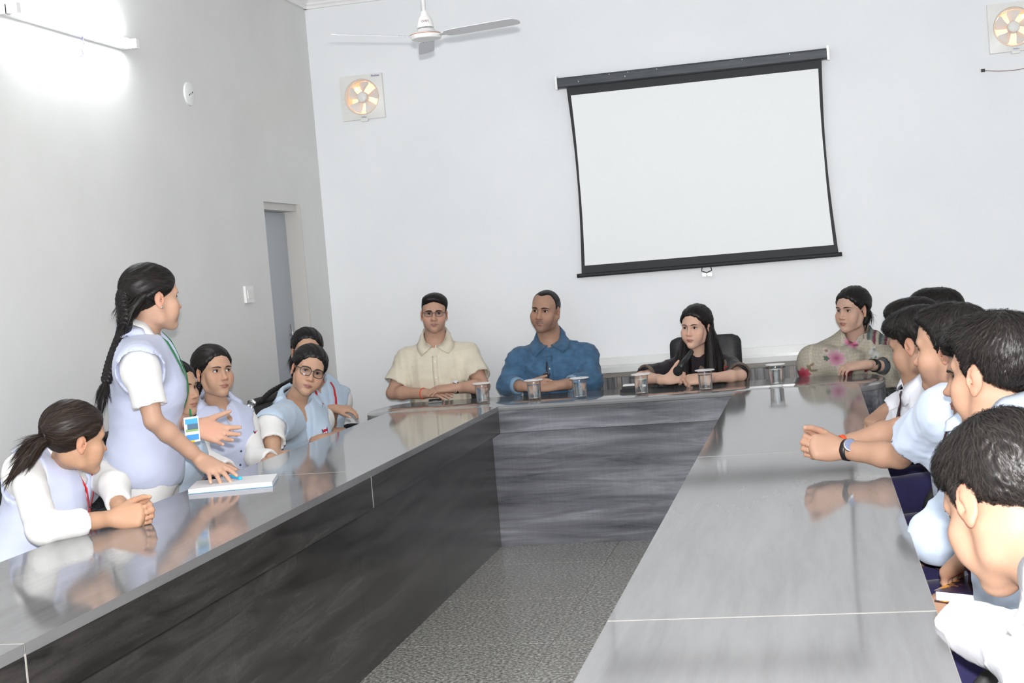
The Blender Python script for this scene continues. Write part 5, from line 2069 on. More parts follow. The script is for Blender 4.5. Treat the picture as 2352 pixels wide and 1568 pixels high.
# --- woman in black holding a microphone
H = Head(at(1598, 750, Y=7.84), V3(-0.36, -0.93, -0.02), -2.0, 0.93)
N = at(1606, 812, Y=7.91)
p = Person('person in black printed kurta, elbows on the table, holding a microphone', H, N, seat(N, 0.12, (0, -1), 0.56), (-0.05, -1), SK_W3, False, 0.155)
eR, eL = at(1472, 866, Y=7.76), at(1702, 862, Y=7.76)
wR, wL = PX(1528, 7.6, 0.795), PX(1618, 7.58, 0.79)
p.reach('R', eR, wR, Hand(wR, (0.95, -0.3, 0.16), (-0.25, -0.75, 0.55), 'R', 0.92, (50, 55, 58, 60), pip=(55, 60, 62, 64), thumb=(50, -15, 10)))
p.reach('L', eL, wL, Hand(wL, (-1, -0.12, -0.02), (0, -0.65, 0.8), 'L', 0.92, (42, 48, 52, 58), pip=(60, 62, 65, 66), thumb=(25, 10, 30)))
hd, F = build_head(H, N, N + p.Fv * 0.05 - p.U * 0.07, SK_W3, False, jaw=0.98, lips=1.15, nose=0.95, lipc=(0.42, 0.13, 0.11))
p.make_body(hd)
finish_head(p, H, F, STAND_HEAD, 0.85, 0.005)
build_hair(p.body, H, 'long', 21, nstr=900, slen=0.06, part=1.0)
for sg, dx in ((1, 0.0), (-1, 0.012)):
    a = H.w((sg * 0.075, -0.03, -0.07))
    b = p.front(0.9, sg * 0.075, 0.13)
    tail_mesh('hair_lock', p.body, [H.w((sg * 0.066, -0.04, 0.02)), a, b, p.front(0.66, sg * 0.07, 0.185), p.front(0.45, sg * (0.06 + dx), 0.19)], [0.025, 0.036, 0.05, 0.052, 0.02], m_hair, 31 + sg, 900)
for sg in (1, -1):
    tail_mesh('hair_lock', p.body, [H.w((sg * 0.06, -0.06, 0.01)), H.w((sg * 0.085, -0.05, -0.09)), p.front(0.93, sg * 0.105, 0.08), p.front(0.74, sg * 0.11, 0.15), p.front(0.56, sg * 0.1, 0.18)], [0.022, 0.034, 0.042, 0.036, 0.01], m_hair, 61 + sg, 700)
p.shirt('kurta', m_black_cloth, 0.012, 0.86, -0.06, vdepth=0.1, amp=0.004, seed=7, loose=0.022)
m_kred = mat('kurta_red_print', (0.5, 0.03, 0.04, 1), 0.8)
m_kbr = cloth_mat('kurta_brown_border', (0.13, 0.1, 0.075, 1), 0.3)
p.strip('border', [p.front(0.97, -0.14, 0.06), p.front(0.84, -0.135, 0.14), p.front(0.6, -0.1, 0.18), p.front(0.35, -0.1, 0.19)], m_kbr, 0.014, 0.08, 0.002)
p.strip('neck_border', [p.front(0.92, -0.03, 0.14), p.front(0.78, 0.0, 0.17), p.front(0.6, 0.03, 0.19), p.front(0.4, 0.04, 0.19)], m_kbr, 0.017, 0.08, 0.002)
for u, x, L in ((0.9, -0.11, 0.02), (0.98, -0.12, 0.015), (0.52, -0.03, 0.03), (0.45, -0.05, 0.015), (0.38, -0.02, 0.025), (0.42, -0.08, 0.02), (0.33, -0.06, 0.02)):
    p.strip('printed_motif', [p.front(u, x - L), p.front(u + 0.02, x), p.front(u + 0.05, x + L * 0.7)], m_kred, 0.006, 0.1, 0.0022, n=8)
for sd in 'RL':
    e, w = p.arm[sd]
    S = p.S[sd]
    F2 = Field(np.minimum(S, e) - 0.08, np.maximum(S, e) + 0.08, 0.005)
    cone_open(F2, lerp(S, e, 0.79), lerp(S, e, 0.875), 0.066, 0.0645, 0.004, 0, 0.008)
    hollow_out(F2)
    F2.plane(lerp(S, e, 0.79), -(e - S), 0.003)
    v, q = F2.mesh(1)
    from_np('sleeve_border', v, q, m_kbr, p.body)
for sg in (1, -1):
    c = H.w((sg * 0.078, -0.004, -0.038))
    disc('earring', p.body, c, H.wd((sg, 0.3, 0)), 0.004, 0.003, m_silver, 12)
p.legs(m_dtrou, thigh=0.38)
W3 = p
# the microphone rests between thumb and fingers
hc = wR + nrm(V3(0.95, -0.3, 0.16)) * 0.085 + V3(0, -0.035, 0.012)
md = nrm(at(1592, 826, Y=7.66) - at(1564, 866, Y=7.56))
mic = empty('microphone', tuple(hc))
tag(mic, 'black handheld microphone gripped by the person in black', 'microphone')
mh = hc + V3(0.005, -0.03, 0.03)
tube('handle', [mh + md * 0.01, mh + md * 0.06, mh + md * 0.15], [0.019, 0.016, 0.012], m_black, mic, 16)
Fm = Field(mh - 0.05, mh + 0.05, 0.0035)
Fm.ell(mh - md * 0.012, (0.026, 0.026, 0.026))
v, q = Fm.mesh(1)
from_np('foam_head', v, q, mat('foam_black', (0.012, 0.012, 0.013, 1), 0.9), mic)

# --- woman in the flowered shawl
H = Head(at(1957, 711, Y=7.9), V3(-0.62, -0.78, 0.0), -1.0, 0.96)
N = at(1966, 782, Y=7.97)
p = Person('person wrapped in beige flowered shawl at the right end of the back table', H, N, seat(N, 0.08, (-0.1, -1), 0.56), (-0.18, -1), SK_W4, False, 0.165, 1.02, 1.08)
p.reach('R', at(1872, 832, Y=7.86), PX(1935, 7.80, 0.80), Hand(PX(1935, 7.80, 0.80), (1, -0.1, 0.0), (0, -0.3, 1), 'R', 0.92, (60, 60, 60, 60)))
p.reach('L', at(2048, 842, Y=7.84), PX(1985, 7.64, 0.80), Hand(PX(1985, 7.64, 0.80), (-1, -0.1, -0.05), (0, -0.4, 1), 'L', 0.92, (20, 24, 28, 30)))
p.coarse.add('R')
hd, F = build_head(H, N, N + p.Fv * 0.05 - p.U * 0.06, SK_W4, False, jaw=1.04, lips=1.1, nose=1.05, old=0.6, lipc=(0.36, 0.12, 0.11))
p.make_body(hd)
finish_head(p, H, F, STAND_HEAD, 0.9, 0.005)
build_hair(p.body, H, 'tied', 23, nstr=700, tail=[H.w((0, -0.12, -0.05))])
tail_mesh('hair_bun', p.body, [H.w((0, -0.1, 0.0)), H.w((0.01, -0.125, -0.04)), H.w((0.0, -0.1, -0.09))], [0.03, 0.04, 0.02], m_hair, 3, 200)
disc('nose_stud', p.body, H.w((-0.016, 0.097, -0.04)), H.wd((-0.7, 0.7, 0)), 0.0022, 0.002, m_silver, 10)
for sg in (1, -1):
    disc('earring', p.body, H.w((sg * 0.079, -0.006, -0.038)), H.wd((sg, 0.3, 0)), 0.0055, 0.003, m_gold, 12)
p.shirt('tunic', cloth_mat('dark_green_tunic', (0.06, 0.07, 0.08, 1), 0.3), 0.006, 1.45, -0.05, vdepth=0.05, amp=0.002, loose=0.008)
# shawl: wraps both shoulders, gathers across the chest, falls over the arms
lo, hi = p.box(arms=1.2, pad=0.13)
FS = Field(lo, hi, 0.006)
p.torso(FS, 0.03, 0.06)
for sd in 'RL':
    e, w = p.arm[sd]
    S = p.S[sd]
    FS.cap(S, e, 0.078, 0.088, 0.06)
    FS.cap(e, lerp(e, w, 1.2 if sd == 'R' else 0.1), 0.078, 0.075 if sd == 'R' else 0.07, 0.05)
    FS.cap(lerp(S, e, 0.6) - p.U * 0.02, p.front(0.3, 0.06 if sd == 'R' else -0.06, 0.13), 0.075, 0.09, 0.07)
    FS.cap(e - V3(0, 0, 0.02), e - V3(0, 0, 0.2), 0.07, 0.075, 0.05)
sl, X, Y, Z = FS.whole()
near = np.abs(FS.f) < 0.045
# diagonal gathers running from the far shoulder down across the chest
u = (X - p.N[0]) * F32(p.Rv[0]) + (Y - p.N[1]) * F32(p.Rv[1])
s_ = (Z - p.N[2]) * F32(0.83) + u * F32(0.62)
fold = np.abs(np.sin(s_ * 34 + 2.2 * np.sin(u * 9 + 1) + 0 * Y)) ** 1.6
fold2 = np.sin(s_ * 61 + 3 * np.sin(u * 14 + 2))
wgt = np.clip(1 - np.abs(u + 0.02) / 0.26, 0.15, 1)
FS.f -= np.where(near, wgt * (0.021 * fold + 0.004 * fold2), 0).astype(F32)
d = nrm(H.w((0, -0.02, -0.07)) - p.N)
FS.cap(p.N - d * 0.01, p.N + d * 0.14, 0.056, 0.085, 0.012, 's')
FS.cap(p.N + d * 0.05 + p.Fv * 0.06, p.N + p.Fv * 0.12 - p.U * 0.0, 0.035, 0.012, 0.02, 's')
FS.plane(V3(0, 0, 0.66), (0, 0, -1), 0.01)
# opening over the forearm with the watch
FS.cap(lerp(*p.arm['L'], 0.25), lerp(*p.arm['L'], 1.6) + V3(0, -0.02, -0.01), 0.045, 0.07, 0.01, 's')
FS.cap(p.arm['R'][1], p.front(0.5, -0.1, 0.16), 0.08, 0.08, 0.05)
FS.plane(V3(0, BB - 0.06, 0), (0, -1, -0.1), 0.01) if False else None
v, q = FS.mesh(1)
base = np.array([0.40, 0.365, 0.30])
tone = np.tile(base, (len(v), 1))
rg = np.random.RandomState(8)
ux = (v - p.N) @ p.Rv
uz = v[:, 2] - p.N[2]
tone *= (1 + 0.10 * np.sin(ux * 420 + 2 * np.sin(uz * 60)) * 0.5 + 0.10 * np.sin(uz * 380 + 2 * np.sin(ux * 50)) * 0.5 + 0.06 * rg.normal(size=len(v)))[:, None]
stripe = (np.abs(np.sin(ux * 21 + 0.4)) > 0.985)
tone[stripe] = tone[stripe] * 1.2


def printed(px, py, rpx, petals, c1, c2, sq=0.6, turn=0.0):
    """a printed blossom or leaf centred where the photograph shows it on the cloth"""
    o = at(px, py, Y=p.N[1] - 0.12)
    r = rpx / FPX * 8.0
    a, b = (v - o) @ CR, (v - o) @ CU
    fr = ((v - p.N) @ p.Fv) > -0.03
    rr, th = np.hypot(a, b), np.arctan2(b, a) + turn
    lim = r * (sq + (1 - sq) * np.abs(np.cos(th * petals / 2))) if petals else r
    if petals == 0:
        ca, sa = math.cos(turn), math.sin(turn)
        a2, b2 = a * ca + b * sa, -a * sa + b * ca
        mk = ((a2 / r) ** 2 + (b2 / (r * 0.32)) ** 2 < 1) & fr
        t = np.clip(np.abs(a2) / r, 0, 1)
    else:
        mk = (rr < lim) & fr
        t = np.clip(rr / r, 0, 1)
    tone[mk] = (np.array(c1)[None] * (1 - t[mk, None]) + np.array(c2)[None] * t[mk, None])


PK, PKL, GR, DG, DR, BL, IV = (0.30, 0.07, 0.15), (0.58, 0.36, 0.42), (0.09, 0.13, 0.1), (0.04, 0.07, 0.06), (0.16, 0.02, 0.04), (0.1, 0.32, 0.45), (0.62, 0.58, 0.52)
for a in ((1908, 822, 19, 9, PK, PKL), (1955, 788, 15, 5, (0.5, 0.08, 0.2), PKL), (1963, 792, 8, 0, PK, PK), (1840, 858, 15, 7, (0.35, 0.03, 0.06), (0.5, 0.12, 0.15)),
          (1891, 805, 7, 5, DR, IV), (1888, 822, 6, 5, GR, GR), (1945, 845, 14, 0, GR, DG, 0.6, 1.1), (1936, 848, 12, 0, DG, GR, 0.6, 2.0), (1930, 854, 11, 5, DR, (0.25, 0.04, 0.07)), (1985, 846, 12, 0, DR, DR, 0.6, 0.5),
          (1855, 838, 9, 0, (0.2, 0.16, 0.1), (0.25, 0.2, 0.14), 0.6, 0.7), (1852, 846, 9, 0, (0.2, 0.16, 0.1), (0.25, 0.2, 0.14), 0.6, 2.2), (1862, 850, 8, 0, (0.2, 0.16, 0.1), (0.25, 0.2, 0.14), 0.6, 0.2),
          (2004, 812, 9, 6, IV, (0.35, 0.4, 0.45)), (2007, 802, 6, 5, (0.12, 0.16, 0.2), IV), (2003, 822, 6, 0, GR, GR, 0.6, 1.2), (1913, 758, 8, 0, BL, (0.25, 0.5, 0.6), 0.6, -0.4), (1919, 762, 6, 0, BL, DG, 0.6, 0.6),
          (1882, 762, 5, 0, (0.06, 0.1, 0.2), (0.06, 0.1, 0.2), 0.6, 1.2), (2020, 780, 10, 0, DG, GR, 0.6, 0.1), (2012, 777, 7, 0, DG, GR, 0.6, 1.0), (2034, 752, 9, 0, (0.3, 0.05, 0.1), PKL, 0.6, -0.8), (1990, 828, 8, 0, GR, GR, 0.6, 0.9)):
    printed(*a)
# striped border of the shawl end behind the neck
bd = (np.abs(ux + 0.13) < 0.075) & (uz > -0.06) & (((v - p.N) @ p.Fv) < 0.09)
k = (((ux[bd] + 0.2) * 70).astype(int)) % 4
tone[bd] = np.array([(0.09, 0.11, 0.11), (0.42, 0.38, 0.31), (0.16, 0.05, 0.07), (0.2, 0.23, 0.2)])[k]
m_shawl = attr_mat('printed_shawl', 0.9, 0, 0.15, 0.3, 700, 0.0006)
from_np('shawl', v, q, m_shawl, p.body, True, tone=tone)
c, d, r = snug(p, 'L', 0.62)
w_ = ring_band('wristwatch', p.body, c, d, r + 0.001, 0.011, 0.003, m_black)
disc('watch_dial', w_, c + nrm(V3(-0.1, -0.8, 0.55)) * (r + 0.002), V3(-0.1, -0.8, 0.55), 0.021, 0.006, m_black, 20, m_pupil)
p.legs(cloth_mat('striped_green_shawl_end', (0.09, 0.11, 0.11, 1), 0.5), thigh=0.38, g=0.02)
# ================================================================= students
def clasp(near, wr, dr, away, size=1.0, up=(0, 0, 1)):
    """two hands folded together: the near one seen from its back, the far one's fingers wrapped over it"""
    far = 'L' if near == 'R' else 'R'
    dr, away = nrm(dr), nrm(away)
    u = V3(*up)
    h1 = Hand(wr, dr, -away + 0.25 * u, near, size, (62, 66, 68, 70), (58, 60, 62, 62), 0.5, (36, 12, 75))
    wf = np.asarray(wr) + dr * 0.012 + away * 0.047 * size
    h2 = Hand(wf, dr + 0.05 * u, away + 0.2 * u, far, size, (58, 60, 62, 64), (74, 76, 76, 74), 0.5, (36, 12, 75))
    return h1, wf, h2


def lap(p, z=0.66, fwd=0.24):
    """hands resting in the lap"""
    for sd, sg in (('R', 1), ('L', -1)):
        if sd in p.arm:
            continue
        S = p.S[sd]
        f = nrm(V3(p.Fv[0], p.Fv[1], 0))
        r = nrm(V3(p.Rv[0], p.Rv[1], 0))
        e = S + V3(0, 0, -0.25) + r * sg * 0.03 + f * 0.05
        w = V3(p.P[0], p.P[1], z) + f * fwd + r * sg * 0.05
        p.coarse.add(sd)
        p.reach(sd, e, w, Hand(w, f * 0.8 - r * sg * 0.7, (0, 0, 1), sd, 0.92))


def girl(p, hd, F, H, gaze, vest_m, sleeve=1.6, vdepth=0.15, hem=-0.09, hair_seed=1, brow=0.85, amp=0.004, eyes=True, loose=0.02, seed=3, wcol=False, arch=0.004, nstr=800, tailp=None, hm=None, legs=True, tilt=0.0, vest_g=0.022):
    p.make_body(hd)
    finish_head(p, H, F, gaze, brow, arch, eyes, tilt)
    build_hair(p.body, H, 'tied', hair_seed, nstr=nstr, tail=tailp, m=hm)
    p.shirt('shirt', m_whitec, 0.004, sleeve, hem + 0.01, vdepth=0.07 if wcol else 0.2, vr=0.7 if wcol else 1.05, vwide=0.02 if wcol else 0.09, amp=0.0022, wl=0.1, seed=seed, loose=loose)
    if wcol:
        p.collar('shirt_collar', m_whitec, 1.02, 1.5, 0.02, tipa=0.4, lift=0.012)
    p.vest('vest', vest_m, vest_g, hem, vdepth, amp=0.0022, wl=0.17, seed=seed + 1)
    p.collar('vest_collar', vest_m, 1.2, 1.1, 0.085, 0.075, 0.2, 0.42, 0.009)
    if legs:
        p.legs(m_whitec, thigh=0.38, fdir=(1, 0, 0))


SKG1, SKG2 = (0.50, 0.29, 0.185), (0.56, 0.34, 0.24)

# --- girl leaning on the table with clasped hands, lower left
H = Head(at(176, 1006, X=-2.28), V3(0.62, 0.77, -0.14), 8.0, 0.91)
N = at(140, 1058, X=-2.40)
p = Person('seated person in lavender vest and red lanyard, leaning on the table with clasped hands', H, N, V3(-2.58, N[1] - 0.10, 0.56), (0.88, 0.45), SKG1, False, 0.16, 1.0, 1.02)
p.shoulder('R', at(58, 1078, X=-2.44))
p.shoulder('L', at(212, 1086, X=-2.44))
wr = at(258, 1190, Z=0.782)
h1, wf, h2 = clasp('R', wr, CR * 0.95 + V3(0, 0, 0.12), CF + V3(0.1, 0, 0), 0.95)
p.reach('R', at(98, 1212, Z=0.792), wr, h1)
p.reach('L', at(262, 1116, X=-2.24), wf, h2)
hd, F = build_head(H, N, N + p.Fv * 0.06 - p.U * 0.05, SKG1, False)
girl(p, hd, F, H, H.w((0, 4, 0)), m_lav, 1.62, 0.16, -0.08, 41, nstr=1600, loose=0.014, hm=m_hairb, wcol=True, tailp=[H.w((0.0, -0.11, 0.0))])
lanyard(p, m_red, 0.42, 0.0, 0.007)
badge(p, 0.62, -0.085, 0.075)
tail_mesh('ponytail', p.body, [H.w((0.0, -0.095, 0.0)), H.w((0.0, -0.135, -0.02)), H.w((0.0, -0.165, -0.06)), H.w((-0.01, -0.2, -0.12))], [0.022, 0.034, 0.036, 0.012], m_hairb, 5, 900)
ring_band('hair_tie', p.body, H.w((0.0, -0.118, 0.006)), H.wd((0, -1, -0.2)), 0.021, 0.006, 0.004, m_black)

# --- standing girl with the long plait
H = Head(STAND_HEAD, V3(0.62, 0.78, -0.04), 0.0, 0.97)
N = at(326, 772, X=-2.43)
P = at(330, 1075, X=-2.47)
p = Person('standing person in lavender vest and green lanyard, one palm held open', H, N, P, (0.93, 0.36), SKG2, False, 0.158, 1.06)
p.shoulder('R', at(322, 838, X=-2.34))
p.shoulder('L', N - p.Rv * 0.15 - p.U * 0.06)
wr = at(462, 1056, X=-2.20)
p.reach('R', at(352, 965, X=-2.30), wr, Hand(wr, at(530, 1100, X=-2.06) - wr, (0.25, -0.45, 0.95), 'R', 0.98, (4, 10, 16, 8), (16, 18, 18, 14), 2.2, (62, 34, 5)))
wl = at(450, 978, X=-2.24)
p.reach('L', lerp(p.S['L'], wl, 0.45) + V3(-0.06, 0.04, -0.12), wl, Hand(wl, (0.9, 0.12, -0.36), (-0.35, 0.8, -0.5), 'L', 1.02, (6, 8, 10, 14), (10, 14, 20, 22), 1.7, (52, -12, 6)))
hd, F = build_head(H, N, N + p.Fv * 0.06 - p.U * 0.05, SKG2, False)
girl(p, hd, F, H, H.w((0, 4, 0)), m_lav, 0.76, 0.1, -0.055, 42, wcol=True, nstr=2200, loose=0.02, amp=0.004, legs=False, tailp=[H.w((0.0, -0.115, 0.03))], vest_g=0.026)
lanyard(p, m_green, 0.47, 0.0, 0.008)
braid('plait', p.body, [H.w((0.0, -0.085, 0.06)), H.w((0.0, -0.12, 0.005)), H.w((0.02, -0.125, -0.075)), at(281, 768, X=-2.47), at(259, 825, X=-2.49), at(243, 878, X=-2.50)], 0.033, 0.019, m_hair, 4, 20)
tail_mesh('plait_end', p.body, [at(244, 874, X=-2.50), at(238, 900, X=-2.50), at(232, 940, X=-2.51)], [0.012, 0.02, 0.006], m_hair, 6, 300)
tail_mesh('gathered_hair', p.body, [H.w((0.05, -0.05, 0.02)), H.w((0.035, -0.095, -0.03)), H.w((0.015, -0.125, -0.09))], [0.03, 0.034, 0.02], m_hair, 7, 300)
tail_mesh('gathered_hair', p.body, [H.w((-0.05, -0.05, 0.02)), H.w((-0.035, -0.095, -0.03)), H.w((-0.005, -0.125, -0.09))], [0.03, 0.034, 0.02], m_hair, 8, 300)
for x, z, a in ((0.03, 0.06, 0.3), (0.045, 0.045, -0.2), (0.02, 0.075, 0.1), (0.05, 0.0, 0.9), (0.055, -0.012, 0.7), (0.035, -0.04, 0.2)):
    c = H.w((x, -0.105 + abs(x) * 0.4, z))
    d = H.wd((math.cos(a), -0.2, math.sin(a)))
    tube('hair_pin', [c - d * 0.013, c, c + d * 0.013], 0.0016, m_silver, p.body, 6)
disc('earring', p.body, H.w((0.081, -0.006, -0.038)), H.wd((1, 0.2, 0)), 0.0045, 0.003, m_silver, 14)
lp = {'R': P + V3(0.02, -0.09, -0.42), 'L': P + V3(0.02, 0.09, -0.42)}
p.legs(m_whitec, knee=lp, foot={'R': P + V3(0.0, -0.1, 0.09 - P[2]), 'L': P + V3(0.0, 0.1, 0.09 - P[2])}, kz=1.05, g=0.012)
G2 = p
# identity card on the lanyard
cc, nn_ = p.cloth.snap(np.array([p.front(0.36, 0.01, 0.19)]), 0.004)
cc, nn_ = cc[0], nn_[0]
cc = at(441, 986, Y=wr[1] + 0.02)
fwd_ = nrm(V3(0.75, -0.62, 0))
side_ = nrm(np.cross(V3(0, 0, 1), fwd_))
idc = None
for nm, x0, x1, z0, z1, m in (('identity_card', -0.5, 0.5, -0.5, 0.5, m_bwhite), ('card_header', -0.42, 0.42, 0.22, 0.42, mat('card_cyan', srgb(90, 180, 235), 0.3)), ('card_photo', -0.3, 0.42, 0.0, 0.22, mat('card_grey_blue', srgb(95, 125, 150), 0.3)),
                              ('card_band', -0.42, 0.42, -0.08, 0.02, mat('card_green', srgb(150, 185, 120), 0.3)), ('card_foot', -0.42, 0.42, -0.42, -0.2, mat('card_blue', srgb(85, 160, 235), 0.3)), ('card_tab', -0.42, 0.1, -0.5, -0.42, mat('card_yellow', srgb(240, 200, 50), 0.3))):
    W_, L_ = 0.058, 0.092
    o_ = 0.0 if idc is None else 0.0008
    pts = [cc + side_ * a * W_ + V3(0, 0, b) * L_ + fwd_ * o_ for a, b in ((x0, z0), (x1, z0), (x1, z1), (x0, z1))]
    vs = pts + [q - fwd_ * 0.0014 for q in pts]
    ob = finish(nm, np_to_bm_mesh(nm, vs, [(0, 1, 2, 3), (7, 6, 5, 4), (0, 4, 5, 1), (1, 5, 6, 2), (2, 6, 7, 3), (3, 7, 4, 0)]), m, idc or p.body, False)
    idc = idc or ob
tube('card_clip', [cc + V3(0, 0, 0.047), cc + V3(0, 0, 0.075)], 0.004, m_green, idc, 8)

# --- girl half hidden behind the standing girl
H = Head(at(404, 892, X=-2.52), V3(0.93, -0.2, 0.0), 0, 0.92)
N = at(388, 962, X=-2.58)
p = Person('person in pale blue vest mostly hidden behind the standing person', H, N, seat(N, 0.06, (1, 0)), (0.98, 0.1), SK_G, False)
lap(p)
hd, F = build_head(H, N, N + p.Fv * 0.06 - p.U * 0.05, SK_G, False)
girl(p, hd, F, H, H.w((0, 4, 0)), m_pblue, 0.6, 0.14, -0.09, 43, nstr=500)

# --- girl looking up towards the right, with the narrow plait
H = Head(at(491, 853, X=-2.6), V3(0.80, -0.60, 0.06), -2.0, 0.93)
N = at(498, 932, X=-2.64)
p = Person('seated person in lavender vest looking up, between the standing person and the spectacled one', H, N, V3(-2.63, N[1] + 0.0, 0.54), (0.85, -0.5), SK_G, False, 0.14, 1.0, 0.85)
p.shoulder('L', at(560, 968, X=-2.56))
f_ = V3(0.86, -0.5, 0)
p.reach('L', at(588, 1050, X=-2.46), V3(-2.33, 5.85, 0.70), Hand(V3(-2.36, 5.8, 0.70), (0.6, -0.8, 0), (0, 0, 1), 'L', 0.9))
p.reach('R', at(462, 1050, X=-2.61), V3(-2.36, 5.5, 0.69), Hand(V3(-2.36, 5.5, 0.69), (0.9, 0.3, 0), (0, 0, 1), 'R', 0.9))
p.coarse |= {'R', 'L'}
hd, F = build_head(H, N, N + p.Fv * 0.06 - p.U * 0.07, SK_G, False, lips=1.1, lipc=(0.36, 0.14, 0.12), jaw=1.0)
girl(p, hd, F, H, H.w((-1.6, 4, 0.2)), m_lav, 1.7, 0.17, -0.09, 44, brow=1.0, nstr=900, tailp=[H.w((0, -0.11, -0.03))], tilt=-0.002)
badge(p, 0.62, -0.085)
buttons(p, (0.5, 0.34), m=mat('dark_button', (0.06, 0.06, 0.1, 1), 0.4))
braid('plait', p.body, [H.w((0.0, -0.1, -0.02)), H.w((0.02, -0.12, -0.07)), p.N + p.Rv * 0.10 - p.Fv * 0.035 + p.U * 0.01, p.N + p.Rv * 0.15 + p.Fv * 0.045 - p.U * 0.055, p.N + p.Rv * 0.16 + p.Fv * 0.08 - p.U * 0.16], 0.02, 0.012, m_hair, 5, 16)

# --- girl in spectacles leaning forward
H = Head(at(709, 850, X=-2.36), V3(0.50, -0.85, -0.06), -21.0, 0.95)
N = at(679, 922, X=-2.47)
p = Person('person in spectacles and pale blue vest leaning forward, head tilted', H, N, V3(-2.55, N[1] + 0.12, 0.54), (0.72, -0.68), SK_G, False, 0.155, 1.0, 0.92)
p.shoulder('R', at(622, 972, X=-2.47))
p.shoulder('L', at(738, 962, X=-2.42))
p.reach('R', at(629, 1058, X=-2.40), V3(-2.3, 6.25, 0.69), Hand(V3(-2.3, 6.25, 0.69), (0.6, 0.6, 0), (0, 0, 1), 'R', 0.9))
p.reach('L', at(724, 1016, X=-2.38), V3(-2.26, 6.5, 0.72), Hand(V3(-2.26, 6.5, 0.72), (0.3, -0.9, 0), (0, 0, 1), 'L', 0.9))
p.coarse |= {'R', 'L'}
hd, F = build_head(H, N, N + p.Fv * 0.06 - p.U * 0.07, SK_G, False, lips=1.12, lipc=(0.36, 0.12, 0.13))
girl(p, hd, F, H, CAM_LOC + V3(0.6, 0, 0), m_pblue, 0.55, 0.17, -0.09, 45, brow=1.0, nstr=900, tailp=[H.w((0, -0.11, -0.03))], loose=0.022)
glasses(p.body, H, F, mat('teal_black_spectacle_frame', (0.015, 0.03, 0.035, 1), 0.25), 0.028, 0.0205, 0.096, 0.0017)
badge(p, 0.66, -0.08)
buttons(p, (0.6, 0.42, 0.24), -0.01, mat('blue_button', (0.2, 0.35, 0.5, 1), 0.3))
braid('plait', p.body, [H.w((0.0, -0.1, -0.03)), H.w((0.03, -0.125, -0.07)), at(652, 884, X=-2.6), at(622, 900, X=-2.64), at(596, 925, X=-2.66)], 0.02, 0.013, m_hair, 5, 14)

# --- girl behind her
H = Head(at(705, 806, X=-2.66), V3(0.42, -0.9, 0.02), -8.0, 0.97)
N = at(722, 884, X=-2.72)
p = Person('person in pale blue vest and red lanyard behind the one with tilted head', H, N, seat(N, 0.05, (0.7, -0.7)), (0.75, -0.65), SK_G, False, 0.165)
p.shoulder('L', at(775, 925, X=-2.66)) if False else None
wl = at(772, 982, X=-2.52)
p.reach('L', at(756, 985, X=-2.64), V3(wl[0], wl[1], max(wl[2], 0.79)), Hand(V3(wl[0], wl[1], max(wl[2], 0.79)), (0.9, 0.1, -0.1), (0.1, -0.2, 1), 'L', 0.9))
lap(p)
hd, F = build_head(H, N, N + p.Fv * 0.06 - p.U * 0.07, SK_G, False)
girl(p, hd, F, H, CAM_LOC, m_pblue, 0.55, 0.14, -0.09, 46, nstr=900, brow=0.9)
lanyard(p, m_red, 0.4, -0.03, 0.006)
badge(p, 0.62, -0.1)
glasses(p.body, H, F, m_silver, 0.027, 0.018, 0.095, 0.001)
tail_mesh('loose_hair', p.body, [H.w((0.06, -0.04, 0.0)), H.w((0.075, -0.05, -0.05)), H.w((0.07, -0.06, -0.12))], [0.012, 0.016, 0.004], m_hair, 15, 200)
tail_mesh('loose_hair', p.body, [H.w((-0.06, -0.03, 0.03)), H.w((-0.085, -0.05, -0.02)), H.w((-0.07, -0.07, -0.09))], [0.015, 0.026, 0.012], m_hair, 16, 200)


# ----------------------------------------------------------------- boys along the right
def boy(p, hd, F, H, shirt_m, sleeve=0.6, seed=1, tie=True, nstr=1500, vol=0.0, swid=0.0009, brow=1.2, stripes=None, loose=0.022, slen=0.04, h=0.0042, amp=0.0045, gaze=None, ha=0.0048, wide=1.0, tie_m=None, hl=0.0, rough=1.0):
    p.make_body(hd, ha)
    finish_head(p, H, F, STAND_HEAD if gaze is None else gaze, brow, 0.003)
    build_hair(p.body, H, 'mop', seed, h=h, nstr=nstr, vol=vol, swid=swid, slen=slen, wide=wide, hl=hl, rough=rough)
    p.shirt('shirt', shirt_m, 0.012, sleeve, -0.03, vdepth=0.03, amp=amp, wl=0.1, seed=seed, loose=loose)
    p.collar('collar', shirt_m)
    buttons(p, (0.7, 0.5, 0.3))
    if tie:
        d = nrm(H.w((0, -0.02, -0.07)) - p.N)
        L = np.linalg.norm(p.N - p.P)
        pts = [p.N + p.Fv * 0.085 - p.U * 0.03, p.front(0.82, 0.0, 0.15), p.front(0.6, 0.01, 0.19), p.front(0.35, 0.02, 0.2), p.front(0.12, 0.02, 0.2)]
        p.strip('tie', pts, tie_m or m_maroon, 0.02, 0.1, 0.005, taper=[0.013, 0.012, 0.018, 0.024, 0.03, 0.002])
    p.legs(m_navy, thigh=0.40, fdir=(-1, 0, 0))


def bneck(H, back=(0.07, 0, -0.165)):
    return H.c + V3(*back)


SB = lambda k: tuple(np.array(SK_B) * k)

H = Head(at(2150, 732, Y=6.75), V3(-1, 0.02, -0.02), 0, 1.0)
N = bneck(H)
p = Person('farthest person of the right row, only the top of the head showing', H, N, seat(N, 0.05, (-1, 0)), (-1, 0.02), SB(0.9), True, 0.175)
lap(p)
hd, F = build_head(H, N, N + p.Fv * 0.06 - p.U * 0.05, SB(0.9), True, h=0.0045)
boy(p, hd, F, H, m_wshirt, 0.6, 51, vol=0.012, nstr=1200)

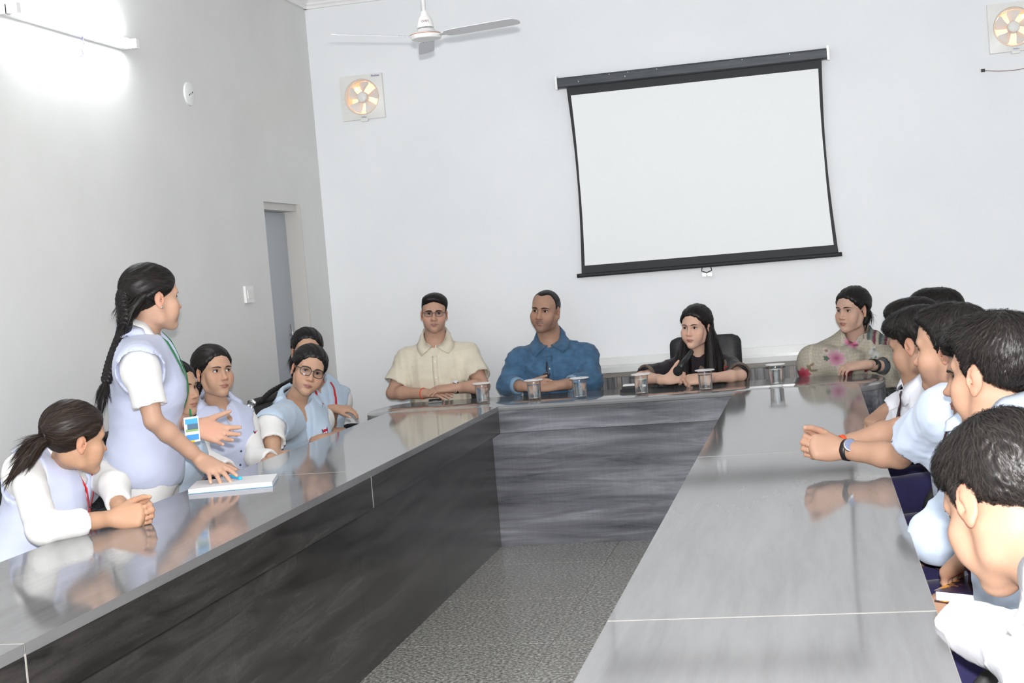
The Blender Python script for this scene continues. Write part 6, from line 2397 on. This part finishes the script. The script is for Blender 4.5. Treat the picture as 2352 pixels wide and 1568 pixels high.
H = Head(at(2097, 757, Y=6.1), V3(-0.98, -0.16, -0.1), 0, 0.98)
N = bneck(H, (0.085, 0, -0.16))
p = Person('person of the right row nearest the flowered shawl, face mostly hidden', H, N, seat(N, 0.12, (-1, 0)), (-1, 0.02), SB(0.85), True, 0.175)
lap(p)
hd, F = build_head(H, N, N + p.Fv * 0.06 - p.U * 0.05, SB(0.85), True, h=0.004, lips=1.15, lipc=(0.35, 0.1, 0.1))
boy(p, hd, F, H, m_wshirt, 0.6, 52, vol=0.004)

H = Head(at(2107, 790, Y=5.1), V3(-0.80, 0.54, -0.26), 2, 0.97)
N = at(2128, 862, Y=5.12)
p = Person('person in white shirt and dark tie looking down, hands at the table edge', H, N, V3(N[0] + 0.15, N[1], 0.56), (-1, -0.05), SB(0.95), True, 0.17)
wl_, wr_ = at(2046, 966, Y=5.32), at(2030, 948, Y=5.46)
p.reach('L', at(2108, 965, Y=5.12), wl_, Hand(wl_, (-0.3, 0.9, -0.25), (0.1, -0.5, 0.8), 'L', 0.98, (40, 45, 50, 55)))
p.reach('R', at(2080, 930, Y=5.46), wr_, Hand(wr_, (-0.5, -0.8, -0.3), (-0.1, -0.2, 0.9), 'R', 0.98, (40, 45, 50, 55)))
hd, F = build_head(H, N, N + p.Fv * 0.06 - p.U * 0.05, SB(0.95), True, stubble=0.15)
boy(p, hd, F, H, m_wshirt, 1.75, 53, vol=0.004, loose=0.018)

H = Head(at(2184, 797, Y=4.12), V3(-0.88, 0.45, -0.04), 0, 0.985)
N = at(2212, 878, Y=4.2)
p = Person('person in pale blue shirt with round wristwatch, clasped hands on the table', H, N, V3(N[0] + 0.05, N[1] - 0.02, 0.56), (-0.97, 0.22), SB(1.1), True, 0.175)
p.shoulder('L', at(2172, 940, Y=4.03))
wn = at(1938, 1032, Z=0.815)
h1, wf, h2 = clasp('L', wn, -CR * 0.98 + V3(0, 0, 0.1), CF, 1.0)
p.reach('L', at(2066, 1048, Z=0.80), wn, h1)
p.reach('R', at(2068, 985, Y=4.5), wf, h2)
hd, F = build_head(H, N, N + p.Fv * 0.06 - p.U * 0.05, SB(1.1), True, stubble=0.6, nose=1.2, jaw=1.02, lipc=(0.3, 0.12, 0.1))
boy(p, hd, F, H, m_bshirt, 0.66, 54, tie=False, vol=-0.013, loose=0.024, hl=0.022)
c, d, r = snug(p, 'L', 0.93)
w_ = ring_band('wristwatch', p.body, c, d, r + 0.001, 0.009, 0.003, m_black)
fc_ = nrm(-CF + V3(0.1, 0, 0.55))
disc('watch_dial', w_, c + fc_ * (r + 0.002), fc_, 0.021, 0.007, m_steel, 28, mat('blue_grey_dial', srgb(120, 130, 160), 0.2))
c, d, r = snug(p, 'R', 0.88)
ring_band('thread_bracelet', p.body, c, d, r + 0.002, 0.006, 0.003, m_orange)

H = Head(at(2270, 858, Y=3.56), V3(-0.97, 0.2, -0.05), 0, 0.97)
N = at(2278, 958, Y=3.54)
p = Person('person in pale blue shirt and maroon tie, face hidden between two neighbours', H, N, V3(N[0] + 0.015, N[1] - 0.03, 0.56), (-1, 0.05), SB(0.8), True, 0.17)
p.reach('L', at(2146, 1235, Y=3.42), V3(0.27, 3.64, 0.67), Hand(V3(0.27, 3.64, 0.67), (0.0, 0.9, -0.3), (0, -0.2, 1), 'L', 0.95))
lap(p)
hd, F = build_head(H, N, N + p.Fv * 0.06 - p.U * 0.05, SB(0.8), True, stubble=0.3, lips=1.2)
boy(p, hd, F, H, m_bshirt, 1.55, 55, vol=0.0)

H = Head(at(2289, 857, Y=3.02), V3(-0.64, 0.77, -0.04), 2, 0.97)
N = at(2328, 985, Y=3.0)
p = Person('person in pale blue shirt with black wrist band, hand on a book', H, N, V3(N[0] + 0.05, N[1] - 0.02, 0.56), (-0.95, 0.2), SB(1.0), True, 0.175)
wn = at(2236, 1268, Y=3.05)
p.reach('L', at(2345, 1252, Y=2.84), wn, Hand(wn, at(2165, 1325, Y=3.15) - wn, (-0.2, -0.25, 1), 'L', 1.0, (22, 26, 30, 34), thumb=(40, 15, 15)))
wn2 = at(2175, 1375, Y=2.86)
lap(p, 0.64, 0.26)
hd, F = build_head(H, N, N + p.Fv * 0.06 - p.U * 0.05, SB(1.0), True, h=0.0028)
boy(p, hd, F, H, m_bshirt, 0.6, 56, vol=-0.006, nstr=7000, swid=0.0007, slen=0.04, h=0.0032, hl=0.008)
c, d, r = snug(p, 'L', 0.95)
ring_band('wrist_band', p.body, c, d, r + 0.001, 0.004, 0.004, m_black)
tube('pocket_pen', [p.front(0.62, -0.08, 0.17), p.front(0.7, -0.082, 0.175)], 0.004, m_silver, p.body, 8)
tube('pocket_pen', [p.front(0.62, -0.095, 0.165), p.front(0.7, -0.097, 0.17)], 0.004, m_black, p.body, 8)
B6 = p

H = Head(at(2308, 1148, Y=2.2), V3(-0.46, 0.72, -0.48), 6, 1.0)
N = at(2478, 1340, Y=2.12)
p = Person('nearest person at the right edge in white shirt, head bowed', H, N, V3(N[0] + 0.2, N[1] - 0.06, 0.56), (-0.8, 0.55), SB(0.85), True, 0.175)
wn = at(2196, 1428, Y=2.6)
p.reach('L', at(2352, 1492, Y=2.32), wn, Hand(wn, (-0.3, 0.9, -0.35), (0, -0.3, 1), 'L', 1.0))
lap(p)
hd, F = build_head(H, N, N + p.Fv * 0.06 - p.U * 0.05, SB(0.85), True, h=0.0027)
boy(p, hd, F, H, m_wshirt, 1.92, 57, vol=-0.010, nstr=9000, swid=0.0006, slen=0.032, h=0.0032, loose=0.018, tie_m=cloth_mat('navy_striped_tie', (0.02, 0.02, 0.05, 1), 0.2))
c, d, r = snug(p, 'L', 0.97)
ring_band('thread_bracelet', p.body, c, d, r + 0.002, 0.004, 0.003, m_orange)
# ---------------------------------------------------------------- chairs
m_leather = mat('black_leather', (0.022, 0.022, 0.024, 1), 0.45)
add_noise_color(m_leather, (0.018, 0.018, 0.02, 1), (0.03, 0.03, 0.033, 1), (30, 30, 30), 4, bump=0.3, bscale=(180, 180, 180), bdist=0.001)
m_mesh = mat('black_chair_mesh', (0.02, 0.02, 0.021, 1), 0.6)
add_noise_color(m_mesh, (0.012, 0.012, 0.013, 1), (0.035, 0.035, 0.036, 1), (160, 160, 160), 2, bump=0.5, bscale=(260, 260, 260), bdist=0.001)
m_pad = mat('black_arm_pad', (0.03, 0.03, 0.031, 1), 0.5)


def slab_curve(name, prof, w, th, m, parent, n=24, round_top=0.0):
    """sling or cushion: a side profile (y, z) swept across the width w"""
    c = spline([(0, y, z) for y, z in prof], n)
    tg = np.gradient(c, axis=0)
    tg /= np.linalg.norm(tg, axis=1, keepdims=True)
    nn_ = np.cross(np.array([1.0, 0, 0]), tg)
    vs, fs = [], []
    xs = np.linspace(-1, 1, 9)
    for i in range(n):
        hw = w / 2
        if round_top:
            s_ = np.linalg.norm(c[-1] - c[i])
            if s_ < round_top:
                hw = w / 2 - round_top + math.sqrt(max(0, round_top ** 2 - (round_top - s_) ** 2))
        for x in xs:
            b = 1 - 0.35 * abs(x) ** 4
            vs.append(c[i] + np.array([x * hw, 0, 0]) + nn_[i] * th / 2 * b)
        for x in xs[::-1]:
            b = 1 - 0.35 * abs(x) ** 4
            vs.append(c[i] + np.array([x * hw, 0, 0]) - nn_[i] * th / 2 * b)
    k = 18
    for i in range(n - 1):
        for j in range(k):
            j2 = (j + 1) % k
            fs.append((i * k + j, i * k + j2, (i + 1) * k + j2, (i + 1) * k + j))
    me = np_to_bm_mesh(name, vs, fs + [list(range(k))[::-1], [(n - 1) * k + j for j in range(k)]])
    return finish(name, me, m, parent, True)


def star_base(root, m):
    lathe('column', [(0.0, 0.44), (0.025, 0.44), (0.025, 0.25), (0.032, 0.25), (0.032, 0.09), (0.0, 0.09)], m_black, root, 16)
    for k in range(5):
        a = 2 * math.pi * k / 5 + 0.3
        d = np.array([math.cos(a), math.sin(a), 0])
        tube('base_leg', [d * 0.02 + V3(0, 0, 0.11), d * 0.16 + V3(0, 0, 0.095), d * 0.28 + V3(0, 0, 0.075)], [0.024, 0.02, 0.014], m, root, 8, 0.8)
        c = d * 0.275
        s_ = np.cross(d, [0, 0, 1])
        tube('caster', [c + V3(0, 0, 0.028) - s_ * 0.02, c + V3(0, 0, 0.028) + s_ * 0.02], 0.026, m_black, root, 12)


def mesh_chair():
    r = empty('office_chair', (0, 0, 0))
    slab_curve('seat', [(0.25, 0.43), (0.2, 0.462), (0.05, 0.458), (-0.1, 0.445), (-0.18, 0.46)], 0.46, 0.024, m_mesh, r)
    slab_curve('backrest', [(-0.18, 0.465), (-0.222, 0.52), (-0.235, 0.65), (-0.262, 0.82), (-0.298, 0.955)], 0.45, 0.02, m_mesh, r)
    rl = tube('top_roll', [(-0.225, -0.3, 0.965), (0.225, -0.3, 0.965)], 0.022, m_mesh, r, 16)
    for sg in (-1, 1):
        lathe('roll_cap', [(0.0, 0.006), (0.012, 0.008), (0.016, 0.003), (0.02, 0.006), (0.024, 0.004), (0.024, -0.012)] if sg > 0 else [(0.0, -0.006), (0.012, -0.008), (0.016, -0.003), (0.02, -0.006), (0.024, -0.004), (0.024, 0.012)], m_chrome, rl, 20, (0.232 * sg, -0.3, 0.965), 'X')
        tube('side_rail', spline([(0.238 * sg, 0.24, 0.425), (0.238 * sg, 0.05, 0.45), (0.238 * sg, -0.15, 0.44), (0.238 * sg, -0.225, 0.52), (0.238 * sg, -0.245, 0.68), (0.238 * sg, -0.3, 0.955)], 28), 0.011, m_chrome, r, 10)
        pth = spline([(0.25 * sg, 0.17, 0.45), (0.285 * sg, 0.2, 0.56), (0.295 * sg, 0.14, 0.655), (0.295 * sg, -0.02, 0.68), (0.285 * sg, -0.17, 0.66), (0.25 * sg, -0.235, 0.6)], 32)
        tube('arm_tube', pth, 0.012, m_chrome, r, 10)
        tube('arm_pad', pth[6:27] + V3(0, 0, 0.016), np.array([0.014] + [0.021] * 19 + [0.014]), m_pad, r, 12, 0.7)
    box('under_plate', (-0.12, -0.12, 0.425), (0.12, 0.1, 0.442), m_black, r, 0.004)
    star_base(r, m_chrome)
    return r


def leather_chair():
    r = empty('executive_chair', (0, 0, 0))
    slab_curve('seat', [(0.26, 0.42), (0.22, 0.455), (0.05, 0.46), (-0.16, 0.45), (-0.22, 0.47)], 0.5, 0.07, m_leather, r)
    slab_curve('backrest', [(-0.2, 0.48), (-0.235, 0.58), (-0.225, 0.75), (-0.25, 0.95), (-0.275, 1.06)], 0.44, 0.06, m_leather, r, 30, 0.05)
    for sg in (-1, 1):
        tube('arm_tube', spline([(0.22 * sg, 0.12, 0.44), (0.29 * sg, 0.16, 0.52), (0.295 * sg, 0.12, 0.64), (0.295 * sg, -0.12, 0.65), (0.25 * sg, -0.22, 0.6)], 24), 0.014, m_black, r, 10)
        tube('arm_pad', [(0.295 * sg, 0.13, 0.665), (0.295 * sg, 0.1, 0.672), (0.295 * sg, -0.1, 0.678), (0.295 * sg, -0.13, 0.672)], [0.02, 0.026, 0.026, 0.02], m_leather, r, 12, 0.6)
    box('under_plate', (-0.13, -0.13, 0.405), (0.13, 0.12, 0.425), m_black, r, 0.004)
    star_base(r, m_black)
    return r


C1, C2 = mesh_chair(), leather_chair()
used = {1: False, 2: False}


def place(kind, x, y, fx, fy, label):
    src = C1 if kind == 1 else C2
    o = src if not used[kind] else copy_tree(src)
    used[kind] = True
    o.location = (x, y, 0)
    o.rotation_euler = (0, 0, math.atan2(-fx, fy))
    tag(o, label, 'chair', 'black mesh office chairs with chrome arms' if kind == 1 else 'black leather chairs at the back table')
    return o


WHO = [('cream', 'black chair under the person in the cream shirt'), ('denim', 'black chair under the person in the denim shirt'), ('black printed', 'black leather chair behind the person in black'), ('shawl at', 'black leather chair behind the person in the flowered shawl'),
       ('leaning on the table', 'black mesh chair under the person leaning on clasped hands'), ('mostly hidden behind the standing', 'black mesh chair of the person hidden behind the standing one'), ('looking up, between', 'black mesh chair behind the person in lavender vest looking up'),
       ('spectacles and pale blue', 'black mesh chair with round chrome roll cap, behind the person with spectacles and tilted head'), ('behind the one with tilted', 'black mesh chair in the corner by the door, mostly hidden'),
       ('farthest person', 'black mesh chair at the far end of the right row'), ('nearest the flowered', 'black mesh chair of the right row nearest the flowered shawl'), ('looking down', 'black mesh chair of the person in white shirt looking down'),
       ('round wristwatch', 'black mesh chair with chrome arm, under the person with round wristwatch'), ('maroon tie', 'black mesh chair with chrome arm, under the person with maroon tie'), ('black wrist band', 'black mesh chair whose arm shows beside the wrist with black band'), ('nearest person', 'black mesh chair at the lower right corner, under the bowed person')]
for P_, f_, lab in Person.SEATS:
    kind = 2 if ('black printed' in lab or 'shawl at' in lab) else 1
    cl = [c for k, c in WHO if k in lab][0]
    off = -0.05
    if P_[0] > 0:
        f_ = V3(-1, 0.0, 0)
        off = 0.0
    elif P_[0] < -2.3 and P_[1] < 7.5:
        f_ = nrm(V3(1, f_[1] * 0.35, 0))
        off = -0.01
    if 'looking up, between' in lab:
        P_, f_ = V3(-2.5, 6.06, 0), V3(1, 0.0, 0)
    elif 'spectacles and pale blue' in lab:
        P_, f_ = V3(-2.5, 6.88, 0), V3(1, 0.02, 0)
    ch_ = place(kind, P_[0] - f_[0] * off, P_[1] - f_[1] * off, f_[0], f_[1], cl)
    if 'cream' in lab or 'denim' in lab:
        ch_.scale = (0.84, 0.95, 0.92)
    elif 'kurta' in lab:
        ch_.scale = (0.92, 1.0, 0.92)
place(1, -2.66, 4.55, 1, 0.15, 'empty black mesh chair pushed back behind the standing person')

# ---------------------------------------------------------------- glasses of water with lids


def clear_mat(name, tint, edge, base):
    """clear thin-walled glass or water: see-through, with a mirror sheen that grows towards the rim"""
    m = bpy.data.materials.new(name)
    m.use_nodes = True
    n, l = m.node_tree.nodes, m.node_tree.links
    n.remove(n['Principled BSDF'])
    t_, g_, x_, f_ = n.new('ShaderNodeBsdfTransparent'), n.new('ShaderNodeBsdfGlossy'), n.new('ShaderNodeMixShader'), n.new('ShaderNodeLayerWeight')
    t_.inputs[0].default_value = tint
    g_.inputs['Roughness'].default_value = 0.03
    f_.inputs[0].default_value = 0.5
    pw, ad = n.new('ShaderNodeMath'), n.new('ShaderNodeMath')
    pw.operation, ad.operation = 'POWER', 'MULTIPLY_ADD'
    pw.inputs[1].default_value = 3.0
    ad.inputs[1].default_value, ad.inputs[2].default_value = edge, base
    l.new(f_.outputs['Facing'], pw.inputs[0])
    l.new(pw.outputs[0], ad.inputs[0])
    l.new(ad.outputs[0], x_.inputs[0])
    l.new(t_.outputs[0], x_.inputs[1])
    l.new(g_.outputs[0], x_.inputs[2])
    l.new(x_.outputs[0], n['Material Output'].inputs[0])
    return m


m_glass = clear_mat('clear_glass', (0.985, 0.99, 0.99, 1), 0.8, 0.06)
m_water = mat('water', (0.98, 0.99, 0.99, 1), 0.0, trans=1.0, ior=1.33)
m_lid = mat('white_lid', (0.8, 0.77, 0.77, 1), 0.35)


def water_glass():
    r = empty('water_glass', (0, 0, 0))
    lathe('tumbler', [(0.0, 0.001), (0.031, 0.001), (0.0335, 0.004), (0.0365, 0.1), (0.036, 0.102), (0.035, 0.1), (0.032, 0.013), (0.0, 0.012)], m_glass, r, 36)
    lathe('water', [(0.0, 0.0125), (0.0316, 0.0135), (0.0342, 0.082), (0.0, 0.082)], m_water, r, 36)
    ld = lathe('lid', [(0.0, 0.1085), (0.03, 0.1085), (0.044, 0.107), (0.049, 0.1095), (0.0505, 0.108), (0.05, 0.105), (0.03, 0.1035), (0.0, 0.1035)], m_lid, r, 36)
    return r


G0 = water_glass()
for i, (px, py, lab) in enumerate(((1110, 926, 'covered water glass at the left corner, beside the person in cream shirt'), (1229, 919, 'covered water glass in front of the denim-shirted person, left of two'), (1334, 915, 'covered water glass in front of the denim-shirted person, right of two'),
                                   (1475, 907, 'covered water glass beside the stacked black phones'), (1622, 898, 'covered water glass in front of the arm of the person in black'), (1784, 885, 'covered water glass standing alone between the kurta and the shawl'))):
    g_ = G0 if i == 0 else copy_tree(G0)
    q = at(px, py, Z=T)
    g_.location = (q[0], q[1], T)
    g_.rotation_euler = (0, 0, i * 0.7)
    tag(g_, lab, 'glass', 'covered water glasses on the back table')

# ---------------------------------------------------------------- phones
m_screen = mat('phone_screen', (0.02, 0.02, 0.022, 1), 0.6, spec=0.1)


def phone(c, rz, label, w=0.074, l=0.15, th=0.009, body=None):
    r = empty('mobile_phone', tuple(c), rz)
    bm = bmesh.new()
    bm_box(bm, (-w / 2, -l / 2, 0.0005), (w / 2, l / 2, th))
    b_ = from_bm('case', bm, body or mat('grey_phone_case', (0.12, 0.12, 0.125, 1), 0.4), None, True, 0.003, 3)
    bm = bmesh.new()
    bm_box(bm, (-w / 2 + 0.003, -l / 2 + 0.003, th), (w / 2 - 0.003, l / 2 - 0.003, th + 0.0006))
    s_ = from_bm('screen', bm, m_screen)
    bm = bmesh.new()
    bm_box(bm, (-0.012, -l / 2 + 0.012, th + 0.0007), (0.012, -l / 2 + 0.0145, th + 0.001))
    k_ = from_bm('speaker_slot', bm, m_steel)
    for o in (b_, s_, k_):
        o.parent = r
    tag(r, label, 'phone')
    return r


q = at(1000, 922, Z=T)
phone((q[0], q[1], T), 0.25, 'silver-edged phone lying before the folded hands of the person in cream')
q = at(1452, 899, Z=T)
phone((q[0], q[1] + 0.02, T), 1.45, 'black phone at the bottom of the pair beside a water glass', 0.085, 0.115, 0.014, m_black)
phone((q[0] - 0.004, q[1] + 0.03, T + 0.0148), 1.5, 'smaller phone lying on top of the black phone', 0.07, 0.095, 0.011, m_black)
r_ = empty('folded_paper', (q[0] - 0.02, q[1] + 0.05, T + 0.0275))
tag(r_, 'small white folded paper on top of the stacked phones', 'paper')
for k in range(2):
    o = box('paper_leaf', (q[0] - 0.05, q[1] + 0.025, T + 0.0276 + k * 0.0045), (q[0] + 0.03, q[1] + 0.075, T + 0.0276 + k * 0.0045 + 0.004), m_whitec, r_, 0.0008)

# ---------------------------------------------------------------- notebook and pen
A, B = at(433, 1135, Z=T), at(626, 1117, Z=T)
ux_ = nrm(B - A)
uy_ = np.cross([0, 0, 1], ux_)
Wd, Dp = np.linalg.norm(B - A), 0.215
nb = empty('notebook', tuple((A + B) / 2 + uy_ * Dp / 2))
tag(nb, 'open white notebook under the hand of the standing person', 'notebook')
m_page = mat('ruled_page', (0.82, 0.82, 0.84, 1), 0.7)
m_pedge = mat('page_edges', (0.8, 0.79, 0.82, 1), 0.8)


def quad_slab(name, x0, x1, y0, y1, z0, z1, m, parent, sag=0.0, n=12):
    """leafy slab on the notebook's own axes; sag lifts the middle"""
    vs = []
    for i in range(n + 1):
        t_ = i / n
        zz = sag * math.sin(math.pi * t_)
        for y, z in ((y0, z0), (y1, z0), (y1, z1 + zz), (y0, z1 + zz)):
            vs.append(A + ux_ * lerp(x0, x1, t_) + uy_ * y + V3(0, 0, z))
    fs = [(i * 4 + a, i * 4 + (a + 1) % 4, i * 4 + 4 + (a + 1) % 4, i * 4 + 4 + a) for i in range(n) for a in range(4)] + [(3, 2, 1, 0), (n * 4, n * 4 + 1, n * 4 + 2, n * 4 + 3)]
    return finish(name, np_to_bm_mesh(name, vs, fs), m, parent, False)


quad_slab('cover', -0.002, Wd + 0.002, -0.002, Dp + 0.002, 0.0005, 0.0025, mat('notebook_cover', srgb(150, 190, 215), 0.4), nb)
pg = quad_slab('pages', 0, Wd, 0, Dp, 0.0026, 0.0165, m_pedge, nb)
top = quad_slab('top_leaf', 0, Wd, 0, Dp, 0.0167, 0.0172, m_page, nb, 0.0015)
m_rule = mat('blue_grey_ruling', srgb(175, 180, 205), 0.7)
for k in range(17):
    x = Wd * 0.07 + k * Wd * 0.052
    quad_slab('ruled_line', x, x + 0.0007, 0.012, Dp - 0.02, 0.0174, 0.0192, m_rule, top, 0, 1) if False else None
for k in range(6):
    quad_slab('page_edge_line', 0.0, Wd, -0.0006, 0.0, 0.0045 + k * 0.002, 0.005 + k * 0.002, m_rule, pg, 0, 1)
pa, pb = at(522, 1092, Z=T + 0.024), at(553, 1098, Z=T + 0.024)
pen = empty('ballpoint_pen', tuple((pa + pb) / 2))
tag(pen, 'sky blue pen lying on the open notebook', 'pen')
m_cyan = mat('sky_blue_plastic', srgb(70, 195, 245), 0.3)
dp = nrm(pb - pa)
tube('barrel', [pa - dp * 0.0, pa + dp * 0.002, pb - dp * 0.03, pb - dp * 0.028], [0.004, 0.0052, 0.0052, 0.004], m_cyan, pen, 12)
tube('cap', [pb - dp * 0.03, pb - dp * 0.027, pb - dp * 0.002, pb], [0.0055, 0.0062, 0.0062, 0.004], m_cyan, pen, 12)

# ---------------------------------------------------------------- book on the lap of the boy with the black wrist band
bk = empty('book', (0.3, 3.1, 0.66))
tag(bk, 'thick book with dark orange-patterned cover on the lap under the banded wrist', 'book')
b0 = at(2150, 1366, Y=3.02)
bx_ = nrm(at(2268, 1330, Y=2.96) - b0)
bx_ = nrm(V3(bx_[0], bx_[1], 0.0))
by_ = np.cross([0, 0, 1], bx_)


def bslab(name, x0, x1, y0, y1, z0, z1, m, parent):
    vs = [b0 + bx_ * x + by_ * y + V3(0, 0, z) for z in (z0, z1) for x, y in ((x0, y0), (x1, y0), (x1, y1), (x0, y1))]
    return finish(name, np_to_bm_mesh(name, vs, [(3, 2, 1, 0), (4, 5, 6, 7), (0, 1, 5, 4), (1, 2, 6, 5), (2, 3, 7, 6), (3, 0, 4, 7)]), m, parent, False)


m_cover = mat('dark_orange_cover', (0.03, 0.02, 0.03, 1), 0.3)
add_noise_color(m_cover, (0.03, 0.02, 0.05, 1), (0.75, 0.33, 0.03, 1), (22, 22, 22), 3, 0.5, 0.56)
bslab('back_cover', -0.003, 0.203, -0.003, 0.153, -0.012, -0.010, m_cover, bk)
bslab('pages', 0, 0.2, 0, 0.15, -0.010, 0.008, m_page, bk)
bslab('front_cover', -0.003, 0.203, -0.003, 0.153, 0.0082, 0.010, m_cover, bk)
bslab('title_patch', 0.12, 0.19, 0.03, 0.12, 0.0101, 0.0106, m_offwhite, bk)

# ---------------------------------------------------------------- small scuffs and nails on the back wall
